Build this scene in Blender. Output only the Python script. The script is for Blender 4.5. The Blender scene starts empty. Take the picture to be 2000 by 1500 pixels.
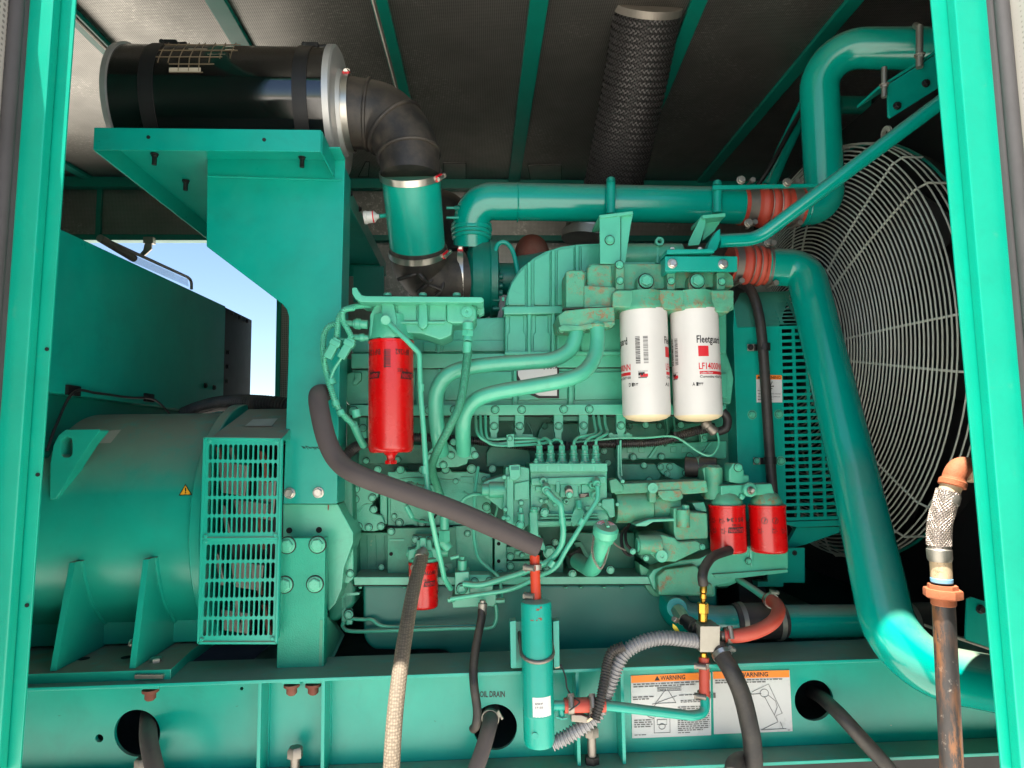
import bpy, bmesh, math, random
from mathutils import Vector, Matrix, Euler
from mathutils.geometry import tessellate_polygon
random.seed(7)
R = math.radians
SC = bpy.context.scene
COL = SC.collection
# ------------------------------------------------------------------ camera, sky, sun, exposure
FP = 1300.0                                   # focal length in photograph pixels (2000 wide)
CAM = Vector((0, 0, 1.45))
ROT = Matrix.Rotation(R(-3.2), 3, 'Z') @ Matrix.Rotation(R(95.5), 3, 'X') @ Matrix.Rotation(R(-0.9), 3, 'Z')
cd = bpy.data.cameras.new('camera'); cam = bpy.data.objects.new('camera', cd); COL.objects.link(cam)
cam.matrix_world = Matrix.Translation(CAM) @ ROT.to_4x4()
cd.sensor_width = 36; cd.lens = 36 * FP / 2000; cd.clip_start = 0.05; cd.clip_end = 2000
SC.camera = cam
SUN_EL, SUN_AZ = 74.0, 36.0                   # elevation; azimuth from straight behind the camera towards the left
W = bpy.data.worlds.new('World'); SC.world = W; W.use_nodes = True
nt = W.node_tree; bg = nt.nodes['Background']
sky = nt.nodes.new('ShaderNodeTexSky'); sky.sky_type = 'NISHITA'; sky.sun_disc = False
sky.sun_elevation = R(SUN_EL); sky.sun_rotation = R(180 + SUN_AZ); sky.dust_density = 0.4; sky.ozone_density = 2.5
nt.links.new(sky.outputs[0], bg.inputs[0]); bg.inputs[1].default_value = 0.055
sl = bpy.data.lights.new('sun', 'SUN'); sl.energy = 4.6; sl.angle = R(0.53); sl.color = (1, .95, .87)
so = bpy.data.objects.new('sun', sl); COL.objects.link(so)
sd = Vector((-math.sin(R(SUN_AZ)) * math.cos(R(SUN_EL)), -math.cos(R(SUN_AZ)) * math.cos(R(SUN_EL)), math.sin(R(SUN_EL))))
so.rotation_euler = sd.to_track_quat('Z', 'Y').to_euler(); so.location = sd * 20
SC.view_settings.view_transform = 'Standard'; SC.view_settings.look = 'None'
SC.view_settings.exposure = 2.15; SC.view_settings.gamma = 1
SC.render.engine = 'CYCLES'
SC.cycles.max_bounces = 10; SC.cycles.diffuse_bounces = 6; SC.cycles.glossy_bounces = 5
SC.cycles.use_denoising = True; SC.cycles.sample_clamp_indirect = 8

# ------------------------------------------------------------------ placing: a photo pixel and a distance give a point of the place
def P(px, py, Y):
    d = ROT @ Vector(((px - 1000) / FP, (750 - py) / FP, -1))
    return CAM + d * (Y / d.y)
def K(Y, px=1000, py=750):                    # metres per pixel there
    d = ROT @ Vector(((px - 1000) / FP, (750 - py) / FP, -1))
    return Y / d.y / FP
def PX(p):                                    # world point -> photo pixel
    q = ROT.transposed() @ (Vector(p) - CAM)
    return (1000 - q.x / q.z * FP, 750 + q.y / q.z * FP)
def VX(px, py, X):                            # point on a plane X = const
    d = ROT @ Vector(((px - 1000) / FP, (750 - py) / FP, -1))
    return CAM + d * (X / d.x)
def VZ(px, py, Z):
    d = ROT @ Vector(((px - 1000) / FP, (750 - py) / FP, -1))
    return CAM + d * ((Z - CAM.z) / d.z)

# ------------------------------------------------------------------ geometry collector
class G:
    def __init__(s): s.v = []; s.f = []
    def add(s, v, f):
        n = len(s.v); s.v += [Vector(p) for p in v]; s.f += [[i + n for i in q] for q in f]; return s
    def poly3(s, front, off):                 # closed polygon of 3D points swept by a vector
        n = len(front); off = Vector(off)
        v = [Vector(p) for p in front] + [Vector(p) + off for p in front]
        f = [list(range(n)), list(range(2 * n - 1, n - 1, -1))] + [[i, i + n, (i + 1) % n + n, (i + 1) % n] for i in range(n)]
        return s.add(v, f)
    def prism(s, pts, Y, dep, Yb=None):       # outline in photo pixels on the plane Y, extruded away from the camera
        return s.poly3([P(p[0], p[1], p[2] if len(p) > 2 else Y) for p in pts], (0, dep, 0))
    def rect(s, x0, y0, x1, y1, Y, dep): return s.prism([(x0, y0), (x1, y0), (x1, y1), (x0, y1)], Y, dep)
    def plate3(s, loops, off):                # outer loop + hole loops, 3D, with thickness
        off = Vector(off); bm = bmesh.new(); idx = 0
        for l in loops:
            vs = [bm.verts.new(Vector(p)) for p in l]
            for i in range(len(vs)): bm.edges.new((vs[i], vs[(i + 1) % len(vs)]))
        bm.verts.index_update()
        bmesh.ops.triangle_fill(bm, use_beauty=True, use_dissolve=False, edges=bm.edges[:], normal=off)
        n = len(bm.verts); bm.verts.index_update(); flat = [v.co.copy() for v in bm.verts]
        tris = [[v.index for v in f.verts] for f in bm.faces]; bm.free()
        v = flat + [p + off for p in flat]; f = tris + [[i + n for i in reversed(t)] for t in tris]; k = 0
        for l in loops:
            m = len(l)
            for i in range(m): f.append([k + i, k + i + n, k + (i + 1) % m + n, k + (i + 1) % m])
            k += m
        return s.add(v, f)
    def plate(s, outer, holes, Y, dep):
        return s.plate3([[P(p[0], p[1], Y) for p in l] for l in [outer] + holes], (0, dep, 0))
    def box(s, c, sx, sy, sz, rot=None):
        m = rot or Matrix.Identity(3); c = Vector(c)
        v = [c + m @ Vector((x * sx / 2, y * sy / 2, z * sz / 2)) for x in (-1, 1) for y in (-1, 1) for z in (-1, 1)]
        return s.add(v, [[0, 1, 3, 2], [4, 6, 7, 5], [0, 4, 5, 1], [2, 3, 7, 6], [0, 2, 6, 4], [1, 5, 7, 3]])
    def tube(s, pts, r, seg=14, fil=0, caps=True, closed=False, wob=None):
        pts = [Vector(p) for p in pts]
        if fil: pts, r = fillet(pts, fil, r)
        n = len(pts); rr = r if isinstance(r, (list, tuple)) else [r] * n
        if n < 2: return s
        T = []
        for i in range(n):
            if closed: t = pts[(i + 1) % n] - pts[i - 1]
            else: t = pts[min(i + 1, n - 1)] - pts[max(i - 1, 0)]
            T.append(t.normalized())
        a = Vector((0, 0, 1)) if abs(T[0].z) < .9 else Vector((1, 0, 0))
        u = (a - T[0] * a.dot(T[0])).normalized(); v = []
        for i in range(n):
            if i: 
                q = T[i - 1].rotation_difference(T[i]); u = q @ u; u = (u - T[i] * u.dot(T[i])).normalized()
            w = T[i].cross(u)
            for k in range(seg):
                an = 2 * math.pi * k / seg
                v.append(pts[i] + (u * math.cos(an) + w * math.sin(an)) * rr[i])
        f = []
        for i in range(n if closed else n - 1):
            j = (i + 1) % n
            for k in range(seg): f.append([i * seg + k, i * seg + (k + 1) % seg, j * seg + (k + 1) % seg, j * seg + k])
        if caps and not closed: f += [list(range(seg - 1, -1, -1)), list(range((n - 1) * seg, n * seg))]
        return s.add(v, f)
    def lathe(s, p0, ax, prof, seg=32, caps=True, a0=0, a1=360):    # profile of (distance along the axis, radius)
        p0 = Vector(p0); ax = Vector(ax).normalized()
        a = Vector((0, 0, 1)) if abs(ax.z) < .9 else Vector((0, -1, 0))
        u = (a - ax * a.dot(ax)).normalized(); w = ax.cross(u); full = abs(a1 - a0) >= 360
        m = seg if full else seg + 1; v = []
        for h, r in prof:
            for k in range(m):
                an = R(a0 + (a1 - a0) * k / seg); v.append(p0 + ax * h + (u * math.cos(an) + w * math.sin(an)) * r)
        f = []
        for i in range(len(prof) - 1):
            for k in range(seg): f.append([i * m + k, i * m + (k + 1) % m, (i + 1) * m + (k + 1) % m, (i + 1) * m + k])
        if caps and full: f += [list(range(seg - 1, -1, -1)), list(range((len(prof) - 1) * m, len(prof) * m))]
        return s.add(v, f)
    def to(s, name, m, parent=None, bev=0, ang=40, seg=2, origin=None):
        o0 = ORG.get(parent.name, Vector()) if parent else Vector(origin or (0, 0, 0))
        bm = bmesh.new(); vs = [bm.verts.new(p - o0) for p in s.v]
        for q in s.f:
            try: bm.faces.new([vs[i] for i in q])
            except ValueError: pass
        bmesh.ops.remove_doubles(bm, verts=bm.verts[:], dist=1e-6)
        bmesh.ops.recalc_face_normals(bm, faces=bm.faces[:])
        if bev:
            es = [e for e in bm.edges if len(e.link_faces) == 2 and e.calc_face_angle(0) > R(32)]
            if es: bmesh.ops.bevel(bm, geom=es, offset=bev, segments=seg, profile=.5, affect='EDGES', clamp_overlap=True)
        me = bpy.data.meshes.new(name); bm.to_mesh(me); bm.free()
        me.shade_smooth(); me.set_sharp_from_angle(angle=R(ang)); me.materials.append(MAT(m))
        o = bpy.data.objects.new(name, me); COL.objects.link(o)
        if bev: w = o.modifiers.new('weighted', 'WEIGHTED_NORMAL'); w.keep_sharp = True
        if parent: o.parent = parent; ORG[o.name] = o0.copy()
        else: o.location = o0; ORG[o.name] = o0.copy()
        return o
ORG = {}
def fillet(pts, rad, r):
    out = [pts[0]]; rr = [r[0]] if isinstance(r, (list, tuple)) else r
    for i in range(1, len(pts) - 1):
        p = pts[i]; a = pts[i - 1] - p; b = pts[i + 1] - p
        ri = rad[i - 1] if isinstance(rad, (list, tuple)) else rad
        ang = a.angle(b, math.pi)
        if ang > math.pi - .03:
            out.append(p); 
            if isinstance(r, (list, tuple)): rr.append(r[i])
            continue
        d = min(ri / math.tan(ang / 2), a.length * .49, b.length * .49); ri2 = d * math.tan(ang / 2)
        p1 = p + a.normalized() * d; p2 = p + b.normalized() * d
        c = p + (a.normalized() + b.normalized()).normalized() * (ri2 / math.sin(ang / 2))
        n = max(3, int((math.pi - ang) / .16) + 1); v1 = p1 - c; v2 = p2 - c; q = v1.rotation_difference(v2)
        ax, an = q.to_axis_angle()
        for k in range(n + 1):
            out.append(c + Matrix.Rotation(an * k / n, 3, ax) @ v1)
            if isinstance(r, (list, tuple)): rr.append(r[i])
    out.append(pts[-1])
    if isinstance(r, (list, tuple)): rr.append(r[-1])
    return out, rr
def spline(pts, n=8):                          # Catmull-Rom through 3D points
    pts = [Vector(p) for p in pts]; q = [pts[0] * 2 - pts[1]] + pts + [pts[-1] * 2 - pts[-2]]; out = []
    for i in range(1, len(q) - 2):
        for k in range(n):
            t = k / n; a, b, c, d = q[i - 1:i + 3]
            out.append(.5 * ((2 * b) + (c - a) * t + (2 * a - 5 * b + 4 * c - d) * t * t + (3 * b - a - 3 * c + d) * t ** 3))
    return out + [pts[-1]]
def arc(cx, cy, r, a0=0, a1=360, n=20, ry=None):
    ry = ry or r; full = abs(a1 - a0) >= 360
    return [(cx + r * math.cos(R(a0 + (a1 - a0) * k / n)), cy - ry * math.sin(R(a0 + (a1 - a0) * k / n))) for k in range(n if full else n + 1)]
def rrect(x0, y0, x1, y1, r, n=4):
    return arc(x1 - r, y0 + r, r, 0, 90, n) + arc(x0 + r, y0 + r, r, 90, 180, n) + arc(x0 + r, y1 - r, r, 180, 270, n) + arc(x1 - r, y1 - r, r, 270, 360, n)
def PP(pts, Y=None): return [P(p[0], p[1], p[2] if len(p) > 2 else Y) for p in pts]

# ------------------------------------------------------------------ things and parts
def tag(o, label=None, cat=None, group=None, kind=None):
    if label: o['label'] = label
    if cat: o['category'] = cat
    if group: o['group'] = group
    if kind: o['kind'] = kind
    return o
def thing(name, label, cat, loc, group=None):
    o = bpy.data.objects.new(name, None); COL.objects.link(o); o.location = loc; o.empty_display_size = .05
    ORG[o.name] = Vector(loc); return tag(o, label, cat, group)
_shared = {}
def shared(key, m, build, bev=0, ang=40):
    k = (key, m)
    if k not in _shared:
        o = build().to(key, m, None, bev, ang); _shared[k] = o.data; bpy.data.objects.remove(o)
    return _shared[k]
def put(name, data, loc, parent, scale=1, rot=None):
    o = bpy.data.objects.new(name, data); COL.objects.link(o); o.parent = parent
    o.location = Vector(loc) - ORG[parent.name]; o.scale = (scale,) * 3 if isinstance(scale, (int, float)) else scale
    if rot is not None: o.rotation_euler = rot
    ORG[o.name] = Vector(loc); return o
def hexbolt():
    g = G(); g.lathe((0, 0, 0), (0, -1, 0), [(-.1, .98), (.16, .98), (.22, .90)], 20)
    g.lathe((0, 0, 0), (0, -1, 0), [(.2, .80), (.66, .80), (.76, .66)], 6); return g
def shade_ring_mesh(): return G().lathe((0, 0, 0), (0, -1, 0), [(-.1, .98), (-.1, 1.14), (.05, 1.10), (.05, .98)], 20, caps=False)  # dark rim imitating the shadow around a bolt head, plus grime
def bolt(px, py, Y, rp, parent, m='engine_green', d=None, name='bolt', deep=1):
    k = K(Y, px, py) * rp * 1.0
    rot = Euler((0, random.uniform(0, 1.05), 0)) if d is None else Vector((0, -1, 0)).rotation_difference(Vector(d)).to_euler()
    b = put(name, shared('bolt', m, hexbolt, 0, 30), P(px, py, Y), parent, (k, k * deep, k), rot)
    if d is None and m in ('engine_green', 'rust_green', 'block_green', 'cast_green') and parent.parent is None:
        g_ = bpy.data.objects.new('grimy_washer', shared('grimy_washer', 'grime', shade_ring_mesh, 0, 30)); COL.objects.link(g_); g_.parent = b
    return b
def bolts(lst, Y, rp, parent, m='engine_green'):
    for p in lst: bolt(p[0], p[1], p[2] if len(p) > 2 else Y, p[3] if len(p) > 3 else rp, parent, m)
def ring_pts(c, ax, r, n=40):
    c = Vector(c); ax = Vector(ax).normalized(); a = Vector((0, 0, 1)) if abs(ax.z) < .9 else Vector((0, -1, 0))
    u = (a - ax * a.dot(ax)).normalized(); w = ax.cross(u)
    return [c + (u * math.cos(2 * math.pi * k / n) + w * math.sin(2 * math.pi * k / n)) * r for k in range(n)]
def clamp(c, ax, r, w, parent, side=(0, -1, 0), m='steel', tabm=None, screw='y', tk=.0025, sr=None):
    """worm-drive hose clamp: band, screw housing and bolt"""
    c = Vector(c); ax = Vector(ax).normalized(); side = Vector(side); side = (side - ax * side.dot(ax)).normalized(); t = ax.cross(side)
    b = G().lathe(c - ax * w / 2, ax, [(0, r), (0, r + tk), (w, r + tk), (w, r)], 40, caps=False).to('hose_clamp', m, parent)
    h = c + side * (r + tk + w * .3); sr = sr or w * .42
    rot = Matrix((t, ax, side)).transposed()
    G().box(c + side * (r + tk + w * .1), w * 1.5, w * .95, w * .35, rot).to('clamp_saddle', tabm or m, b, w * .06)
    G().tube([h - t * w * 1.0, h + t * w * .75], sr * .8, 12).lathe(h - t * w * 1.45, t, [(0, sr), (w * .45, sr), (w * .45, sr * .7)], 6).to('clamp_screw', m, b)
    return b
# text becomes flat mesh print
_txt = {}
def text_geo(s):
    if s not in _txt:
        c = bpy.data.curves.new('t', 'FONT'); c.body = s; c.resolution_u = 2; c.offset = .018
        o = bpy.data.objects.new('t', c); COL.objects.link(o); bpy.context.view_layer.update()
        me = bpy.data.meshes.new_from_object(o.evaluated_get(bpy.context.evaluated_depsgraph_get()))
        v = [(p.co.x, p.co.y) for p in me.vertices]; f = [list(q.vertices) for q in me.polygons]
        bpy.data.objects.remove(o); bpy.data.meshes.remove(me)
        xs = [a for a, b in v]; ys = [b for a, b in v]; x0, x1, y0, y1 = min(xs), max(xs), min(ys), max(ys)
        _txt[s] = ([((a - x0) / (x1 - x0), (b - y0) / (y1 - y0)) for a, b in v], f)
    return _txt[s]
def text_px(g, s, x0, y0, x1, y1, Y, flip=False, slope=0):   # text filling a pixel box, flat on the plane Y
    v, f = text_geo(s); q = []
    for a, b in v:
        if flip: a, b = 1 - a, 1 - b
        q.append(P(x0 + a * (x1 - x0), y1 - b * (y1 - y0) + slope * a * (x1 - x0), Y))
    return g.add(q, f)
class Cyl:                                      # print wrapped on an upright cylinder: x in px of arc from the side that faces the camera
    def __init__(s, c, r, k, ax=(0, 0, 1), face=None):
        s.c = Vector(c); s.r = r; s.k = k; s.ax = Vector(ax).normalized()
        d = Vector(face) if face else (CAM - s.c); d = (d - s.ax * d.dot(s.ax)).normalized(); s.d = d; s.t = -s.ax.cross(d) * -1
        if s.t.x < 0: s.t = -s.t
    def at(s, x, z, e=.0004):
        a = x * s.k / s.r; return s.c + (s.d * math.cos(a) + s.t * math.sin(a)) * (s.r + e) + s.ax * (z * s.k)
    def text(s, g, t, x0, z0, x1, z1, flip=False, e=.0004):
        v, f = text_geo(t)
        return g.add([s.at(x0 + ((1 - a) if flip else a) * (x1 - x0), z0 + ((1 - b) if flip else b) * (z1 - z0), e) for a, b in v], f)
    def rect(s, g, x0, z0, x1, z1, e=.0003, sk=0):
        n = max(1, int(abs(x1 - x0) / 6)); v = []
        for i in range(n + 1):
            x = x0 + (x1 - x0) * i / n; v += [s.at(x, z0, e), s.at(x + sk, z1, e)]
        return g.add(v, [[2 * i, 2 * i + 2, 2 * i + 3, 2 * i + 1] for i in range(n)])
# ------------------------------------------------------------------ materials (all node based)
_m = {}
def lin(c): return tuple((x / 255 / 12.92) if x / 255 < .04045 else ((x / 255 + .055) / 1.055) ** 2.4 for x in c)
DUST = lin((150, 134, 112))
SPEC = {   # colour (sRGB), roughness, metallic, options
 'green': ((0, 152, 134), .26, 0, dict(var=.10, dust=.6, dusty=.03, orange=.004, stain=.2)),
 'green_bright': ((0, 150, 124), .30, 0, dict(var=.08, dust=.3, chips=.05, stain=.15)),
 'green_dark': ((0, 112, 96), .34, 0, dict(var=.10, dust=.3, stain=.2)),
 'green_pipe': ((0, 144, 128), .16, 0, dict(var=.03, dust=.7, coat=.25, smooth=1)),
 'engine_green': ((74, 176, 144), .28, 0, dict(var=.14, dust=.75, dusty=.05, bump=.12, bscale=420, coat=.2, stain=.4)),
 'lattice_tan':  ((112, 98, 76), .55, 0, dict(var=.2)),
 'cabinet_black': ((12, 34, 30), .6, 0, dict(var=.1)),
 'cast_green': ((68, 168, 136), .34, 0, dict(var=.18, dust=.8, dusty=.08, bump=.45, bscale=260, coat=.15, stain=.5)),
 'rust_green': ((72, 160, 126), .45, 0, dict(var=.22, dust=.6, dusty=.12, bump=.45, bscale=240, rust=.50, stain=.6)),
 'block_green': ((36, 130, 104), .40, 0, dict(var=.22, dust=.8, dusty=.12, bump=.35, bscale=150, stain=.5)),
 'worn_green': ((54, 146, 116), .45, 0, dict(var=.2, dust=.5, dusty=.2, chips=.55, bump=.2, bscale=160, stain=.5)),
 'hammer_green': ((14, 154, 124), .30, 0, dict(var=.12, dust=.2, bump=.7, bscale=330, stain=.25)),
 'alt_green': ((18, 154, 132), .28, 0, dict(var=.08, dust=1.0, dusty=.03, soft=1, bump=.05, bscale=300, stain=.15)),
 'black_gloss': ((9, 8, 8), .05, 0, dict(var=.1, dust=.3, spec=1.0)),
 'black':        ((16, 16, 17), .5, 0, dict(var=.2, dust=.3)),
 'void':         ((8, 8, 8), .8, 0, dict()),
 'rubber': ((32, 30, 29), .5, 0, dict(var=.25, dust=.4, dusty=.18, bump=.1, bscale=150)),
 'hose_rubber': ((34, 33, 33), .5, 0, dict(var=.2, dust=.3, dusty=.12, bump=.12, bscale=200)),
 'foam': ((74, 67, 66), .8, 0, dict(var=.12, dust=.3, bump=.12, bscale=500)),
 'seal':         ((62, 60, 60), .7, 0, dict(var=.2, dust=.4)),
 'steel':        ((196, 192, 184), .28, .95, dict(var=.15, bump=.05, bscale=90)),
 'zinc':         ((160, 156, 146), .42, .8, dict(var=.2, dust=.2, bump=.15, bscale=260)),
 'dull_steel':   ((140, 134, 126), .45, .8, dict(var=.25, dust=.3, bump=.1, bscale=200)),
 'alu':          ((190, 190, 188), .40, .7, dict(var=.08, dust=.2)),
 'grey_metal':   ((150, 148, 142), .5, .3, dict(var=.15, dust=.3)),
 'brass':        ((196, 150, 62), .25, 1, dict(var=.15)),
 'red':          ((196, 6, 10), .22, 0, dict(var=.05, coat=.3, dust=.2)),
 'grime':        ((34, 44, 38), .8, 0, dict(var=.3)),  # dark tone: painted shade round bolts, grime along gasket joints
 'red_plastic':  ((206, 16, 34), .35, 0, dict(var=.05)),
 'red_rubber':   ((176, 62, 44), .48, 0, dict(var=.15, dust=.25, dusty=.15, bump=.06, bscale=220)),
 'orange_red':   ((206, 62, 30), .45, 0, dict(var=.12, dusty=.1)),
 'white':        ((204, 203, 199), .32, 0, dict(var=.03, dust=.25, smudge=.10)),
 'cream':        ((222, 206, 170), .5, 0, dict(var=.06)),
 'paper':        ((204, 204, 202), .5, 0, dict(var=.04, smudge=.4)),
 'label_dusty':  ((186, 176, 156), .6, 0, dict(var=.15, dusty=.4)),
 'ink':          ((22, 20, 20), .5, 0, dict()),
 'ink_grey':     ((96, 94, 92), .5, 0, dict()),
 'ink_red':      ((206, 28, 40), .5, 0, dict()),
 'orange':       ((244, 132, 34), .45, 0, dict(var=.05, smudge=.2)),
 'yellow':       ((248, 176, 36), .45, 0, dict(var=.05)),
 'yellow_tab':   ((222, 196, 30), .4, 0, dict(var=.05)),
 'rusty_iron':   ((158, 88, 54), .72, .1, dict(var=.3, bump=.4, bscale=220, dusty=.15)),
 'rust_brown':   ((112, 58, 44), .7, .1, dict(var=.3, bump=.3, bscale=160, dusty=.25)),
 'worn_pipe': ((58, 55, 54), .45, .2, dict(var=.3, rust=.46, streak=1, chips=.6, bump=.25, bscale=160, stain=.8)),
 'tape':         ((196, 172, 138), .5, .2, dict(var=.3, rust=.56, bump=.2, bscale=200)),
 'blue_tape':    ((120, 168, 196), .5, 0, dict(var=.1)),
 'braid':        ((198, 184, 172), .34, .75, dict(var=.2, weave=1)),
 'cloth_hose':   ((128, 114, 96), .75, 0, dict(var=.2, weave=2, dusty=.3)),
 'green_braid':  ((58, 152, 118), .5, 0, dict(var=.1, weave=1, dust=.3)),
 'conduit':      ((40, 39, 39), .42, 0, dict(var=.2, dust=.2, dusty=.12)),
 'conduit_grey': ((138, 138, 140), .40, .2, dict(var=.2, dust=.3, dusty=.2)),
 'sleeve':       ((52, 50, 50), .38, .3, dict(var=.2, dust=.3)),
 'wire_grey': ((182, 188, 176), .45, .1, dict(var=.12, dusty=.3)),
 'lining': ((140, 138, 132), .31, .78, dict(var=.14, perf=1, scuff=1)),
 'lining_light': ((168, 164, 154), .5, .2, dict(var=.05, perf=2)),
 'light_block_dark':   ((60, 62, 58), .8, 0, dict(var=.3)),
 'sand': ((202, 196, 186), .9, 0, dict(var=.15, bump=.2, bscale=20)),
 'caulk':        ((120, 184, 150), .6, 0, dict(var=.2, bump=.4, bscale=200)),
}
def MAT(name):
    if name in _m: return _m[name]
    if name == 'glass': return glass()
    c, ro, me, op = SPEC[name]; col = lin(c)
    m = bpy.data.materials.new(name); m.use_nodes = True; t = m.node_tree; N = t.nodes; L = t.links
    b = N['Principled BSDF']; b.inputs['Metallic'].default_value = me
    tc = N.new('ShaderNodeTexCoord')
    def noise(scale, det=5, rough=.6, src=None, dist=0):
        n = N.new('ShaderNodeTexNoise'); n.inputs['Scale'].default_value = scale; n.inputs['Detail'].default_value = det
        n.inputs['Roughness'].default_value = rough; n.inputs['Distortion'].default_value = dist
        L.new(src or tc.outputs['Object'], n.inputs['Vector']); return n.outputs['Fac']
    def ramp(src, lo, hi):
        n = N.new('ShaderNodeMapRange'); n.inputs[1].default_value = lo; n.inputs[2].default_value = hi; L.new(src, n.inputs[0]); return n.outputs[0]
    def mth(op_, a, b_):
        n = N.new('ShaderNodeMath'); n.operation = op_; n.use_clamp = True
        for i, q in enumerate((a, b_)):
            if isinstance(q, (int, float)): n.inputs[i].default_value = q
            else: L.new(q, n.inputs[i])
        return n.outputs[0]
    def mix(f, a, b_):
        n = N.new('ShaderNodeMix'); n.data_type = 'RGBA'
        if isinstance(f, (int, float)): n.inputs[0].default_value = f
        else: L.new(f, n.inputs[0])
        for i, q in ((6, a), (7, b_)):
            if isinstance(q, tuple): n.inputs[i].default_value = (*q[:3], 1)
            else: L.new(q, n.inputs[i])
        return n.outputs[2]
    v = op.get('var', 0); cur = col; rough = None
    if v: cur = mix(ramp(noise(7, 6), .3, .7), tuple(x * (1 - v) for x in col), tuple(min(1, x * (1 + v) + .004 * v) for x in col))
    if op.get('smudge'):
        cur = mix(mth('MULTIPLY', ramp(noise(22, 8, .75), .56, .74), op['smudge']), cur, tuple(x * .45 for x in col))
    if op.get('chips'):      # worn or thin paint
        f = mth('MULTIPLY', ramp(noise(34, 9, .78), .60, .68), op['chips']); cur = mix(f, cur, (lin((168, 176, 140)) if 'green' in name else lin((190, 180, 165))))
    if op.get('rust'):
        src = None
        if op.get('streak'):
            mp = N.new('ShaderNodeMapping'); mp.inputs['Scale'].default_value = (1.6, 1.6, .35); L.new(tc.outputs['Object'], mp.inputs[0]); src = mp.outputs[0]
        th = op['rust']; f = ramp(noise(46, 10, .8, src), th, th + .07)
        f2 = ramp(noise(11, 4, .6, src), .42, .62); cur = mix(mth('MULTIPLY', mth('MULTIPLY', f, f2), .85), cur, lin((150, 98, 58)))
        if not op.get('streak'):
            f3 = ramp(noise(210, 3, .6), .62, .70); cur = mix(mth('MULTIPLY', f3, mth('MULTIPLY', f2, .7)), cur, lin((62, 52, 36)))
    if op.get('stain'):      # oily grime with its own ragged shapes
        f = mth('MULTIPLY', ramp(noise(9, 9, .72, None, .6), .54, .72), op['stain']); cur = mix(f, cur, tuple(x * .42 + y for x, y in zip(col, (.012, .010, .006))))
    if op.get('dusty'):      # patchy film of dust everywhere
        cur = mix(mth('MULTIPLY', ramp(noise(13, 7, .7), .42, .75), op['dusty']), cur, DUST)
    if op.get('dust'):       # settled dust on what faces up
        ge = N.new('ShaderNodeNewGeometry'); sx = N.new('ShaderNodeSeparateXYZ'); L.new(ge.outputs['Normal'], sx.inputs[0])
        up = ramp(sx.outputs[2], .42 if not op.get('soft') else .30, .98)
        f = mth('MULTIPLY', up, mth('MULTIPLY', ramp(noise(16, 7, .7), .15, .5), op['dust']))
        cur = mix(f, cur, DUST); rough = mth('ADD', ro, mth('MULTIPLY', f, .45))
    hgt = None; bs = .0
    if op.get('scuff'):
        mp = N.new('ShaderNodeMapping'); mp.inputs['Scale'].default_value = (2.0, 5.0, 2.0); L.new(tc.outputs['Object'], mp.inputs[0])
        f = mth('MULTIPLY', ramp(noise(2.6, 3, .5), .50, .60), ramp(noise(26, 9, .8, mp.outputs[0]), .53, .60)); cur = mix(mth('MULTIPLY', f, .75), cur, lin((196, 192, 182)))
    if op.get('perf'):       # punched sheet: rows of small holes
        vo = N.new('ShaderNodeTexVoronoi'); vo.inputs['Scale'].default_value = 150 if op['perf'] == 1 else 110; vo.inputs['Randomness'].default_value = 0
        L.new(tc.outputs['Object'], vo.inputs['Vector'])
        f = ramp(vo.outputs['Distance'], .42, .30); cur = mix(mth('MULTIPLY', f, .62), cur, (.012, .012, .012)); 
    if op.get('weave'):
        w = op['weave']
        vo = N.new('ShaderNodeTexVoronoi'); vo.inputs['Scale'].default_value = 300 if w == 1 else 190; vo.inputs['Randomness'].default_value = .25
        L.new(tc.outputs['Object'], vo.inputs['Vector']); f = ramp(vo.outputs['Distance'], .25, .6)
        cur = mix(mth('MULTIPLY', f, .6), cur, tuple(x * .28 for x in col)); hgt = vo.outputs['Distance']; bs = .6
    if op.get('bump') and hgt is None: hgt = noise(op['bscale'], 4, .6); bs = op['bump']
    if hgt is None and op.get('orange'): hgt = noise(120, 2); bs = .03
    if hgt is not None:
        bu = N.new('ShaderNodeBump'); bu.inputs['Strength'].default_value = bs; bu.inputs['Distance'].default_value = .002 if not op.get('weave') else -.002
        L.new(hgt, bu.inputs['Height']); L.new(bu.outputs[0], b.inputs['Normal'])
    if isinstance(cur, tuple): b.inputs['Base Color'].default_value = (*cur[:3], 1)
    else: L.new(cur, b.inputs['Base Color'])
    rv = ramp(noise(19, 6), .2, .8); r2 = mth('ADD', rough if rough is not None else ro, mth('MULTIPLY', rv, .03 if op.get('smooth') else .10)); L.new(r2, b.inputs['Roughness'])
    if op.get('spec'): b.inputs['Specular IOR Level'].default_value = op['spec']
    if op.get('coat'): b.inputs['Coat Weight'].default_value = op['coat']; b.inputs['Coat Roughness'].default_value = .12
    _m[name] = m; return m
def glass():
    m = bpy.data.materials.new('clear_plastic'); m.use_nodes = True; b = m.node_tree.nodes['Principled BSDF']
    b.inputs['Base Color'].default_value = (.85, .88, .9, 1); b.inputs['Roughness'].default_value = .15; b.inputs['Alpha'].default_value = .3
    _m['glass'] = m; return m
# ------------------------------------------------------------------ ground and enclosure
g = G(); g.add([(-400, -400, 0), (400, -400, 0), (400, 400, 0), (-400, 400, 0)], [[0, 1, 2, 3]])
tag(g.to('ground', 'sand'), 'pale sandy ground in front of the enclosure', 'ground', kind='structure')
RZ = P(600, 352, 3.3).z                          # underside of the roof
YF, YB = 1.0, 3.3                                # front and back of the enclosure
XL, XR = -3.2, 2.1
enc = thing('generator_enclosure', 'green steel generator enclosure with punched grey roof lining and open front', 'enclosure', (-.2, 1.0, .62))
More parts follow.
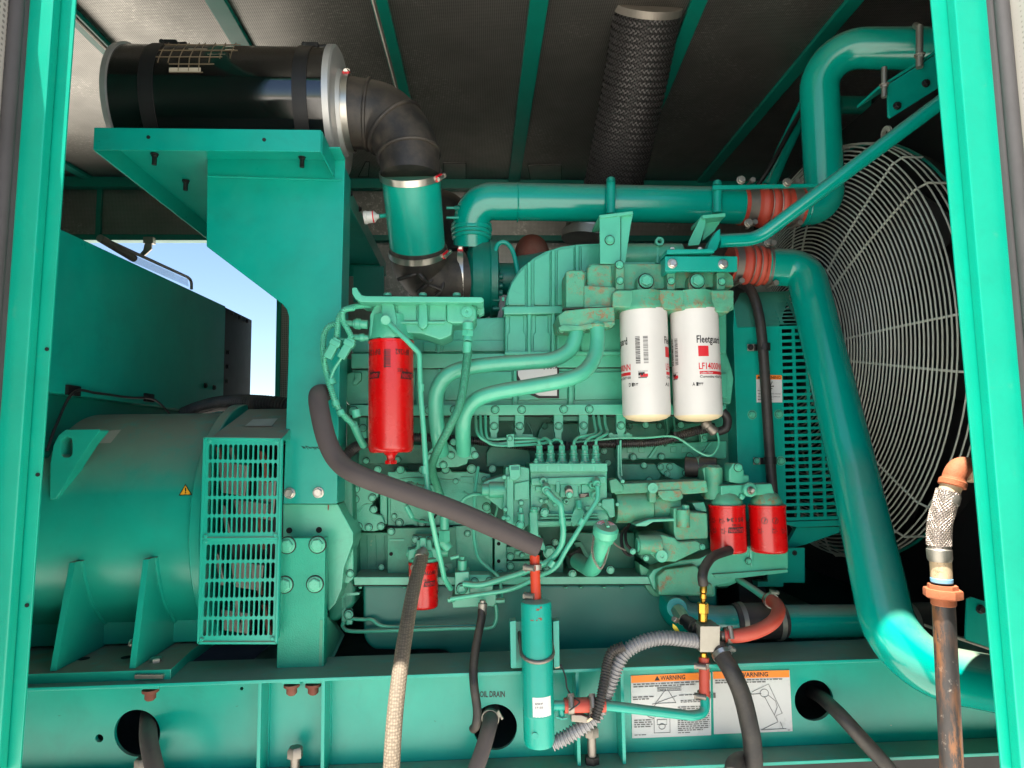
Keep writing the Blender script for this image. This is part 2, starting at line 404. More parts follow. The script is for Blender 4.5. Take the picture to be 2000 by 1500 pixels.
# roof ribs, from two photo points each on the roof plane
def rib_line(a, b):
    p, q = VZ(*a, RZ), VZ(*b, RZ); d = q - p
    return lambda Y: p.x + d.x * (Y - p.y) / d.y
RIBS = [((148, 30), (200, 82), .05), ((425, 0), (475, 86), .06), ((742, 0), (786, 175), .05), ((1052, 0), (1004, 348), .058), ((1363, 0), (1303, 150), .05), ((1664, 0), (1406, 308), .05)]
lines = [rib_line((-420, 0), (-300, 70))] + [rib_line(a, b) for a, b, w in RIBS] + [rib_line((2300, 0), (2100, 120))]
for a, b in zip([lambda Y: XL] + lines, lines + [lambda Y: XR]):
    def cl(x): return min(max(x, XL), XR)
    q = [(cl(a(YF)), YF, RZ), (cl(b(YF)), YF, RZ), (cl(b(YB)), YB, RZ), (cl(a(YB)), YB, RZ)]
    if abs(q[1][0] - q[0][0]) + abs(q[2][0] - q[3][0]) > .05: G().poly3(q, (0, 0, .012)).to('roof_lining_panel', 'lining', enc)
for (a, b, w), ln in zip([((0, 0), (0, 0), .05)] + RIBS + [((0, 0), (0, 0), .05)], lines):
    q = [(ln(YF) - w / 2, YF + .03, RZ - .018), (ln(YF) + w / 2, YF + .03, RZ - .018), (ln(YB) + w / 2, YB - .03, RZ - .018), (ln(YB) - w / 2, YB - .03, RZ - .018)]
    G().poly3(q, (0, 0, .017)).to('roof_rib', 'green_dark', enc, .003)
ln = lines[3]
G().tube([(ln(1.2) - .012, 1.2, RZ - .03), (ln(2.9) - .012, 2.9, RZ - .03)], .006, 8).to('conduit', 'zinc', enc)
ln = lines[1]
G().tube([(ln(1.2) + .02, 1.2, RZ - .03), (ln(3.0) + .02, 3.0, RZ - .03)], .006, 8).to('conduit', 'zinc', enc)
G().box(((XL + XR) / 2, (YF + YB) / 2, RZ + .05), XR - XL, YB - YF + .02, .06).to('roof', 'green_dark', enc)
for (x0, y0, x1, y1, s) in ((700, 316, 722, 345, 14), (868, 319, 910, 350, -2), (1036, 322, 1096, 352, -5)):   # lap plates near the back of the roof
    q = [VZ(x0 + s, y0, RZ - .004), VZ(x1, y0, RZ - .004), VZ(x1 + s * -.2, y1, RZ - .004), VZ(x0, y1, RZ - .004)]
    G().poly3(q, (0, 0, .0035)).to('lap_plate', 'lining', enc)
    G().tube(q, .0022, 6, closed=True).to('lap_plate_edge', 'black', enc)
# back wall: header band, beam, closed doors on the right, open doorway on the left
hz = P(300, 467, YB).z;  xo1 = P(541, 600, YB).x
G().box(((XL + XR) / 2, YB + .02, (RZ + hz) / 2), XR - XL, .03, RZ - hz).to('back_wall_panel', 'lining', enc)
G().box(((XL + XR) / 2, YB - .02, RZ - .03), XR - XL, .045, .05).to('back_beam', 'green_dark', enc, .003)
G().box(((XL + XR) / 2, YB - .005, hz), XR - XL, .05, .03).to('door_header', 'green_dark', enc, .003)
px = P(195, 410, YB).x; G().box((px, YB - .004, (RZ + hz) / 2), .022, .016, RZ - hz).to('wall_strip', 'green_dark', enc)
G().box(((xo1 + XR) / 2 + .025, YB + .02, (.62 + hz) / 2), XR - xo1 - .05, .03, hz - .62 - .016).to('back_door_panel', 'lining', enc)
jx = P(546, 700, YB).x
G().box((jx, YB - .005, (.62 + hz) / 2), .022, .05, hz - .65).to('door_jamb', 'green_bright', enc, .002)
G().box((jx + .03, YB - .012, (.62 + hz) / 2), .036, .03, hz - .65).to('door_seal', 'lining_light', enc, .004)
for x in (XL, XR): G().box((x, (YF + YB) / 2, (RZ + .62) / 2), .04, YB - YF, RZ - .62).to('end_wall', 'black', enc)
# front posts: outer face, recessed inner face
def post(outer, inner, Ya, Yb, m):
    p = G().prism(outer, Ya, .02).to('post', m, enc, .004)
    G().prism(inner, Yb, .004).to('post_flange', m, p, .0012)
    return p
pl = post([(63, -140), (115, -140), (-4, 1520), (-60, 1520)], [(115, -140), (158, -140), (38, 1520), (-4, 1520)], 1.02, 1.041, 'green_bright')
pr = post([(1852, -140), (1918, -140), (2062, 1520), (1996, 1520)], [(1806, -140), (1852, -140), (1996, 1520), (1958, 1520)], 1.02, 1.041, 'green_bright')
for x, y, w in ((92, 682, 3), (74, 927, 3), (53, 1182, 3)): G().lathe(P(x, y, 1.040), (0, -1, 0), [(0, .003), (.0012, .003)], 12).to('rivet_hole', 'void', pl)
# front wall beside the opening
xa = P(63, 400, 1.02).x; xb = P(1945, 400, 1.02).x
for x0, x1 in ((XL, xa - .03), (xb + .03, XR)):
    G().box(((x0 + x1) / 2, YF + .06, (RZ + .62) / 2), x1 - x0, .05, RZ - .62).to('front_wall_panel', 'green_dark', enc)
G().box(((XL + XR) / 2, YF + .02, RZ + .01), XR - XL, .06, .10).to('front_header', 'green_bright', enc, .004)
# open doors: seal, skin, punched lining
def door(x0, x1, s, label):                       # lining seen edge-on from the opening; hinge line leans like the posts do in the picture
    a, b = P(x0, -140, 1.0), P(x1, 1520, 1.0); d = thing('enclosure_door', label, 'door', (b.x, .5, .66))
    q = [a, b, Vector((b.x - s * .05, .12, b.z)), Vector((a.x - s * .05, .12, a.z))]
    G().poly3(q, (-s * .03, 0, 0)).to('punched_lining', 'lining_light', d)
    G().poly3([p - Vector((s * .034, 0, 0)) for p in q], (-s * .012, 0, 0)).to('door_skin', 'green_bright', d)
door(30, -98, 1, 'open door with shaded punched lining, hinged beside the alternator')
door(1958, 2118, -1, 'open door with sunlit punched lining, beside the braided riser pipe')
G().prism([(28, -140), (60, -140), (-60, 1520), (-100, 1520)], 1.01, .03).to('door_seal', 'seal', enc, .008)
G().prism([(1921, -140), (1960, -140), (2120, 1520), (2070, 1520)], 1.012, .03).to('door_seal', 'seal', enc, .008)
G().tube([P(1943, -140, 1.004), P(2095, 1520, 1.004)], .011, 10).to('door_seal_bulb', 'seal', enc)
G().tube([P(44, -140, 1.004), P(-80, 1520, 1.004)], .010, 10).to('door_seal_bulb', 'seal', enc)

# ------------------------------------------------------------------ skid base
YW, YFl = 1.64, 1.575                            # web and flange edge of the front rail
zt = P(1000, 1311, YFl).z; zb = P(1430, 1494, YFl).z
sk = thing('skid_base', 'long green channel skid rail with round holes carrying the generator', 'skid base', (-.1, YW, zb))
def web_pt(px, py): return P(px, py, YW)
outer = [(XL + .1, YW, zt - .008), (XR - .05, YW, zt - .008), (XR - .05, YW, zb + .008), (XL + .1, YW, zb + .008)]
holes = [PP(arc(268, 1432, 45, n=36, ry=46), YW), PP(arc(967, 1420, 43, n=36, ry=45), YW), PP(arc(1590, 1368, 38, n=36, ry=40), YW), PP(arc(194, 1442, 8, n=14), YW), PP(arc(472, 1345, 3.5, n=10), YW), PP(arc(1245, 1477, 5, n=10), YW)]
G().plate3([outer] + holes, (0, .010, 0)).to('web', 'green', sk)
G().box(((XL + XR) / 2, (YFl + YW + .09) / 2, zt - .004), XR - XL - .15, YW + .09 - YFl, .008).to('top_flange', 'green', sk, .0015)
G().box(((XL + XR) / 2, (YFl - .012 + YW) / 2, zb + .004), XR - XL - .15, YW - YFl + .012, .008).to('bottom_flange', 'green', sk, .0015)
for x in (511, 634, 1127, 1214):
    a = P(x, 1400, 1.60).x
    G().box((a, (YFl + YW) / 2 + .003, (zt + zb) / 2), .008, YW - YFl - .008, zt - zb - .017).to('stiffener', 'green', sk, .001)
    G().tube([(a + .005, YW - .001, zb + .012), (a + .005, YW - .001, zt - .012)], .0028, 6).to('weld_bead', 'green', sk)
G().box(((XL + XR) / 2, 2.9, (zt + zb) / 2), XR - XL - .15, .05, zt - zb).to('rear_rail', 'green_dark', sk)
G().box(((XL + XR) / 2, 2.27, zb - .005), XR - XL - .15, 1.25, .01).to('light_block_pan', 'light_block_dark', sk)  # dark pan added across the open skid to block light leaks
for x in (560, 1640, 1160):
    a = P(x, 1300, 2.2).x; G().box((a, 2.27, (zt + zb) / 2 - .03), .08, 1.2, .12).to('cross_member', 'green_dark', sk)
G().box(((XL + XR) / 2, 2.3, zb / 2 - .006), XR - XL - .2, 1.2, zb - .02).to('sub_base_tank', 'black', sk)
# print on the rail
d = G(); text_px(d, 'OIL DRAIN', 937, 1350, 986, 1362, YW - .0012); d.to('stencil_lettering', 'ink', sk)
for x, y in ((294, 1352), (570, 1342), (612, 1341)):
    G().lathe(P(x, y - 6, 1.585 + .02), (0, 0, -1), [(0, .018), (.006, .018), (.006, .012), (.02, .012), (.024, .008)], 10).to('flange_nut', 'rust_brown', sk)
    G().rect(x - 20, y - 13, x + 16, y - 6, 1.59, .03).to('nut_plate', 'green', sk, .001)
for x, y, h in ((576, 1462, 40), (1157, 1436, 60), (278, 1482, 30)):
    o = P(x, y + h + 8, 1.595); k = K(1.6)
    b = G().lathe((o.x, o.y, zb + .008), (0, 0, 1), [(0, 12 * k), (5 * k, 12 * k), (5 * k, 8 * k), (h * k * .8, 8 * k)], 14).to('jack_bolt', 'dull_steel', sk)
    G().lathe((o.x, o.y, zb + .008 + h * k * .8), (0, 0, 1), [(0, 14 * k), (14 * k, 14 * k), (18 * k, 11 * k)], 6).to('jack_bolt_head', 'dull_steel', b)
    G().lathe((o.x, o.y, zb + .006), (0, 0, 1), [(0, 14 * k), (14 * k, 14 * k)], 6).to('lock_nut', 'black', b)
# warning sign sheets on the rail
def sheet(name, quad, Y, label):
    s = thing(name, label, 'warning sign', P(sum(q[0] for q in quad) / 4, quad[2][1], Y)); return s
def quad_map(quad):
    (ax, ay), (bx, by), (cx, cy), (dx, dy) = quad
    return lambda u, v: (ax * (1 - u) * (1 - v) + bx * u * (1 - v) + cx * u * v + dx * (1 - u) * v, ay * (1 - u) * (1 - v) + by * u * (1 - v) + cy * u * v + dy * (1 - u) * v)
def sheet_poly(g, qm, u0, v0, u1, v1, Y): return g.add(PP([qm(u0, v0), qm(u1, v0), qm(u1, v1), qm(u0, v1)], Y), [[0, 1, 2, 3]])
def sheet_text(g, qm, s, u0, v0, u1, v1, Y):
    v, f = text_geo(s); return g.add([P(*qm(u0 + a * (u1 - u0), v1 - b * (v1 - v0)), Y) for a, b in v], f)
def sheet_line(g, qm, pts, Y, w=.0006):
    return g.tube([P(*qm(*p), Y) for p in pts], w, 4)
def scribble_lines(g, qm, u0, v0, u1, v1, n, Y, seed=1):    # rows of print too small to read
    rnd = random.Random(seed); h = (v1 - v0) / n
    for i in range(n):
        u = u0; end = u1 - (rnd.random() * .3 * (u1 - u0) if i == n - 1 else 0)
        while u < end:
            w = rnd.uniform(.02, .07); sheet_poly(g, qm, u, v0 + h * (i + .22), min(u + w, end), v0 + h * (i + .72), Y); u += w + .012
    return g
q1 = [(1232, 1320), (1388, 1313), (1389, 1436), (1235, 1442)]; q2 = [(1392, 1312), (1542, 1309), (1548, 1428), (1395, 1434)]
Ys = YW - .0022
for i, (q, lab) in enumerate(((q1, 'white sign with orange header and rigging drawing, left of the pair on the skid rail'), (q2, 'white sign with orange header and tilting unit drawing, right of the pair'))):
    s = sheet('warning_sign', q, YW, lab); qm = quad_map(q)
    G().poly3(PP(q, Ys), (0, .002, 0)).to('sign_sheet', 'paper', s)
    sheet_poly(G(), qm, .005, .0, .995, .115, Ys - .0006).to('header_band', 'orange', s)
    t = G(); off = .0012
    sheet_text(t, qm, 'WARNING', .37 if i == 0 else .35, .022, .68 if i == 0 else .72, .095, Ys - off)
    if i == 0: sheet_poly(t, qm, .30, .09, .36, .095, Ys - off); t.add(PP([qm(.33, .018), qm(.365, .095), qm(.295, .095)], Ys - off), [[0, 1, 2]])
    t.to('header_lettering', 'ink', s)
    t = G()
    scribble_lines(t, qm, .03, .125, .9 if i else .85, .20, 2, Ys - off, 3 + i)
    if i == 0:
        sheet_text(t, qm, 'Rigging Instructions', .34, .215, .62, .26, Ys - off)
        scribble_lines(t, qm, .02, .33, .28, .40, 2, Ys - off, 5); scribble_lines(t, qm, .60, .33, .95, .36, 1, Ys - off, 6); scribble_lines(t, qm, .62, .42, .95, .47, 2, Ys - off, 7)
        scribble_lines(t, qm, .58, .52, .98, .92, 13, Ys - off, 8); scribble_lines(t, qm, .03, .70, .26, .84, 4, Ys - off, 9); scribble_lines(t, qm, .03, .94, .2, .965, 1, Ys - off, 9); scribble_lines(t, qm, .58, .93, .76, .955, 1, Ys - off, 9)
        for pts in ([(.43, .25), (.30, .46), (.26, .47)], [(.46, .25), (.56, .46)], [(.57, .35), (.34, .44), (.28, .5)], [(.30, .46), (.56, .46)], [(.28, .66), (.28, .93), (.48, .93), (.48, .66), (.28, .66)], [(.32, .72), (.44, .72), (.44, .8), (.32, .8), (.32, .72)], [(.33, .21), (.63, .21), (.63, .265), (.33, .265), (.33, .21)], [(.2, .66), (.28, .7)], [(.38, .6), (.38, .66)], [(.3, .68), (.25, .6), (.38, .55), (.5, .6), (.46, .68)]): sheet_line(t, qm, pts, Ys - off)
        sheet_line(t, qm, [(.38 + .04 * math.cos(a * .4), .83 + .045 * math.sin(a * .4)) for a in range(17)], Ys - off)
    else:
        for pts in ([(.50, .34), (.72, .22), (.88, .70), (.80, .74), (.82, .84), (.62, .95)], [(.34, .42), (.50, .36)], [(.34, .42), (.40, .62)], [(.66, .42), (.82, .84)], [(.60, .96), (.92, .955)], [(.85, .84), (.88, .95)], [(.36, .44), (.5, .38), (.62, .37)]): sheet_line(t, qm, pts, Ys - off)
        sheet_line(t, qm, [(.66 + .055 * math.cos(a * .4), .365 + .065 * math.sin(a * .4)) for a in range(17)], Ys - off)
        sheet_line(t, qm, [(.71, .40), (.80, .5), (.82, .6), (.78, .72)], Ys - off)
        sheet_poly(t, qm, .94, .975, .97, .985, Ys - off); sheet_poly(t, qm, .0, .34, .03, .42, Ys - off)
    t.to('fine_print', 'ink_grey', s)
# ------------------------------------------------------------------ control cabinet behind the left post
X0 = VX(125, 450, -1).x
def cab_x(): return P(126, 520, 1.72).x
cx = cab_x(); c0 = P(126, 452, 1.72); 
cab = thing('control_cabinet', 'dark green steel control cabinet standing behind the alternator', 'cabinet', (cx - .25, 2.2, 1.3))
zt_c = c0.z; zb_c = P(106, 768, 1.72).z
def pan(Ya, Yb, x, za, zb_, dx, zc=None): return G().poly3([(x, Ya, za), (x, Yb, zc or za), (x, Yb, zb_), (x, Ya, zb_)], (-dx, 0, 0))
Ym = 1.72 * (cx / VX(440, 597, cx).x) if False else VX(441, 600, cx).y
Ye = VX(494, 622, cx).y
zf1 = VX(441, 598, cx).z; zf2 = VX(494, 625, cx).z; zt_n = zt_c + (zt_c - zf1) * .12 / (Ym - 1.72)
pan(1.60, Ym, cx, zt_n, zb_c, .40, zf1).to('cabinet_body', 'green', cab, .004)
pan(Ym + .003, Ye, cx - .004, zf1 - .002, zb_c - .15, .40, zf2).to('breaker_box', 'cabinet_black', cab, .004)
pan(1.60, Ym + .1, cx - .03, zb_c - .001, zb_c - .16, .3).to('cabinet_plinth', 'green_dark', cab)
for px, py in ((452, 612), (467, 620), (482, 627), (444, 688), (443, 716), (442, 745), (400, 753), (417, 757)):
    p = VX(px, py, cx + .0005); put('bolt', shared('bolt', 'black', hexbolt, 0, 30), p, cab, .011, Euler((0, 0, R(90))))
for px, py in ((143, 763), (291, 777)):
    p = VX(px, py, cx + .004); a = G().box(p, .008, .055, .026).to('cable_clip_base', 'black', cab)
G().tube(spline([VX(92, 880, cx + .01), VX(110, 830, cx + .012), VX(144, 766, cx + .016), VX(190, 768, cx + .012), VX(250, 776, cx + .014), VX(292, 778, cx + .016), VX(312, 788, cx + .012), VX(335, 812, cx + .012)]), .0035, 8).to('wire', 'black', cab)
# clear hinged cover and rod on top of the cabinet
cv = thing('clear_window_panel', 'clear plastic window panel with grey bent tube frame above the control cabinet', 'window panel', (cx, 2.2, zt_c))
fr = [(205, 468, 2.15), (228, 478, 2.2), (366, 541, 2.75), (374, 548, 2.78), (374, 565, 2.78)]
G().tube([P(*q) for q in fr], .006, 8, fil=.02).to('tube_frame', 'grey_metal', cv)
G().poly3([P(235, 486, 2.2), P(366, 545, 2.74), P(368, 560, 2.74), P(250, 508, 2.2)], (0, .004, 0)).to('clear_pane', 'glass', cv)
G().tube([P(195, 465, 2.0), P(240, 492, 2.1), P(262, 505, 2.15)], .012, 10).to('stay_rod', 'dull_steel', cv)
lt = thing('door_latch', 'small bent steel latch hanging from the rear door header', 'latch', P(288, 470, YB - .05))
G().rect(279, 462, 299, 475, YB - .06, .03).to('latch_plate', 'zinc', lt, .003)
G().prism([(282, 475), (296, 475), (296, 486), (284, 497), (277, 502), (268, 500), (279, 488)], YB - .06, .012).to('latch_hook', 'zinc', lt, .003)
# ------------------------------------------------------------------ alternator
AY, AR = 1.985, .302; AZ = P(250, 1016, 1.985).z
xr = P(392, 1020, 1.66).x; xl = -2.2
alt = thing('alternator', 'round green alternator with dusty top, foot brackets and slotted grille', 'alternator', (-.85, AY, zt))
G().lathe((xl, AY, AZ), (1, 0, 0), [(0, .06), (0, AR - .03), (.03, AR - .002), (.30, AR), (xr - xl - .03, AR), (xr - xl - .03, .1)], 96).to('stator_housing', 'alt_green', alt, 0, 30)
G().lathe((xr - .028, AY, AZ), (1, 0, 0), [(0, AR - .02), (0, AR + .022), (.003, AR + .025), (.025, AR + .025), (.028, AR + .022), (.028, AR - .02)], 96, caps=False).to('end_flange', 'alt_green', alt, 0, 30)
G().lathe((xr + .002, AY, AZ), (1, 0, 0), [(0, .08), (0, .16), (.20, .16), (.20, .08)], 72).to('fan_housing', 'black', alt, 0, 30)
G().lathe((xl + .02, AY, AZ), (1, 0, 0), [(-.06, .1), (-.06, AR - .07), (-.02, AR - .05), (0, AR - .05)], 72).to('end_bracket', 'block_green', alt)
# grille box
YGr = 1.615
gx0, gx1 = P(396, 1050, YGr).x, P(545, 1050, YGr).x
zg0, zg1 = P(470, 1252, YGr).z, P(470, 858, YGr).z
gb = G()
for (a, b, c, d) in ((gx0, gx0 + .006, zg0, zg1), (gx1 - .006, gx1, zg0, zg1)): gb.box(((a + b) / 2, YGr + .012, (c + d) / 2), b - a, .024, d - c)
gb.box(((gx0 + gx1) / 2, YGr + .012, zg0 + .003), gx1 - gx0 - .014, .024, .006)
gb.poly3([(gx0 + .001, YGr + .001, zg1 - .002), (gx0 + .001, 1.905, zg1 + .09), (gx0 + .001, 1.945, zg1 + .03), (gx0 + .001, 1.945, zg1 - .01)], (gx1 - gx0 - .002, 0, 0))
box = gb.to('terminal_box', 'alt_green', alt, .002)
def slot_plate(c00, c10, c11, c01, off, nx, ny, sw, sh, rnd=True, mx=.5, my=.5, seg=4):
    """sheet with nx by ny real slots; corners in 3D; sw, sh: slot share of the cell; mx, my: margin in cells"""
    c00, c10, c11, c01 = map(Vector, (c00, c10, c11, c01)); W_ = nx + 2 * mx; H_ = ny + 2 * my
    asp = ((c10 - c00).length / W_) / ((c01 - c00).length / H_)
    def M(x, y):
        u, v = x / W_, y / H_; return c00 * (1 - u) * (1 - v) + c10 * u * (1 - v) + c11 * u * v + c01 * (1 - u) * v
    g = G(); off = Vector(off)
    def both(pts, faces):
        a = [M(*p) for p in pts]; g.add(a, faces); g.add([p + off for p in a], [list(reversed(q)) for q in faces])
    xs = [0, mx] + [mx + i for i in range(1, nx + 1)] + [W_]; ys = [0, my] + [my + j for j in range(1, ny + 1)] + [H_]
    for i in range(nx + 2):
        for j in range(ny + 2):
            if i in (0, nx + 1) or j in (0, ny + 1):
                if xs[i + 1] > xs[i] and ys[j + 1] > ys[j]: both([(xs[i], ys[j]), (xs[i + 1], ys[j]), (xs[i + 1], ys[j + 1]), (xs[i], ys[j + 1])], [[0, 1, 2, 3]])
    for i in range(nx):
        for j in range(ny):
            x, y = mx + i, my + j; cx_, cy_ = x + .5, y + .5; a, b = sw / 2, sh / 2
            if rnd:
                ry = min(b, a * asp); inner = []
                for (s0, cyy) in ((0, cy_ + b - ry), (180, cy_ - b + ry)):
                    for k in range(seg + 1): an = R(s0 + 180 * k / seg); inner.append((cx_ + a * math.cos(an), cyy + ry * math.sin(an)))
            else: inner = [(cx_ + a, cy_ + b), (cx_ - a, cy_ + b), (cx_ - a, cy_ - b), (cx_ + a, cy_ - b)]
            n = len(inner); h = n // 2
            outer = [(x + 1, y + 1), (x, y + 1), (x, y), (x + 1, y)]; pts = inner + outer
            if rnd:
                f = [[n] + list(range(h // 2, -1, -1)) , [n, n + 1] + list(range(h - 1, h // 2 - 1, -1)), [n + 1, n + 2, h, h - 1]]
                f = [[n, n + 1] + list(range(h - 1, -1, -1)), [n + 1, n + 2, h, h - 1], [n + 2, n + 3] + list(range(n - 1, h - 1, -1)), [n + 3, n, 0, n - 1]]
            else: f = [[4, 5, 1, 0], [5, 6, 2, 1], [6, 7, 3, 2], [7, 4, 0, 3]]
            both(pts, f)
            v = [M(*p) for p in inner]; g.add(v + [p + off for p in v], [[k, (k + 1) % n, (k + 1) % n + n, k + n] for k in range(n)])
    rim = [(x, 0) for x in xs] + [(W_, y) for y in ys[1:]] + [(x, H_) for x in reversed(xs[:-1])] + [(0, y) for y in reversed(ys[1:-1])]
    v = [M(*p) for p in rim]; n = len(v); g.add(v + [p + off for p in v], [[k, (k + 1) % n, (k + 1) % n + n, k + n] for k in range(n)])
    return g
def gp(px, py): return P(px, py, YGr - .005)
top = slot_plate(gp(401, 857), gp(549, 859), gp(545, 1050), gp(397, 1052), (0, .004, 0), 14, 5, .73, .87, mx=.55, my=.22).to('grille_panel', 'alt_green', alt)
bot = slot_plate(gp(397, 1053), gp(545, 1051), gp(539, 1252), gp(388, 1253), (0, .004, 0), 14, 5, .73, .87, mx=.55, my=.22).to('grille_panel', 'alt_green', alt)
fg = G()
for a, b in (((400, 855), (388, 1256)), ((550, 857), (540, 1256)), ((400, 856), (550, 858)), ((388, 1255), (540, 1255)), ((396, 1052), (545, 1051))): fg.tube([gp(*a), gp(*b)], .004, 6)
fg.to('grille_frame', 'alt_green', alt)
for q in ((409, 861), (541, 862), (402, 1047), (538, 1045), (401, 1057), (394, 1249), (532, 1247)): bolt(q[0], q[1], YGr - .006, 4.5, alt, 'alt_green', name='screw')
# inside the grille: fan plates and coil ends
ins = G()
for k in range(7):
    a = R(200 + k * 24); c = Vector(((gx0 + gx1) / 2 + .02, AY + .30 * math.cos(a), AZ + .30 * math.sin(a)))
for k, (x, y, w, h) in enumerate(((425, 900, 60, 70), (455, 975, 70, 40), (450, 1095, 66, 60), (430, 1190, 60, 50), (500, 930, 40, 90))):
    G().prism([(x, y), (x + w, y + 8), (x + w - 6, y + h), (x + 5, y + h - 8)], 1.70 + .01 * k, .03).to('fan_blade', 'dull_steel', alt, .004)
G().lathe((gx0 + .02, 1.89, AZ), (1, 0, 0), [(0, .15), (.13, .15)], 30).to('rotor', 'black', alt)
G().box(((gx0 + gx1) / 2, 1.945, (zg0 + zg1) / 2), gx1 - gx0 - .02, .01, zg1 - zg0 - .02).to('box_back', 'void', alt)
for k, (x, y) in enumerate(((420, 872), (446, 872), (505, 880), (430, 985), (500, 1010), (418, 1080), (492, 1100), (455, 1170), (510, 1180))):
    G().prism([(x, y), (x + 9, y + 2), (x + 22, y + 62), (x + 12, y + 64)], 1.73, .02).to('fan_vane', 'dull_steel' if k % 2 else 'rust_brown', alt, .002)
# feet
ft_z = P(200, 1312, 1.60).z
ftp = [P(-40, 1322, 1.60), P(334, 1307, 1.60)]
zz = ftp[1].z; k = K(1.6)
fp = [(xl, 1.60), (P(334, 1307, 1.60).x, 1.60), (P(379, 1272, 1.76).x, 1.745), (P(379, 1272, 1.76).x, 2.7), (xl, 2.7)]
G().poly3([(a, b, zz) for a, b in fp], (0, 0, -.030)).to('foot_plate', 'alt_green', alt, .002)
G().poly3([(xl, 1.80, zz + .06), (xr, 1.80, zz + .06), (xr, 2.5, zz + .06), (xl, 2.5, zz + .06)], (0, 0, -.055)).to('saddle_plate', 'alt_green', alt, .002)
def gusset(xt, yt, xb):
    X = P(xb, 1312, 1.605).x; f0 = Vector((X, 1.61, zz + .001)); 
    t = VX(xt, yt, X); ztop = t.z; yt_ = t.y
    pts = [(X, 1.61, zz + .001), (X, yt_, ztop)]
    for k in range(10):
        a = math.asin(max(-1, min(1, (ztop - AZ) / AR))); a2 = -R(80); an = a + (a2 - a) * k / 9
        pts.append((X, AY - (AR + .001) * math.cos(an), AZ + (AR + .001) * math.sin(an)))
    pts.append((X, AY - .05, zz + .001))
    g_ = G().poly3(pts, (-.014, 0, 0)).to('gusset', 'alt_green', alt, .002)
    w = [Vector(p) + Vector((.002, 0, 0)) for p in pts[2:-1]]
    G().tube(w, .005, 6).to('weld_bead', 'alt_green', g_)
gusset(147, 1098, 107); gusset(291, 1092, 262)
bolt(304, 1296, 1.66, 15, alt, 'steel', (0, 0, 1)); G().lathe(P(304, 1299, 1.66), (0, 0, 1), [(-.004, .024), (.002, .024)], 24).to('washer', 'steel', alt)
for px, py in ((260, 1256), (276, 1250)): put('bolt', shared('bolt', 'steel', hexbolt, 0, 30), P(px, py, 1.66), alt, .011, Euler((0, 0, R(90 if px > 270 else -90))))
for q in ((163, 1300), (247, 1302)): G().lathe((P(*q, 1.70).x, 1.70, zz + .0006), (0, 0, 1), [(0, .013), (.0006, .013)], 20).to('foot_hole', 'void', alt)
G().rect(263, 1318, 318, 1326, 1.592, .06).to('shim', 'zinc', alt)
# lifting lug with slot
lug = [(97, 976), (98, 905), (104, 870), (114, 850), (128, 839), (194, 838), (196, 842), (176, 866), (150, 905), (128, 945), (110, 974)]
G().plate(lug, [rrect(119, 854, 141, 893, 9)], 1.685, .04).to('lifting_lug', 'alt_green', alt, .002)
# stickers that follow the round housing
def on_housing(px, py, e=.0012):
    d = (ROT @ Vector(((px - 1000) / FP, (750 - py) / FP, -1))).normalized(); oc = Vector((0, CAM.y - AY, CAM.z - AZ)); dd = Vector((0, d.y, d.z))
    A = dd.dot(dd); B = 2 * dd.dot(oc); C_ = oc.dot(oc) - (AR + e) ** 2; disc = B * B - 4 * A * C_
    return CAM + d * ((-B - math.sqrt(max(0, disc))) / (2 * A))
def stick(pts, name, m, e, parent): 
    g_ = G(); g_.add([on_housing(*p, e) for p in pts], [list(range(len(pts)))]); return g_.to(name, m, parent)
t = stick([(362, 945), (376, 967), (349, 968)], 'warning_sticker', 'ink', .0012, alt)
stick([(362, 948), (373, 965.5), (352, 966)], 'sticker_field', 'yellow', .0020, t)
stick([(361, 953), (364, 953), (363.2, 960), (361.8, 960)], 'exclamation_mark', 'ink', .0028, t); stick([(361.6, 961.5), (363.6, 961.5), (363.6, 963.5), (361.6, 963.5)], 'exclamation_mark', 'ink', .0028, t)
stick([(198, 843), (237, 839), (216, 865), (184, 866)], 'rating_label', 'label_dusty', .0012, alt)
lb = [(494, 819), (543, 817), (530, 832), (478, 832)]
zl = VZ(510, 825, zg1 + .047); 
pl_ = []
for p in lb:
    d = ROT @ Vector(((p[0] - 1000) / FP, (750 - p[1]) / FP, -1)); n = Vector((0, -.092, .289)).normalized(); q0 = Vector((0, YGr + .001, zg1 - .0005)) + n * .0012
    pl_.append(CAM + d * ((q0 - CAM).dot(n) / d.dot(n)))
G().add(pl_, [[0, 1, 2, 3]]).to('rating_label', 'label_dusty', alt)
# corrugated conduit over the alternator
def corrugated(name, m, pts, r, parent, pitch, amp=.14, seg=14, label=None):
    p = spline(pts, 10); L_ = [0]
    for a, b in zip(p, p[1:]): L_.append(L_[-1] + (b - a).length)
    n = max(2, int(L_[-1] / (pitch / 4))); q = []; rr = []; j = 0
    for i in range(n + 1):
        s = L_[-1] * i / n
        while j < len(L_) - 2 and L_[j + 1] < s: j += 1
        t = (s - L_[j]) / max(1e-9, L_[j + 1] - L_[j]); q.append(p[j].lerp(p[j + 1], t)); rr.append(r * (1 + amp * (1 if i % 4 < 2 else -1)))
    g_ = G().tube(q, rr, seg)
    return g_.to(name, m, parent, 0, 25, origin=None if parent else q[0])
tag(corrugated('wiring_conduit', 'conduit', [P(362, 808, 2.25), P(388, 798, 2.2), P(430, 788, 2.1), P(480, 786, 2.0), P(540, 790, 1.95), P(600, 800, 1.93)], .021, None, .010), 'thick black corrugated conduit running over the alternator to the upright bracket', 'conduit')
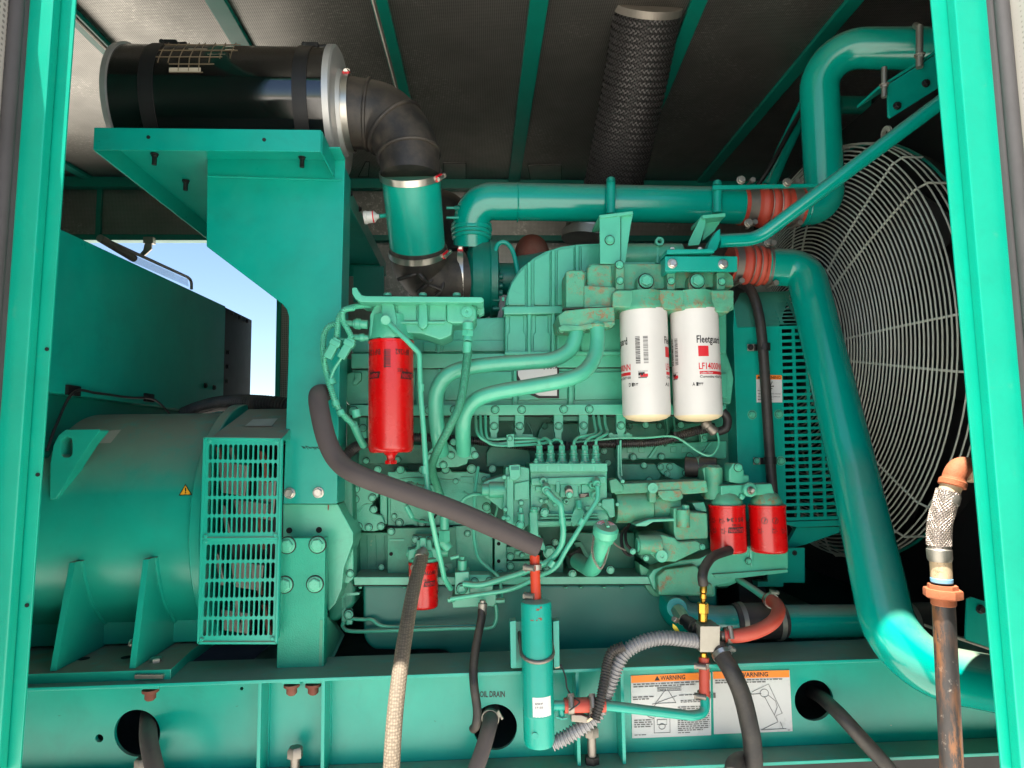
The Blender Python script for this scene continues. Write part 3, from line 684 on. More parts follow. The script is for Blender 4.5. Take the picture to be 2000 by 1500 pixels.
# ------------------------------------------------------------------ air cleaner shelf on its bent-plate column
br = thing('air_cleaner_bracket', 'tall green bent-plate bracket with a shelf holding the air cleaner', 'bracket', P(605, 983, 1.70))
YS = 1.55
xs0, xs1 = P(184, 265, YS).x, P(627, 275, YS).x
zs = P(400, 252, YS).z; zlip = P(400, 295, YS).z
g = G().box(((xs0 + xs1) / 2, 2.13, zs - .002), xs1 - xs0, 1.15, .004)
g.to('shelf_top', 'green', br)
G().box(((xs0 + xs1) / 2, YS, (zs + zlip) / 2), xs1 - xs0, .004, zs - zlip).to('shelf_front_lip', 'green', br, .0012)
G().box((xs1, 2.13, (zs + zlip) / 2), .004, 1.146, zs - zlip).to('shelf_side_lip', 'green', br, .0012)
G().box((xs0, 2.13, (zs + zlip) / 2), .004, 1.146, zs - zlip).to('shelf_side_lip', 'green', br, .0012)
G().box(((xs0 + xs1) / 2, 2.70, (zs + zlip) / 2), xs1 - xs0, .004, zs - zlip).to('shelf_rear_lip', 'green', br, .0012)
YC = 1.70
zc_top = zs - .006
def colpt(px, py): 
    p = P(px, py, YC); p.z = min(p.z, zc_top); return p
pts = [colpt(405, 300), colpt(674, 300), P(664, 700, YC), P(658, 984, YC), P(553, 984, YC), P(563, 700, YC), P(564, 618, YC), P(560, 604, YC), P(552, 594, YC), P(403, 481, YC)]
G().poly3(pts, (0, .006, 0)).to('column_plate', 'green', br, .002)
xf = P(664, 700, YC).x
G().poly3([(xf, YC + .007, zc_top), (xf, YC + .13, zc_top), (xf - .004, YC + .10, P(660, 984, YC).z), (xf - .004, YC + .007, P(660, 984, YC).z)], (-.006, 0, 0)).to('column_side_flange', 'green', br, .002)
G().box(((P(405, 400, YC).x + xf) / 2, YC - .035, zc_top + .0005), xf - P(405, 400, YC).x + .02, .07, .004).to('column_top_flange', 'green', br, .001)
G().prism([(690, 520), (750, 520), (750, 590), (690, 590)], 2.3, .01).to('rear_column_plate', 'green_dark', br)
G().prism([(560, 380), (672, 380), (666, 560), (560, 560)], 2.35, .01).to('rear_column_plate', 'green_dark', br)
for px, py in ((302, 301), (363, 353), (590, 306), (411, 340), (515, 343), (637, 345)):
    p = VZ(px, py, zs - .006); put('bolt', shared('bolt', 'black', hexbolt, 0, 30), p, br, .010 if px in (302, 363, 590) else .007, Euler((R(-90) if False else R(90), 0, 0)))
    if px in (302, 363, 590): G().tube([p, p - Vector((0, 0, .028))], .006, 10).to('stud', 'black', br)
for px, py in ((290, 268), (516, 273)): G().lathe(P(px, py, YS - .0025), (0, -1, 0), [(0, .0045), (.001, .0045)], 14).to('rivet_nut', 'ink', br)
for px, py in ((684, 378), (702, 408)): 
    p = VX(px, py, xs1 + .003); put('bolt', shared('bolt', 'black', hexbolt, 0, 30), p, br, .009, Euler((0, 0, R(90))))
bolt(566, 963, YC - .001, 11, br, 'steel'); bolt(622, 962, YC - .001, 11, br, 'steel')
# scuffed pencil scribble on the plate
sc = G(); rnd = random.Random(3)
for k in range(16): x = 589 + k * 2.7; sc.tube([P(x, 873 + rnd.uniform(-3, 2), YC - .0005), P(x + 5, 876 + rnd.uniform(-3, 3), YC - .0005)], .0007, 4)
sc.to('scratch_mark', 'ink', br)
# ------------------------------------------------------------------ air cleaner
YA = 1.80; ka = K(YA, 664, 214); RA = 116 * ka
ca = P(655, 212, YA); cl_ = P(232, 190, YA - .1); za = zs + RA + .006
ac = thing('air_cleaner', 'glossy black cylindrical air cleaner with silver end caps lying on the green shelf', 'air cleaner', ((ca.x + cl_.x) / 2, YA, zs))
xa0, xa1 = cl_.x, ca.x
G().lathe((xa0, YA, za), (1, 0, 0), [(0, RA - .01), (0, RA), (xa1 - xa0, RA), (xa1 - xa0, RA - .01)], 96).to('canister', 'black_gloss', ac, 0, 30)
G().lathe((xa0 - .016, YA, za), (1, 0, 0), [(0, .02), (0, RA - .012), (.004, RA + .004), (.018, RA + .006), (.02, RA)], 96).to('end_cap', 'alu', ac, 0, 30)
G().lathe((xa1 + .002, YA, za), (1, 0, 0), [(-.004, RA), (-.002, RA + .008), (.014, RA + .008), (.018, RA + .002), (.020, .115), (.030, .11), (.030, .06)], 96).to('end_cap', 'alu', ac, 0, 30)
for px in (282, 583):
    X = P(px, 190, YA - RA).x
    s_ = G().lathe((X - .018, YA, za), (1, 0, 0), [(0, RA), (0, RA + .003), (.036, RA + .003), (.036, RA)], 96, caps=False).to('mounting_strap', 'black', ac, 0, 30)
    top = Vector((X, YA - .02, za + RA))
    b = G().box(top + Vector((0, 0, .010)), .035, .05, .014); b.tube([top + Vector((-.03, .0, .012)), top + Vector((.035, 0, .018))], .008, 8); b.tube([top + Vector((-.02, -.03, .008)), top + Vector((-.02, .03, .014))], .007, 8)
    b.to('strap_buckle', 'black', s_, .002)
# torn lattice patch near the top of the canister
def on_can(px, py, e):
    d = (ROT @ Vector(((px - 1000) / FP, (750 - py) / FP, -1))).normalized(); oc = Vector((0, -YA, CAM.z - za)); dd = Vector((0, d.y, d.z))
    A = dd.dot(dd); B = 2 * dd.dot(oc); C_ = oc.dot(oc) - (RA + e) ** 2; disc = max(0, B * B - 4 * A * C_)
    return CAM + d * ((-B - math.sqrt(disc)) / (2 * A))
pa = G()
def cell(x0, y0, x1, y1, e=.0006): pa.add([on_can(x0, y0, e), on_can(x1, y0, e), on_can(x1, y1, e), on_can(x0, y1, e)], [[0, 1, 2, 3]])
lat = G()
for a in range(9):
    x = 302 + a * 20; lat.tube([on_can(x - 14 + dx * (1 if a < 5 else .6), y, .0012) for dx, y in ((22, 84), (9, 98), (2, 114), (0, 138 if 2 < a < 6 else (122 if a < 7 else 104)))], .0013, 5)
for y, x0, x1 in ((87, 316, 470), (98, 300, 464), (111, 296, 434), (125, 330, 418), (141, 330, 396)): lat.tube([on_can(x0 + (x1 - x0) * t / 8, y, .0012) for t in range(9)], .0013, 5)
lat.to('lattice_patch', 'lattice_tan', ac)
for (x0, y0, x1, y1) in ((368, 87, 405, 96), (405, 87, 440, 106), (330, 132, 392, 141), (440, 90, 458, 98)): cell(x0, y0, x1, y1)
pa.to('torn_label', 'label_dusty', ac)
# ------------------------------------------------------------------ intake ducting
du = thing('intake_elbow', 'large black ribbed rubber elbow clamped to the air cleaner outlet', 'duct', P(800, 340, 1.8))
Y1, Y2 = 1.78, 1.93
c0 = Vector((xa1 + .028, YA, za)); k0 = K(1.8, 700, 230)
path = [c0, c0 + Vector((.03, 0, 0)), P(748, 232, 1.80), P(790, 276, 1.79), P(801, 320, 1.78), P(802, 345, 1.78)]
sp = spline(path, 8); n = len(sp)
rr = [(70 - 13 * min(1, i / n * 1.3)) * k0 for i in range(n)]
G().tube(sp, rr, 40).to('elbow_body', 'rubber', du)
for fr in (.30, .50, .72):
    i = int(fr * n); t = (sp[i + 1] - sp[i - 1]).normalized(); G().tube(ring_pts(sp[i], t, rr[i] + .001, 48), .0055, 8, closed=True).to('elbow_rib', 'rubber', du)
clamp(sp[0] + Vector((.012, 0, 0)), (1, 0, 0), rr[0] + .001, .018, du, (.0, -.5, .86), 'steel', 'red_plastic', sr=.007)
tx = P(802, 341, 1.78); bx = P(816, 487, 1.92); axd = (bx - tx).normalized()
clamp(tx - axd * .0, axd, 58 * k0, .018, du, (.86, -.5, 0), 'steel', 'red_plastic', sr=.007)
gt = tag(G().tube([tx + axd * .004, bx], 56 * k0, 48).to('intake_pipe', 'green', None, origin=bx), 'glossy green straight intake pipe between the two black rubber elbows', 'pipe')
lo = thing('intake_hose', 'black rubber elbow with crossed ribs leading into the turbocharger', 'duct', P(840, 575, 2.0))
pth = [bx - axd * .012, bx + axd * .02, P(824, 520, 1.97), P(850, 545, 2.0), P(880, 545, 2.02), P(908, 543, 2.03)]
sp2 = spline(pth, 8); G().tube(sp2, 58 * k0, 40).to('elbow_body', 'rubber', lo)
clamp(bx + axd * .006, axd, 58 * k0 + .001, .018, lo, (.9, -.45, 0), 'steel', 'red_plastic', sr=.007)
clamp(P(900, 543, 2.03), (1, 0, 0), 58 * k0 + .001, .018, lo, (0, -.4, .9), 'steel', 'red_plastic', sr=.007)
yr = 1.915
for a in (((778, 546, 1.925), (812, 535, 1.90), (842, 524, 1.945)), ((810, 522, 1.905), (825, 542, 1.90), (840, 557, 1.93)), ((815, 572, 1.945), (836, 554, 1.925), (856, 536, 1.945)), ((838, 556, 1.925), (862, 566, 1.935)), ((868, 540, 1.945), (862, 566, 1.94), (850, 578, 1.95))):
    G().tube(spline([P(x, y, Y - .010) for x, y, Y in a], 5), .006, 8).to('moulded_rib', 'rubber', lo)
# restriction indicator
ri = thing('restriction_indicator', 'small white restriction indicator screwed into the green intake pipe', 'indicator', P(727, 423, 1.84))
G().tube([P(741, 422, 1.84), P(760, 420, 1.85)], .006, 10).to('stub', 'green', ri)
G().lathe(P(711, 425, 1.84), (1, 0, .1), [(0, .012), (0, .018), (.008, .019), (.010, .017), (.028, .017), (.032, .013), (.036, .008), (.042, .006)], 24).to('indicator_body', 'white', ri)
G().lathe(P(711, 425, 1.84), (1, 0, .1), [(.0245, .0174), (.028, .0174)], 24, caps=False).to('red_mark', 'ink_red', ri)
# second air intake behind
G().tube(spline([P(838, 405, 2.62), P(872, 412, 2.6), P(888, 440, 2.58), P(892, 500, 2.56)], 6), .075, 24).to('second_elbow', 'rubber', None, origin=P(892, 500, 2.56))
o = bpy.data.objects['second_elbow']; o.name = 'rear_intake_elbow'; tag(o, 'brown-black rear intake elbow half hidden behind the green intake pipe', 'duct')
# ------------------------------------------------------------------ exhaust riser in its knitted sleeve
ex = thing('exhaust_riser', 'black knitted sleeve exhaust riser rising through the roof', 'exhaust pipe', P(1190, 460, 2.35))
pth = [P(1150, 465, 2.42), P(1180, 425, 2.40), P(1199, 355, 2.33), P(1220, 260, 2.22), P(1246, 130, 2.08), P(1266, 10, 1.95)]
sp3 = spline(pth, 14); kk = [59 * K(2.33)] * len(sp3)
G().tube(sp3[20:], .104, 40).to('pipe_core', 'void', ex)
# woven strands: two helical families of flat wire
kn = G(); m = 44; L3 = sp3[16:]
tot = sum((b - a).length for a, b in zip(L3, L3[1:]))
def along(s):
    acc = 0
    for a, b in zip(L3, L3[1:]):
        l = (b - a).length
        if acc + l >= s: return a.lerp(b, (s - acc) / l), (b - a).normalized()
        acc += l
    return L3[-1], (L3[-1] - L3[-2]).normalized()
rows = int(tot / .0105)
for i in range(rows):
    c, t = along((i + .5) * .0105); u = Vector((0, 0, 1)).cross(t); u = Vector((1, 0, 0)) - t * t.x; u.normalize(); w = t.cross(u)
    for j in range(m):
        a = 2 * math.pi * (j + .5 * (i % 2)) / m
        nrm = u * math.cos(a) + w * math.sin(a)
        if nrm.y > .35: continue
        tg = -u * math.sin(a) + w * math.cos(a); p = c + nrm * .1055; sgn = 1 if i % 2 else -1
        e1 = (tg * .0075 + t * sgn * .0042); e2 = t * .0030; up = nrm * .0022
        kn.add([p - e1 - e2, p - e2 + up, p + e1 - e2, p + e1 + e2, p + e2 + up, p - e1 + e2], [[0, 1, 4, 5], [1, 2, 3, 4]])
o = kn.to('knitted_sleeve', 'sleeve', ex, 0, 20); o['kind'] = 'stuff'
c, t = along(tot); G().lathe(c - t * .02, t, [(0, .108), (.022, .109), (.024, .100)], 40).to('sleeve_band', 'dull_steel', ex)
G().lathe(P(1150, 455, 2.42), (.15, 0, 1), [(-.03, .10), (0, .10), (0, .075), (.02, .075), (.02, .09), (.05, .09)], 30).to('flange', 'zinc', ex)
G().lathe(P(1152, 445, 2.40), (.2, -.1, 1), [(0, .06), (.05, .06)], 30).to('pipe_band', 'alu', ex)
# ------------------------------------------------------------------ diesel engine
en = thing('diesel_engine', 'large pale green six cylinder diesel engine with bolted cast housings', 'engine', P(1050, 1290, 2.2))
E = 'engine_green'; CG = 'cast_green'
def pr(name, pts, Y, dep, m=E, bev=.003, parent=None): return G().prism(pts, Y, dep).to(name, m, parent or en, bev)
def bx(name, x0, y0, x1, y1, Y, dep, m=E, bev=.003, parent=None): return G().rect(x0, y0, x1, y1, Y, dep).to(name, m, parent or en, bev)
def cy(name, a, b, rp, m=E, parent=None, seg=24, prof=None, bev=.0015):     # cylinder between two (px,py,Y), radius in px
    p, q = P(*a), P(*b); k = K(a[2], a[0], a[1]); L_ = (q - p).length
    pf = [(h * L_, r * k) for h, r in prof] if prof else [(0, rp * k - bev), (bev, rp * k), (L_ - bev, rp * k), (L_, rp * k - bev)]
    return G().lathe(p, q - p, pf, seg).to(name, m, parent or en, 0, 35)
def pipe(name, pts, rp, m=E, parent=None, fil=.03, seg=14, sp=False, Yk=None):
    q = [P(*p) for p in pts]; k = K(Yk or pts[0][2], pts[0][0], pts[0][1])
    if sp: return G().tube(spline(q, 7), rp * k, seg).to(name, m, parent or en)
    return G().tube(q, rp * k, seg, fil=fil).to(name, m, parent or en)
# crankcase, head and pan bodies
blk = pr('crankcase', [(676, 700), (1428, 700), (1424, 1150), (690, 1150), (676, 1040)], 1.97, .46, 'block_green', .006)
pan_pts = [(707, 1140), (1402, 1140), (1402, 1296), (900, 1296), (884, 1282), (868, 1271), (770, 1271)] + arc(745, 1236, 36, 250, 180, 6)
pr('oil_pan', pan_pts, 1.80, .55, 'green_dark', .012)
pr('pan_flange', [(690, 1127), (1272, 1126), (1272, 1141), (692, 1143)], 1.775, .2, E, .002)
for x in (704, 790, 1105, 1135, 1180, 1215): bolt(x, 1146, 1.79, 4, en, E, (0, 0, -1))
# ---------------- head / rocker housing
hd = pr('rocker_housing', [(688, 690), (1408, 690), (1414, 792), (690, 794)], 1.865, .4, E, .004)
pr('rocker_ledge', [(686, 690), (1405, 690), (1408, 716), (686, 720)], 1.85, .05, E, .003)
for a, b in ((720, 812), (868, 1000), (1012, 1108), (1122, 1222), (1232, 1398)):
    pr('housing_panel', [(a, 727), (b, 725), (b + 1, 780), (a, 782)], 1.858, .03, E, .004)
for x in (816, 858, 1006, 1115, 1227): pr('housing_rib', [(x - 3, 720), (x + 3, 720), (x + 5, 792), (x - 5, 792)], 1.85, .03, E, .003)
rl = pr('head_rail', [(684, 791), (1418, 789), (1418, 809), (684, 812)], 1.822, .14, E, .002)
bolts([(690, 803, 1.821, 9), (838, 801), (887, 800), (967, 800), (1019, 800), (1101, 799), (1151, 799), (1408, 797)], 1.821, 7.5, en)
pr('end_cover', [(670, 732), (700, 722), (720, 722), (722, 790), (680, 792), (674, 780)], 1.84, .2, CG, .006)
pr('end_cover_boss', [(690, 727), (706, 727), (706, 742), (696, 752), (688, 752), (688, 745), (692, 740)], 1.83, .03, CG, .004)
# right end of the head
pr('end_cover', [(1400, 655), (1417, 655), (1420, 690), (1430, 720), (1434, 740), (1428, 790), (1405, 788)], 1.85, .25, CG, .006)
bx('end_cover_boss', 1402, 728, 1422, 778, 1.835, .03, CG, .006)
# upper rocker cover behind the fuel filter head
pr('rocker_cover', [(686, 666), (720, 655), (832, 636), (930, 621), (988, 618), (988, 690), (686, 690)], 1.885, .3, E, .008)
for x in (857,): pr('cover_rib', [(x - 4, 655), (x + 4, 655), (x + 4, 690), (x - 4, 690)], 1.875, .03, E, .003)
bx('cover_panel', 866, 664, 985, 686, 1.88, .02, E, .003)
bx('cover_panel', 826, 668, 850, 687, 1.88, .02, E, .003)
# ---------------- ribbed intake housing
top = [(986, 606), (989, 578), (998, 551), (1016, 524), (1042, 503), (1066, 490), (1095, 481), (1130, 476), (1182, 474)]
pr('intake_housing', top + [(1420, 500), (1420, 690), (986, 690)], 1.835, .34, E, .006)
def topy(x):
    for a, b in zip(top, top[1:]):
        if a[0] <= x <= b[0]: return a[1] + (b[1] - a[1]) * (x - a[0]) / (b[0] - a[0])
    return 475
for a, b in ((992, 1026), (1043, 1074), (1089, 1121), (1136, 1176)):
    n = 5; xs = [a + (b - a) * i / n for i in range(n + 1)]
    pr('housing_panel', [(x, topy(x) + 5) for x in xs] + [(b, 596), (a, 596)], 1.828, .02, E, .003)
    pr('housing_panel', [(a + 3, 616), (b - 3, 616), (b - 3, 648), (b + 1, 654), (b + 1, 688), (a - 1, 688), (a - 1, 654), (a + 3, 648)], 1.829, .02, E, .003)
for x in (1034, 1081, 1128):
    pr('housing_rib', [(x - 4, topy(x) + 2), (x + 4, topy(x) + 1), (x + 4, 690), (x - 4, 690)], 1.820, .03, E, .004)
pr('housing_band', [(984, 599), (1112, 597), (1112, 612), (984, 614)], 1.812, .04, E, .003)
bolt(991, 596, 1.83, 4, en, E, (0, 0, 1)); bolt(984, 584, 1.84, 5, en, E, (-1, 0, 0)); bolt(984, 603, 1.84, 5, en, E, (-1, 0, 0))
pr('housing_lip', [(986, 686), (1240, 686), (1240, 693), (986, 693)], 1.822, .05, E, .002)
# charge air outlet casting with part number frame
cy('outlet_casting', (1205, 500, 1.86), (1330, 500, 1.86), 24, CG)
fr_ = G()
for a, b in (((1227, 494), (1265, 494)), ((1227, 506), (1265, 506)), ((1227, 494), (1227, 506)), ((1265, 494), (1265, 506))): fr_.tube([P(*a, 1.832), P(*b, 1.832)], .0016, 6)
for k in range(6): fr_.tube([P(1231 + k * 6, 497, 1.831), P(1235 + k * 6, 497, 1.831), P(1235 + k * 6, 503, 1.831), P(1231 + k * 6, 503, 1.831)], .0012, 5, closed=(k % 2 == 0))
fr_.to('casting_number_frame', CG, en)
pipe('lifting_eye_stem', [(1284, 515, 1.83), (1285, 485, 1.83)], 4)
G().lathe(P(1286, 474, 1.835), (0, -1, 0), [(0, .006), (0, .0125), (.014, .0125), (.014, .006)], 20, caps=False).to('lifting_eye', E, en, 0, 35)
# ---------------- filter heads for the white filters
fh = pr('oil_filter_head', [(1106, 532), (1112, 527), (1138, 527), (1142, 531), (1150, 516), (1160, 514), (1296, 515), (1300, 518), (1420, 528), (1432, 540), (1434, 560), (1200, 567), (1142, 600), (1106, 602)], 1.735, .12, 'rust_green', .005)
pr('filter_head_rim', [(1196, 572), (1204, 566), (1240, 566), (1250, 564), (1300, 565), (1340, 566), (1434, 566), (1434, 596), (1424, 611), (1300, 604), (1196, 600)], 1.685, .16, 'rust_green', .005)
pr('filter_head_column', [(1105, 530), (1113, 527), (1136, 527), (1143, 532), (1143, 600), (1105, 602)], 1.712, .08, 'rust_green', .012)
pr('filter_head_wall', [(1146, 522), (1156, 515), (1196, 515), (1198, 565), (1146, 600)], 1.722, .08, 'rust_green', .010)
pr('filter_head_floor', [(1140, 556), (1204, 560), (1204, 602), (1140, 604)], 1.708, .10, 'rust_green', .006)
pr('filter_head_flange', [(1090, 616), (1104, 606), (1142, 602), (1165, 595), (1200, 597), (1202, 626), (1196, 632), (1160, 633), (1130, 640), (1094, 638)], 1.69, .14, 'rust_green', .004)
pr('pipe_flange', [(1090, 640), (1100, 634), (1130, 636), (1160, 630), (1200, 628), (1202, 633), (1190, 638), (1160, 640), (1140, 644), (1110, 646), (1094, 646)], 1.685, .07, 'rust_green', .002)
bolts([(1097, 645), (1140, 641), (1192, 635)], 1.70, 6, en, 'rust_green')
for x, r_ in ((1203, 9), (1303, 9), (1400, 9)): pr('head_lug', [(x, 517 if x < 1300 else 531), (x + 17, 515 if x < 1300 else 531), (x + 17, 566), (x, 566)], 1.705, .05, 'rust_green', .004)
for cx_, cy_ in ((1262, 549), (1362, 549)):
    pr('plug_boss', arc(cx_, cy_, 17, 0, 180, 10) + [(cx_ - 17, 568), (cx_ + 17, 568)], 1.702, .05, 'rust_green', .003)
    bolt(cx_, cy_, 1.70, 14, en, 'engine_green', name='plug', deep=.8)
bolts([(1210, 517, 1.704, 8), (1211, 548, 1.703, 7), (1311, 549, 1.703, 7), (1410, 550, 1.703, 7)], 1.703, 7, en)
for x0, x1 in ((1207, 1299), (1304, 1397)):
    c = P((x0 + x1) / 2, 600, 1.735); k = K(1.735, 1300, 600); r_ = (x1 - x0) / 2 * k
    G().lathe((c.x, c.y, P(1300, 611, 1.735).z), (0, 0, 1), [(0, r_ * 1.01), (.004, r_ * 1.04), (.012, r_ * 1.03), (.02, r_ * .99), (.05, r_ * .98)], 40).to('filter_seat', 'rust_green', en, 0, 35)
pr('filter_head_tail', [(1400, 596), (1434, 594), (1434, 604), (1408, 616), (1398, 616)], 1.72, .12, 'rust_green', .004)
# ---------------- pipe bracket, bar and strut
pb = thing('pipe_support_bracket', 'green angle bracket holding up the horizontal charge pipe beside the ribbed housing', 'bracket', P(1195, 515, 1.72))
G().prism([(1171, 420), (1212, 416), (1212, 515), (1172, 515)], 1.725, .006).to('upright_plate', E, pb, .0015)
G().poly3([P(1171, 420, 1.72), P(1236, 412, 1.72), P(1236, 418, 1.72), P(1171, 426, 1.72)], (0, .12, 0)).to('seat_plate', E, pb, .001)
G().prism([(1213, 418), (1237, 416), (1232, 440), (1221, 514), (1213, 512)], 1.735, .005).to('gusset', E, pb, .001)
bolt(1191, 469, 1.723, 9, pb, E); bolt(1194, 421, 1.75, 5, pb, E, (0, 0, -1)); bolt(1225, 420, 1.75, 5, pb, E, (0, 0, -1))
ub = thing('pipe_support_bracket', 'green folded bracket under the charge pipe next to the red upper coupling', 'bracket', P(1375, 480, 1.75))
G().prism([(1344, 480), (1346, 470), (1370, 421), (1378, 420), (1378, 440), (1366, 478)], 1.75, .006).to('upright_plate', E, ub, .001)
G().poly3([P(1372, 420, 1.74), P(1417, 416, 1.74), P(1417, 423, 1.74), P(1372, 427, 1.74)], (0, .10, 0)).to('seat_plate', E, ub, .001)
G().prism([(1378, 428), (1412, 425), (1395, 452), (1372, 470)], 1.78, .005).to('gusset', E, ub, .001)
bx('mount_bar', 1299, 500, 1441, 530, 1.685, .012, 'green', .003)
pr('mount_bar_lug', [(1300, 500), (1322, 499), (1322, 532), (1300, 532)], 1.69, .06, 'green', .003)
bolt(1313, 515, 1.684, 10, en, 'steel'); bolt(1412, 516, 1.684, 10, en, 'steel')
# ---------------- fuel filter head for the tall red filter
fu = thing('fuel_filter_manifold', 'green cast fuel filter head with top plate above the tall red filter', 'filter manifold', P(830, 665, 1.66))
G().prism([(687, 562), (696, 561), (701, 570), (706, 576), (714, 578), (940, 580), (945, 584), (945, 589), (940, 591), (704, 590), (694, 584), (688, 574)], 1.60, .11).to('top_plate', E, fu, .002)
G().poly3([P(920, 590, 1.68), P(945, 588, 1.68), P(946, 612, 1.68), P(936, 617, 1.68), P(922, 600, 1.68)], (0, .03, 0)).to('plate_tab', E, fu, .002)
G().prism([(730, 598), (745, 588), (768, 588), (775, 592), (870, 592), (905, 590), (926, 592), (932, 602), (932, 622), (926, 632), (884, 632), (884, 640), (882, 655), (860, 664), (824, 652), (790, 650), (772, 650), (768, 664), (728, 664), (721, 655), (722, 615)], 1.640, .10).to('head_casting', CG, fu, .005)
G().prism([(744, 587), (768, 587), (776, 625), (770, 664), (742, 664), (745, 626)], 1.622, .04).to('head_web', CG, fu, .005)
G().prism([(817, 588), (834, 588), (836, 632), (832, 640), (826, 644), (819, 640), (816, 632)], 1.622, .04).to('head_web', CG, fu, .006)
for a, b in ((776, 814), (838, 872)): G().prism([(a, 594), (b, 594), (b, 626), (a, 627)], 1.637, .02).to('head_panel', CG, fu, .003)
G().prism([(774, 627), (870, 627), (868, 632), (776, 632)], 1.630, .03).to('head_ridge', CG, fu, .002)
G().prism([(872, 592), (918, 592), (931, 602), (931, 622), (920, 632), (884, 632), (872, 628)], 1.626, .03).to('port_block', CG, fu, .006)
c = P(912, 610, 1.624)
G().lathe(c, (0, -1, 0), [(0, .0135), (.004, .0135), (.004, .009), (.006, .009), (.006, .0035), (.002, .0035)], 24).to('port_plug', E, fu, 0, 35)
cyl = lambda n, a, b, r_, m=E, p=None: cy(n, a, b, r_, m, p or fu)
for x in (757, 826, 892): G().lathe(P(x, 578, 1.65), (0, 0, 1), [(0, .010), (.005, .010), (.008, .007)], 12).to('bolt', E, fu)
c = P(764, 664, 1.675); kf = K(1.675, 764, 700)
G().lathe((c.x, c.y, c.z - .001), (0, 0, 1), [(0, 43 * kf), (.006, 44 * kf), (.02, 43 * kf), (.06, 40 * kf)], 40).to('filter_seat', CG, fu, 0, 35)
cyl('banjo_bolt', (753, 625, 1.605), (753, 625, 1.64), 10)
pp = pipe('fuel_line', [(757, 630, 1.615), (795, 665, 1.60), (819, 690, 1.60), (821, 760, 1.60), (828, 850, 1.60), (832, 920, 1.60), (838, 990, 1.60), (855, 1070, 1.62), (868, 1130, 1.66), (880, 1150, 1.70)], 5.2, E, fu, .02)
for (x, y, dx, dy) in ((822, 750, 0, 1), (829, 910, .06, 1), (831, 952, .1, 1)): G().lathe(P(x, y, 1.60), (dx, 0, -dy), [(0, .0078), (.018, .0078)], 12).to('line_ferrule', E, fu)
# connectors on the left of the head
cyl('sensor', (719, 634, 1.66), (690, 632, 1.66), 9); cyl('sensor_nut', (705, 633, 1.66), (694, 632, 1.66), 11); cyl('sensor', (690, 632, 1.66), (672, 630, 1.66), 6)
cyl('sensor', (722, 660, 1.67), (690, 658, 1.67), 6); cyl('sensor_nut', (712, 659, 1.67), (702, 659, 1.67), 8)
# braided hose from the head port
bh = thing('braided_fuel_hose', 'green braided hose curving down from the fuel filter head past the twin pipes', 'hose', P(866, 1040, 1.72))
G().tube(spline(PP([(913, 668, 1.62), (913, 690, 1.62), (908, 735, 1.61), (898, 790, 1.60), (880, 830, 1.60), (852, 885, 1.63), (844, 915, 1.67), (852, 945, 1.72), (862, 975, 1.74), (868, 1010, 1.74)]), 7), 8.3 * K(1.62), 16).to('hose_body', 'green_braid', bh)
cyf = lambda a, b, r_, n='hose_fitting', prof=None, seg=24: cy(n, a, b, r_, E, bh, seg, prof)
cyf((914, 630, 1.63), (914, 645, 1.63), 11); cyf((914, 645, 1.63), (913, 657, 1.63), 11.5, 'fitting_nut', None, 6); cyf((913, 657, 1.63), (913, 668, 1.625), 9); cyf((913, 668, 1.62), (912, 690, 1.62), 8.8)
cyf((868, 1008, 1.74), (868, 1035, 1.74), 9); cyf((868, 1035, 1.74), (868, 1058, 1.74), 12, 'fitting_nut', None, 6); cyf((862, 1055, 1.745), (878, 1072, 1.745), 10)
# ---------------- twin pipes
tp = thing('coolant_pipe', 'upper of two curved green pipes from the oil filter head to the block', 'pipe', P(862, 885, 1.72), 'twin curved pipes')
q = spline(PP([(1124, 636, 1.71), (1124, 658, 1.705), (1112, 684, 1.70), (1080, 702, 1.69), (1030, 707, 1.68), (960, 712, 1.68), (905, 720, 1.68), (872, 735, 1.68), (854, 762, 1.69), (851, 800, 1.70), (856, 850, 1.72), (862, 884, 1.76)]), 8)
G().tube(q, 15.2 * K(1.69), 24).to('pipe_body', E, tp)
G().lathe(P(1124, 646, 1.71), (0, 0, 1), [(0, .0215), (.006, .0235), (.010, .0215)], 24).to('pipe_collar', 'rust_green', tp)
tq = thing('coolant_pipe', 'lower of two curved green pipes from the oil filter head to the block', 'pipe', P(905, 885, 1.72), 'twin curved pipes')
q = spline(PP([(1166, 632, 1.70), (1167, 668, 1.695), (1160, 700, 1.68), (1138, 728, 1.66), (1100, 743, 1.65), (1040, 754, 1.645), (972, 766, 1.645), (932, 780, 1.655), (909, 806, 1.67), (904, 840, 1.69), (906, 884, 1.74)]), 8)
G().tube(q, 15.2 * K(1.66), 24).to('pipe_body', E, tq)
G().lathe(P(1166, 640, 1.70), (0, 0, 1), [(0, .0215), (.006, .0235), (.010, .0215)], 24).to('pipe_collar', 'rust_green', tq)
pr('pipe_base_flange', [(832, 888), (848, 868), (880, 868), (892, 880), (910, 874), (926, 872), (937, 892), (930, 897), (915, 897), (912, 906), (894, 912), (855, 914), (838, 902)], 1.80, .05, CG, .003)
bolts([(841, 893), (881, 889), (886, 863), (928, 889), (866, 908), (844, 905)], 1.799, 7, en)
# emblem plate between the pipes
em = tag(pr('nameplate', [(1003, 707), (1052, 690), (1092, 690), (1092, 778), (1052, 778), (1032, 769), (1016, 752), (1006, 735)], 1.852, .004, 'ink', .001), None)
pr('nameplate_face', [(1010, 710), (1053, 694), (1088, 694), (1088, 773), (1054, 773), (1036, 765), (1020, 748), (1012, 733)], 1.8495, .002, 'paper', 0, em)
t = G(); text_px(t, 'No.2', 1062, 712, 1090, 722, 1.8485, slope=-.1); t.to('nameplate_lettering', 'ink', em)
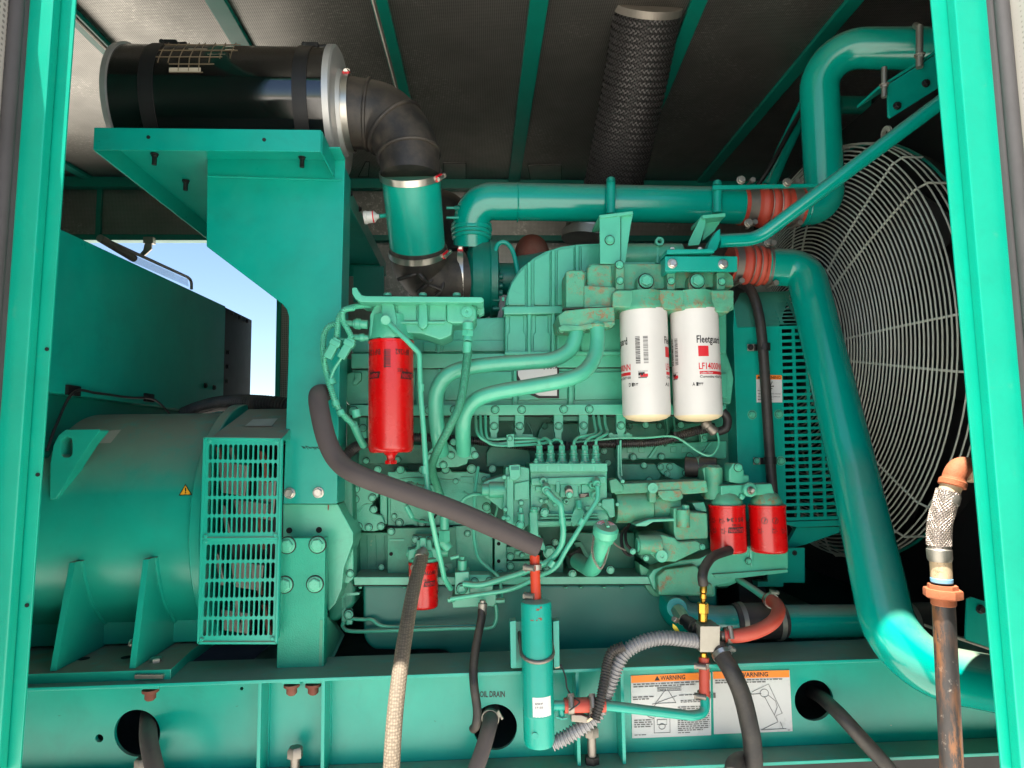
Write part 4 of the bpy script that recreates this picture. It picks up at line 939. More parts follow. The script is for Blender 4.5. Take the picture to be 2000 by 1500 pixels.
# ---------------- fittings band under the head rail
for a, b in ((1050, 1150), (1215, 1300), (1312, 1398)):
    pr('follower_cover', [(a, 850), (a + 4, 838), (a + 12, 826), (b - 10, 826), (b, 840), (b + 2, 866), (a, 868)], 1.935, .05, 'block_green', .004)
    bolts([(a + 14, 832), (b - 12, 832)], 1.934, 6, en, 'block_green')
pr('follower_cover', [(950, 884), (960, 868), (1028, 866), (1036, 890), (1036, 912), (950, 912)], 1.90, .08, 'block_green', .004)
bx('follower_band', 700, 868, 830, 906, 1.92, .06, 'block_green', .004)
pr('fuel_manifold', [(1210, 870), (1420, 860), (1420, 896), (1210, 898)], 1.90, .08, E, .006)
pr('gusset_rib', [(1265, 895), (1282, 870), (1290, 870), (1272, 896)], 1.89, .03, E, .002); pr('gusset_rib', [(1365, 893), (1388, 862), (1394, 862), (1372, 893)], 1.89, .03, E, .002)
bolts([(1180, 881), (1187, 904), (1237, 893), (1292, 892), (1347, 891), (1261, 830), (1330, 830)], 1.888, 6.5, en)
for x, y in ((965, 832), (1015, 832), (1091, 832), (1140, 831), (1213, 831)):
    pr('pipe_clip', [(x - 9, 808), (x + 9, 808), (x + 9, 842), (x + 6, 846), (x + 6, 858), (x - 7, 858), (x - 7, 846), (x - 9, 842)], 1.83, .02, E, .002)
    bolt(x, y, 1.829, 7, en)
for x, w in ((1005, 36), (1190, 45)): bx('clip_foot', x, 848, x + w, 856, 1.832, .015, E, .001)
for x in (1193, 1226): G().lathe(P(x, 850, 1.831), (0, -1, 0), [(0, .007), (.003, .007), (.003, .003), (.001, .003)], 14).to('clip_washer', E, en)
bx('rail_hanger', 955, 809, 1025, 822, 1.85, .05, 'block_green', .002); bx('rail_hanger', 1080, 809, 1152, 822, 1.85, .05, 'block_green', .002)
for x in (700, 712, 748): bolt(x, 836, 1.90, 7, en)
bx('side_bracket', 702, 815, 716, 858, 1.86, .03, E, .002); bolt(709, 836, 1.859, 7, en)
bolts([(715, 900), (777, 898)], 1.915, 6, en)
# corrugated harness across the engine
tag(corrugated('engine_harness', 'conduit', [P(672, 900, 1.72), P(684, 880, 1.74), P(706, 868, 1.78), P(760, 856, 1.84), P(815, 854, 1.85), P(860, 856, 1.86), P(920, 860, 1.86), P(1000, 868, 1.87), P(1075, 874, 1.87), P(1150, 868, 1.86), P(1230, 866, 1.84), P(1290, 862, 1.83), P(1335, 848, 1.82), P(1375, 838, 1.82), P(1395, 835, 1.82)], .0115, None, .0058), 'brown-black corrugated wiring harness running along the engine below the head rail', 'harness')
pipe('capillary_wire', [(1398, 838, 1.80), (1404, 862, 1.79), (1396, 884, 1.78), (1382, 890, 1.78), (1360, 880, 1.79), (1335, 862, 1.80), (1310, 852, 1.81), (1260, 855, 1.81), (1200, 856, 1.81), (1120, 864, 1.82)], 2.2, E, None, sp=True, seg=8)
cy('harness_plug', (1374, 823, 1.79), (1398, 846, 1.79), 10, 'dull_steel', None, 16, [(0, 8), (.2, 11), (.35, 11), (.4, 8), (.7, 10), (.9, 10), (1, 6)])
pipe('rubber_bend', [(1408, 800, 1.83), (1420, 816, 1.83), (1418, 836, 1.83), (1400, 844, 1.84)], 8.5, 'hose_rubber', None, sp=True)
# ---------------- crankcase covers
cv1 = pr('cam_cover', [(757, 921), (772, 921), (775, 912), (790, 912), (793, 921), (816, 921), (820, 911), (834, 911), (838, 921), (860, 921), (864, 911), (878, 911), (882, 921), (912, 921), (914, 908), (930, 908), (933, 921), (958, 926), (960, 1025), (840, 1027), (836, 1030), (812, 1030), (808, 1026), (792, 1026), (788, 1032), (772, 1032), (768, 1027), (757, 1027)], 1.865, .08, CG, .004)
bolts([(738, 917), (782, 917), (825, 917), (870, 917), (921, 915, 1.863, 9), (780, 1021), (824, 1022), (962, 916), (954, 946), (950, 990), (958, 1010)], 1.863, 7.5, en)
pr('front_cover', [(688, 950), (698, 946), (736, 948), (741, 958), (738, 970), (726, 984), (722, 996), (732, 1003), (746, 1006), (752, 1022), (748, 1034), (730, 1038), (712, 1038), (696, 1030), (690, 1010)], 1.842, .06, CG, .004)
bolts([(695, 955), (694, 975), (727, 972), (730, 995), (700, 1028), (720, 1030), (744, 1028)], 1.84, 7, en)
bx('cover_step', 742, 965, 756, 1024, 1.855, .04, CG, .003)
cy('solenoid', (792, 950, 1.80), (842, 962, 1.80), 11, E, None, 20, [(0, 8), (.05, 11), (.3, 11), (.32, 9.5), (.38, 9.5), (.4, 11), (.9, 11), (1, 6)])
pipe('sensor_lead', [(795, 985, 1.79), (800, 1000, 1.78), (806, 1012, 1.79), (820, 1018, 1.82), (845, 1020, 1.84)], 2.5, E, None, sp=True, seg=8)
cy('sensor_plug', (793, 988, 1.78), (806, 1012, 1.78), 5, E)
bx('worn_panel', 691, 1040, 760, 1127, 1.885, .06, 'worn_green', .003)
pr('mount_plate', [(757, 1032), (890, 1030), (892, 1140), (790, 1142), (782, 1124), (757, 1140)], 1.83, .012, 'worn_green', .0015)
for q in ((764, 1082), (763, 1127), (879, 1124)): G().lathe(P(*q, 1.829), (0, -1, 0), [(0, .005), (.0012, .005)], 14).to('plate_hole', 'void', en)
bolts([(764, 1038), (788, 1133), (858, 1036)], 1.829, 7, en)
pr('cover_plate', [(884, 1028), (962, 1024), (962, 1130), (884, 1130)], 1.85, .02, CG, .002)
bolts([(913, 1042), (745, 1108)], 1.848, 6, en)
pr('frame_strip', [(966, 1052), (990, 1052), (990, 1136), (966, 1134)], 1.845, .02, E, .002)
for q in ((974, 1062), (974, 1096)): G().lathe(P(*q, 1.8445), (0, -1, 0), [(0, .005), (.0012, .005)], 14).to('plate_hole', 'void', en)
bolt(977, 1120, 1.843, 6, en)
for (x0, y0, x1, y1) in ((990, 1068, 1050, 1092), (990, 1096, 1060, 1145), (1060, 1096, 1100, 1143)): bx('support_plate', x0, y0, x1, y1, 1.835, .02, 'worn_green', .002)
bolts([(997, 1087), (997, 1106), (1058, 1122), (1090, 1135), (1084, 1059), (1068, 1112)], 1.833, 7, en)
cy('large_plug', (1073, 1078, 1.79), (1073, 1078, 1.84), 14, E); bolt(1073, 1078, 1.79, 13, en)
pr('rear_support', [(1098, 1040), (1240, 1040), (1240, 1128), (1110, 1128)], 1.90, .05, 'block_green', .004)
pr('support_leg', [(1120, 1060), (1135, 1058), (1160, 1100), (1160, 1110), (1150, 1112)], 1.86, .02, 'worn_green', .002)
pipe('oil_hose', [(1120, 1075, 1.83), (1130, 1095, 1.83), (1140, 1105, 1.83)], 15, 'rubber', None, sp=True)
for q in ((1192, 1113), (1118, 1121)): bolt(q[0], q[1], 1.78, 8, en)
# flywheel housing
fw = pr('flywheel_housing', [(552, 984), (640, 984), (660, 984), (668, 1000), (690, 1040), (690, 1060), (672, 1110), (668, 1150), (655, 1180), (640, 1195), (638, 1050), (552, 1050)], 1.725, .12, E, .004)
pr('housing_shell', [(640, 930), (690, 930), (694, 1180), (660, 1215), (640, 1215)], 1.80, .6, 'block_green', .02)
for q in ((565, 1036), (623, 1035)): G().lathe(P(*q, 1.7245), (0, -1, 0), [(0, .0075), (.0012, .0075)], 18).to('threaded_hole', 'void', en)
pr('housing_ear', [(662, 1130), (672, 1070), (684, 1046), (690, 1046), (691, 1130), (680, 1140), (664, 1140)], 1.76, .05, E, .004)
bolts([(680, 1052), (664, 1124), (684, 1120)], 1.758, 7, en)
mp = thing('engine_mount_plate', 'hammered green upright mounting plate with four large bolts below the bracket', 'mounting plate', P(590, 1330, 1.66))
G().prism([(546, 1051), (636, 1050), (632, 1329), (539, 1330)], 1.655, .035).to('plate_body', 'hammer_green', mp, .003)
for q in ((561, 1065), (620, 1064), (556, 1142), (615, 1141)): bolt(q[0], q[1], 1.654, 15.5, mp, 'engine_green', deep=.8)
G().poly3([P(634, 1200, 1.69), P(640, 1195, 1.9), P(670, 1240, 1.9), P(633, 1320, 1.69)], (.004, 0, 0)).to('side_gusset', 'engine_green', mp)
# ------------------------------------------------------------------ injection pump
ip = thing('injection_pump', 'pale green six outlet inline injection pump on the side of the engine', 'injection pump', P(1110, 1035, 1.72))
def ipr(name, pts, Y, dep, m=CG, bev=.003): return G().prism(pts, Y, dep).to(name, m, ip, bev)
def icy(name, a, b, r_, m=CG, seg=20, prof=None): return cy(name, a, b, r_, m, ip, seg, prof)
ipr('pump_body', [(1036, 921), (1186, 919), (1186, 1000), (1180, 1012), (1160, 1026), (1050, 1030), (1036, 1026)], 1.715, .12)
ipr('pump_top', [(1034, 905), (1186, 905), (1187, 921), (1036, 922)], 1.70, .13, CG, .002)
ipr('gallery', [(1038, 934), (1184, 930), (1184, 945), (1038, 948)], 1.700, .03)
ipr('front_panel', [(1094, 940), (1130, 940), (1130, 972), (1094, 972)], 1.703, .02, CG, .004)
ipr('front_panel', [(1086, 940), (1094, 940), (1094, 962), (1086, 962)], 1.698, .03, CG, .002)
ipr('front_panel', [(1136, 946), (1168, 944), (1168, 966), (1136, 967)], 1.708, .02, CG, .003)
icy('cam_barrel', (1050, 1004, 1.745), (1184, 1002, 1.745), 24)
ipr('pump_base', [(1048, 1017), (1172, 1015), (1172, 1024), (1048, 1027)], 1.70, .08, CG, .002)
for y in (1006, 1012, 1020): ipr('base_ridge', [(1056, y - 1.5), (1168, y - 2.5), (1168, y), (1056, y + 1)], 1.696, .01, CG, .0006)
# name tag
t = ipr('rating_plate', [(1131, 965), (1150, 962), (1151, 970), (1132, 973)], 1.7055, .002, 'ink', 0)
t2 = G()
for k in range(3): t2.rect(1134, 965.6 + k * 2.2 - .3, 1147 - k * 2, 966.6 + k * 2.2 - .3, 1.7050, .0003)
t2.to('rating_print', 'label_dusty', t)
# delivery valves
for x, xf in zip((1054, 1076, 1098, 1121, 1143, 1164), (1047, 1069, 1091, 1115, 1137, 1159)):
    o = P(x, 908, 1.75); k = K(1.75)
    b = G().lathe(o, (0, 0, 1), [(-3 * k, 11 * k), (6 * k, 11 * k), (7 * k, 9 * k), (11 * k, 9 * k), (12 * k, 7.5 * k), (18 * k, 7.5 * k)], 16).to('delivery_valve', E, ip, 0, 30)
    G().lathe(o + Vector((0, 0, 18 * k)), (0, 0, 1), [(0, 7 * k), (1.5 * k, 8.5 * k), (4 * k, 8.5 * k), (5 * k, 6.4 * k), (10 * k, 6.4 * k), (11 * k, 5 * k)], 16).to('valve_holder', E, b, 0, 30)
    G().lathe(o + Vector((0, 0, 29 * k)), (0, 0, 1), [(0, 6.5 * k), (8 * k, 6.5 * k), (10 * k, 4 * k)], 6).to('line_nut', E, b, 0, 30)
    o = P(xf, 917, 1.71); h = 1.5 if x in (1054, 1164) else 1
    f = G().lathe(o, (0, 0, 1), [(-2 * k, 8 * k), (7 * k, 8 * k), (9 * k, 5.5 * k)], 14); f.lathe(o + Vector((0, 0, 8 * k)), (0, 0, 1), [(0, 4.6 * k), (5 * k * h, 4.6 * k), (6 * k * h, 3 * k), (11 * k * h - 4 * k, 2.5 * k)], 8)
    f.to('valve_clamp', E, ip, 0, 30)
def line(pts): return G().tube(spline(PP(pts), 6), 3.0 * K(1.75), 8).to('injection_line', E, ip)
line([(1054, 874, 1.75), (1052, 862, 1.75), (1042, 856, 1.77), (1000, 856, 1.79), (962, 858, 1.80), (950, 850, 1.80), (948, 812, 1.82)])
line([(1076, 874, 1.75), (1074, 862, 1.75), (1064, 856, 1.77), (1052, 860, 1.78), (1000, 864, 1.785), (965, 866, 1.79), (942, 852, 1.79), (938, 812, 1.82)])
line([(1098, 874, 1.75), (1096, 862, 1.75), (1086, 858, 1.76), (1070, 864, 1.77), (1040, 868, 1.78), (975, 870, 1.78), (950, 862, 1.78), (932, 845, 1.78), (929, 812, 1.82)])
line([(1121, 874, 1.75), (1122, 862, 1.75), (1130, 854, 1.76), (1150, 850, 1.77), (1163, 845, 1.79), (1162, 830, 1.81), (1159, 812, 1.83)])
line([(1143, 874, 1.75), (1144, 862, 1.75), (1152, 855, 1.76), (1166, 850, 1.77), (1174, 843, 1.79), (1171, 828, 1.81), (1169, 812, 1.83)])
line([(1164, 874, 1.75), (1165, 860, 1.75), (1173, 854, 1.76), (1184, 848, 1.77), (1186, 842, 1.79), (1182, 828, 1.81), (1181, 812, 1.83)])
ipr('line_clamp', [(989, 849), (1004, 847), (1005, 873), (991, 874)], 1.775, .02, E, .002); bolt(996, 856, 1.774, 5, ip)
# governor housing on the left
ipr('governor_housing', [(988, 912), (1012, 910), (1034, 914), (1036, 1024), (1020, 1034), (1004, 1032), (988, 1018), (982, 990)], 1.715, .14)
ipr('governor_cover', [(990, 930), (1003, 929), (1003, 1026), (990, 1020)], 1.700, .03, CG, .002)
ipr('governor_panel', [(1004, 944), (1034, 938), (1034, 976), (1004, 978)], 1.708, .02, CG, .003)
ipr('governor_cap', [(994, 908), (1016, 907), (1017, 930), (1010, 938), (996, 938)], 1.69, .05, CG, .003)
ipr('cap_socket', [(998, 911), (1014, 911), (1014, 918), (998, 918)], 1.689, .003, 'green_dark', 0)
ipr('nose_cone', [(941, 944), (952, 938), (984, 928), (990, 930), (990, 992), (980, 996), (950, 972), (941, 968)], 1.735, .10, CG, .004)
icy('nose_barrel', (955, 957, 1.735), (988, 957, 1.735), 16); icy('nose_barrel', (941, 957, 1.735), (956, 957, 1.735), 12)
icy('adjuster', (1018, 1003, 1.695), (1018, 1022, 1.695), 6, E); icy('adjuster', (1017, 990, 1.70), (1017, 1003, 1.70), 4, E); bolt(1016, 1025, 1.69, 8, ip); bolt(1018, 982, 1.706, 5, ip)
ipr('adjuster_bracket', [(1010, 1000), (1022, 996), (1026, 1030), (1020, 1038), (1012, 1036)], 1.70, .03, CG, .003)
bolts([(985, 932), (987, 995), (992, 1012), (984, 1011)], 1.70, 4.5, ip)
ipr('pump_strap', [(1034, 1000), (1050, 998), (1052, 1040), (1054, 1062), (1036, 1060)], 1.69, .06, CG, .004)
icy('strap_stud', (1043, 1000, 1.70), (1043, 992, 1.70), 8, E); bolt(1043, 996, 1.69, 8, ip, E, (0, 0, 1))
ipr('strap_foot', [(1036, 1045), (1054, 1044), (1066, 1068), (1064, 1076), (1056, 1074)], 1.70, .04, CG, .003)
# ports, banjos and small hardware
for (x, y, r_, Y) in ((1060, 939, 8, 1.690), (1155, 947, 8, 1.693), (1075, 971, 6, 1.70), (1104, 978, 6, 1.70), (1160, 967, 9, 1.70)):
    G().lathe(P(x, y, Y + .02), (0, -1, 0), [(0, r_ * K(Y)), (.02, r_ * K(Y)), (.023, r_ * .8 * K(Y)), (.023, r_ * .4 * K(Y)), (.012, r_ * .38 * K(Y))], 18).to('port', CG, ip, 0, 35)
icy('banjo', (1066, 950, 1.68), (1067, 958, 1.66), 9, E); bolt(1068, 959, 1.662, 8, ip); icy('banjo', (1164, 938, 1.69), (1166, 946, 1.67), 8, E); bolt(1167, 948, 1.672, 6, ip)
icy('lever_shaft', (1110, 955, 1.685), (1112, 962, 1.66), 8, 'dull_steel'); bolt(1112, 966, 1.662, 7, ip)
bolt(1064, 1001, 1.70, 9, ip, name='plug'); icy('banjo', (1064, 990, 1.72), (1064, 1000, 1.70), 8, E)
ipr('stop_lever', [(1122, 995), (1128, 982), (1134, 982), (1138, 996), (1142, 1000), (1136, 1020), (1124, 1026), (1115, 1018), (1117, 1005)], 1.695, .015, CG, .003)
icy('lever_post', (1130, 978, 1.70), (1132, 995, 1.69), 6, E)
bolts([(1057, 978), (1067, 979), (1133, 996), (1120, 1024), (1084, 986)], 1.70, 4, ip)
for k in range(8):
    x = random.uniform(1042, 1178); y = random.uniform(942, 1000); ipr('boss', rrect(x - 5, y - 4, x + 6, y + 5, 2), 1.706, .02, CG, .002)
# fuel hoses from the pump
G().tube(spline(PP([(1068, 960, 1.655), (1080, 972, 1.65), (1094, 985, 1.64), (1097, 1005, 1.64), (1100, 1040, 1.64), (1094, 1070, 1.65), (1070, 1096, 1.66), (1030, 1115, 1.67), (990, 1128, 1.68), (940, 1142, 1.68), (905, 1140, 1.69)]), 7), 6 * K(1.65), 12).to('fuel_hose', E, ip)
G().tube(spline(PP([(1167, 950, 1.66), (1167, 972, 1.655), (1158, 990, 1.65), (1130, 1035, 1.64), (1105, 1075, 1.64), (1085, 1108, 1.64), (1052, 1126, 1.65), (1000, 1150, 1.66), (930, 1162, 1.67), (880, 1170, 1.68)]), 7), 4.6 * K(1.65), 12).to('fuel_hose', E, ip)
for (x, y, Y, dx, dz) in ((1139, 1014, 1.645, -.6, -1), (1098, 1010, 1.64, 0, -1), (1081, 1096, 1.645, -.8, -1), (1060, 1100, 1.66, -1, -.4)): G().lathe(P(x, y, Y), (dx, 0, dz), [(0, .0088), (.016, .0088)], 12).to('hose_ferrule', E, ip)
# ------------------------------------------------------------------ pump drive and front accessories
for (a, b, r_) in (((1200, 990, 1.76), (1270, 990, 1.76), 31), ((1270, 988, 1.77), (1322, 986, 1.77), 30)): cy('drive_housing', a, b, r_, 'rust_green', None, 40)
pr('drive_arm', [(1198, 945), (1276, 942), (1380, 938), (1384, 962), (1340, 966), (1276, 962), (1200, 966)], 1.72, .10, 'rust_green', .004)
pr('drive_arm_web', [(1268, 944), (1282, 944), (1282, 982), (1268, 982)], 1.705, .04, 'rust_green', .004)
c = P(1274, 953, 1.70); G().lathe(c, (0, -1, 0), [(0, .013), (.006, .013), (.006, .006), (.004, .006), (.004, .003)], 20).to('drive_plug', E, en, 0, 35)
pr('drive_shoulder', [(1284, 958), (1330, 956), (1336, 970), (1332, 976), (1318, 980), (1296, 978), (1286, 968)], 1.715, .05, 'rust_green', .006)
pr('coupling_guard', [(1176, 975), (1200, 973), (1202, 1010), (1190, 1012), (1186, 1000), (1174, 990)], 1.70, .06, CG, .004)
pr('coupling_guard', [(1190, 938), (1204, 934), (1218, 948), (1218, 960), (1194, 964)], 1.71, .06, 'rust_green', .004)
bolts([(1206, 985), (1171, 985), (1216, 940)], 1.70, 4, en)
pr('drive_foot', [(1240, 1024), (1268, 1014), (1318, 1012), (1320, 1018), (1276, 1020), (1262, 1028), (1242, 1028)], 1.70, .08, E, .003)
pr('cover_plate', [(1208, 912), (1216, 906), (1280, 906), (1286, 915), (1292, 930), (1286, 938), (1216, 938)], 1.86, .04, 'block_green', .003)
pr('flange_cover', [(1285, 912), (1292, 904), (1316, 904), (1342, 920), (1340, 928), (1322, 938), (1300, 932), (1290, 922)], 1.85, .03, CG, .003)
bolts([(1258, 909), (1290, 912), (1308, 912), (1303, 926), (1339, 924), (1268, 938)], 1.848, 6, en)
pr('rail_post', [(1206, 870), (1211, 868), (1211, 925), (1220, 942), (1214, 944), (1206, 930)], 1.80, .02, E, .002)
cy('thermostat_pipe', (1338, 912, 1.83), (1400, 914, 1.80), 20, 'rubber'); G().lathe(P(1358, 913, 1.82), (1, 0, 0), [(0, .030), (.014, .030)], 30).to('pipe_clamp', E, en)
pr('pulley_guard', [(1256, 1040), (1300, 1030), (1380, 1030), (1392, 1090), (1290, 1120), (1250, 1090)], 1.82, .12, 'block_green', .006)
# mount casting below
cy('pivot_barrel', (1246, 1064, 1.70), (1290, 1064, 1.70), 19, 'rust_green', None, 30); cy('pivot_cap', (1243, 1064, 1.70), (1248, 1064, 1.70), 14, E)
pr('pivot_arm', [(1264, 1050), (1294, 1044), (1318, 1050), (1326, 1058), (1360, 1056), (1378, 1066), (1374, 1072), (1320, 1098), (1290, 1097), (1278, 1090), (1264, 1080)], 1.69, .12, 'rust_green', .006)
c = P(1291, 1085, 1.688); G().lathe(c, (0, -1, 0), [(0, .016), (.008, .016), (.010, .014), (.010, .005), (.008, .004)], 24).to('pivot_plug', E, en, 0, 35)
bolts([(1272, 1077), (1236, 1077), (1372, 1068), (1262, 1090)], 1.69, 6, en)
pr('tensioner_block', [(1315, 992), (1346, 990), (1350, 1000), (1382, 1002), (1384, 1052), (1320, 1056), (1316, 1040)], 1.70, .10, 'rust_green', .005)
cy('tensioner_stud', (1339, 998, 1.70), (1339, 986, 1.70), 7, E); cy('tensioner_column', (1334, 1030, 1.695), (1334, 995, 1.695), 13, 'rust_green')
pr('pump_elbow', [(1352, 982), (1376, 980), (1382, 1000), (1360, 998)], 1.74, .06, E, .004)
pr('gear_case', [(1266, 1126), (1276, 1112), (1330, 1094), (1366, 1090), (1388, 1080), (1400, 1078), (1540, 1052), (1541, 1112), (1480, 1118), (1440, 1130), (1430, 1140), (1398, 1146), (1398, 1166), (1290, 1164), (1276, 1150)], 1.765, .14, E, .006)
pr('gear_case_nose', [(1284, 1126), (1300, 1112), (1360, 1104), (1366, 1112), (1366, 1140), (1392, 1140), (1396, 1164), (1286, 1163)], 1.74, .05, 'rust_green', .006)
pr('gear_case_rib', [(1464, 1070), (1472, 1068), (1472, 1108), (1466, 1108)], 1.758, .02, E, .003)
pr('gear_case_edge', [(1392, 1122), (1538, 1112), (1540, 1118), (1440, 1130), (1398, 1128)], 1.755, .03, E, .002)
bolts([(1370, 1112), (1462, 1096), (1372, 1068)], 1.757, 6, en)
pr('pan_corner', [(1248, 1100), (1268, 1112), (1290, 1166), (1276, 1166), (1262, 1150), (1252, 1126)], 1.79, .06, 'rust_green', .005)
c = P(1190, 1118, 1.773)
pr('pulley_lower', [(1400, 1128), (1450, 1122), (1446, 1136), (1424, 1146), (1402, 1148)], 1.80, .1, E, .006)
# ------------------------------------------------------------------ dipstick / oil filler
of = thing('oil_filler', 'green oil filler tube with round cap and hanging chain beside the injection pump', 'oil filler', P(1150, 1125, 1.70))
a, b = P(1180, 1040, 1.60), P(1168, 1085, 1.63)
d_ = (P(1184, 1022, 1.585) - P(1172, 1075, 1.63)).normalized()
base = P(1177, 1058, 1.615)
kz = K(1.6)
G().tube(PP([(1181, 1045, 1.605), (1170, 1085, 1.64), (1156, 1113, 1.68), (1128, 1096, 1.78)]), 17 * kz, 24, fil=.04).to('filler_tube', E, of)
tp_ = P(1182, 1040, 1.60); ax_ = Vector((.12, -.42, .9)).normalized()
G().lathe(tp_ - ax_ * .022, ax_, [(0, 19 * kz), (.004, 20 * kz), (.012, 21 * kz), (.016, 24 * kz), (.034, 24.5 * kz), (.040, 21 * kz), (.040, 4 * kz)], 36).to('filler_cap', E, of, 0, 35)
cc = tp_ + ax_ * .0185
u_ = Vector((1, 0, 0)) - ax_ * ax_.x; u_.normalize(); w_ = ax_.cross(u_)
dg = G(); n = 20; v = [cc + (u_ * math.cos(R(18 + 150 * i / n)) + w_ * math.sin(R(18 + 150 * i / n))) * r_ * kz for i in range(n + 1) for r_ in (9, 19)]
dg.add(v, [[2 * i, 2 * i + 1, 2 * i + 3, 2 * i + 2] for i in range(n)]); dg.to('cap_sticker', 'paper', of)
rg = G()
for rr_ in (11.5, 16.5): rg.tube([cc + ax_ * .0006 + (u_ * math.cos(R(25 + 135 * i / 20)) + w_ * math.sin(R(25 + 135 * i / 20))) * rr_ * kz for i in range(21)], .0008, 4)
rg.to('sticker_print', 'ink_red', of)
G().box(cc + ax_ * .006, .008, .006, .03, Matrix((u_, w_, ax_)).transposed() @ Matrix.Rotation(R(90), 3, 'X')).to('cap_handle', E, of, .002)
ch = G(); pts = spline(PP([(1160, 1046, 1.60), (1157, 1075, 1.60), (1161, 1095, 1.61), (1172, 1110, 1.62), (1180, 1100, 1.62), (1186, 1078, 1.61), (1190, 1060, 1.60)]), 8)
for i in range(0, len(pts) - 1):
    c = pts[i]; t = (pts[i + 1] - pts[i]).normalized(); s_ = Vector((0, -1, 0)) if i % 2 else t.cross(Vector((0, -1, 0))).normalized()
    s_ = (s_ - t * s_.dot(t)).normalized(); ch.tube([c + t * .0045 * math.cos(R(45 * k)) + s_ * .0024 * math.sin(R(45 * k)) for k in range(8)], .0008, 4, closed=True)
o = ch.to('chain', 'dull_steel', of); o['kind'] = 'stuff'
pipe('dipstick_wire', [(1190, 1050, 1.62), (1205, 1066, 1.63), (1222, 1075, 1.65)], 1.6, 'dull_steel', of, sp=True, seg=6)
# ------------------------------------------------------------------ turbo and charge air pipes
tu = thing('turbocharger', 'green turbocharger compressor housing beside the crossed-rib rubber elbow', 'turbocharger', P(940, 615, 2.05))
c = P(912, 545, 2.06); kt = K(2.06, 912, 545)
G().lathe(c, (1, 0, 0), [(0, .06), (0, .085), (.006, .10), (.02, .118), (.05, .125), (.07, .118), (.075, .122), (.094, .122), (.098, .11), (.10, .05)], 56).to('compressor_housing', 'green_dark', tu, 0, 30)
G().lathe(c + Vector((.10, 0, 0)), (1, 0, 0), [(0, .05), (.05, .05), (.05, .07), (.14, .085), (.16, .085)], 40).to('bearing_housing', 'green_dark', tu, 0, 30)
G().lathe(P(1006, 530, 2.14), (1, 0, 0), [(.055 - .055 * math.cos(R(a_)), .06 + .06 * math.sin(R(a_))) for a_ in range(0, 181, 15)], 48).to('turbine_housing', 'rust_brown', tu, 0, 60)
for y in (540, 558, 572): cy('turbo_bolt', (962, y, 1.99), (982, y, 1.99), 6, 'green_dark', tu)
for y in (586, 603): cy('turbo_bolt', (962, y, 1.98), (976, y, 1.98), 4, 'green_dark', tu)
pipe('oil_feed_line', [(971, 520, 1.96), (968, 492, 1.96), (974, 476, 1.96), (988, 474, 1.96), (1002, 492, 1.96), (1012, 535, 1.96)], 4.5, 'green', tu, sp=True)
cy('oil_feed_fitting', (969, 545, 1.96), (969, 505, 1.96), 6, 'green_dark', tu, 12, [(0, 6), (.3, 6), (.32, 8), (.6, 8), (.62, 5), (1, 5)])
cp = thing('charge_air_pipe', 'thick green horizontal charge pipe running along the top of the engine', 'pipe', P(1180, 440, 1.98))
YP = 1.97; rp_ = .0565
q = [P(921, 478, 2.02), P(921, 393, YP), P(1452, 402, YP)]
G().tube(q, rp_, 40, fil=.125).to('pipe_body', 'green_pipe', cp)
for y, r2 in ((444, .062), (452, .064), (461, .062), (468, .06)): G().lathe(P(921, y, 2.005), (0, 0, 1), [(0, r2 - .003), (.003, r2), (.008, r2), (.011, r2 - .003)], 40).to('pipe_collar', 'green', cp, 0, 30)
G().box(P(921, 440, 1.944), .03, .01, .008).to('collar_lug', 'green', cp, .001)
for y in (406, 425): pipe('sensor_stub', [(872, y, 1.95), (890, y, 1.95), (905, y, 1.96)], 2.5, 'green', cp, fil=0); cy('sensor_stub_nut', (888, 406, 1.95), (898, 406, 1.95), 5, 'green', cp)
for x, y0, y1 in ((1193, 352, 418), (1401, 358, 416)):
    Yu = 1.90
    G().tube([P(x, y1, Yu), P(x, y0 + 12, Yu), P(x, y0, Yu + .015)], .0135, 16, fil=.02).to('u_bolt', 'green', cp, 0, 40)
    G().tube([P(x, y0 + 3, Yu + .012), P(x - 1, y0 + 2, Yu + .14), P(x, y1 - 30, Yu + .15)], .008, 12, fil=.02).to('u_bolt', 'green', cp)
    G().lathe(P(x, y0 + 4, Yu), (0, 0, 1), [(0, .0135), (.008, .010), (.014, .006)], 12).to('u_bolt_tip', 'green', cp)
def coupling(name, label, c0, c1, r, loc, nb=3):
    t = thing(name, label, 'hose coupling', loc); c0, c1 = Vector(c0), Vector(c1); ax = (c1 - c0).normalized(); L_ = (c1 - c0).length
    prof = [(0, r), (L_ * .26, r)]
    for i in range(nb):
        s = L_ * (.28 + .44 * i / nb); w = L_ * .44 / nb; prof += [(s, r), (s + w * .25, r + .006), (s + w * .55, r + .007), (s + w * .85, r + .004), (s + w * .95, r)]
    prof += [(L_ * .74, r), (L_, r)]
    G().lathe(c0, ax, prof, 44).to('hose_body', 'red_rubber', t, 0, 50)
    for i in range(1, nb): 
        s = L_ * (.28 + .44 * i / nb); G().tube(ring_pts(c0 + ax * s, ax, r + .0035, 44), .0016, 6, closed=True).to('wire_ring', 'dull_steel', t)
    for s, sg in ((.13, 1), (.87, -1)):
        c = c0 + ax * L_ * s; w = L_ * .15
        b = G().lathe(c - ax * w / 2, ax, [(0, r + .001), (0, r + .0025), (w, r + .0025), (w, r + .001)], 44, caps=False).to('band_clamp', 'dull_steel', t, 0, 30)
        for dz in (1, -1):
            o = c + Vector((0, -.012 * 1, dz * (r + .006))); G().tube([o + Vector((0, -.03, 0)), o + Vector((0, .03, 0))], .0042, 10).lathe(o + Vector((0, -.034, 0)), (0, 1, 0), [(0, .009), (.012, .009)], 6).to('clamp_bolt', 'zinc', b)
    return t
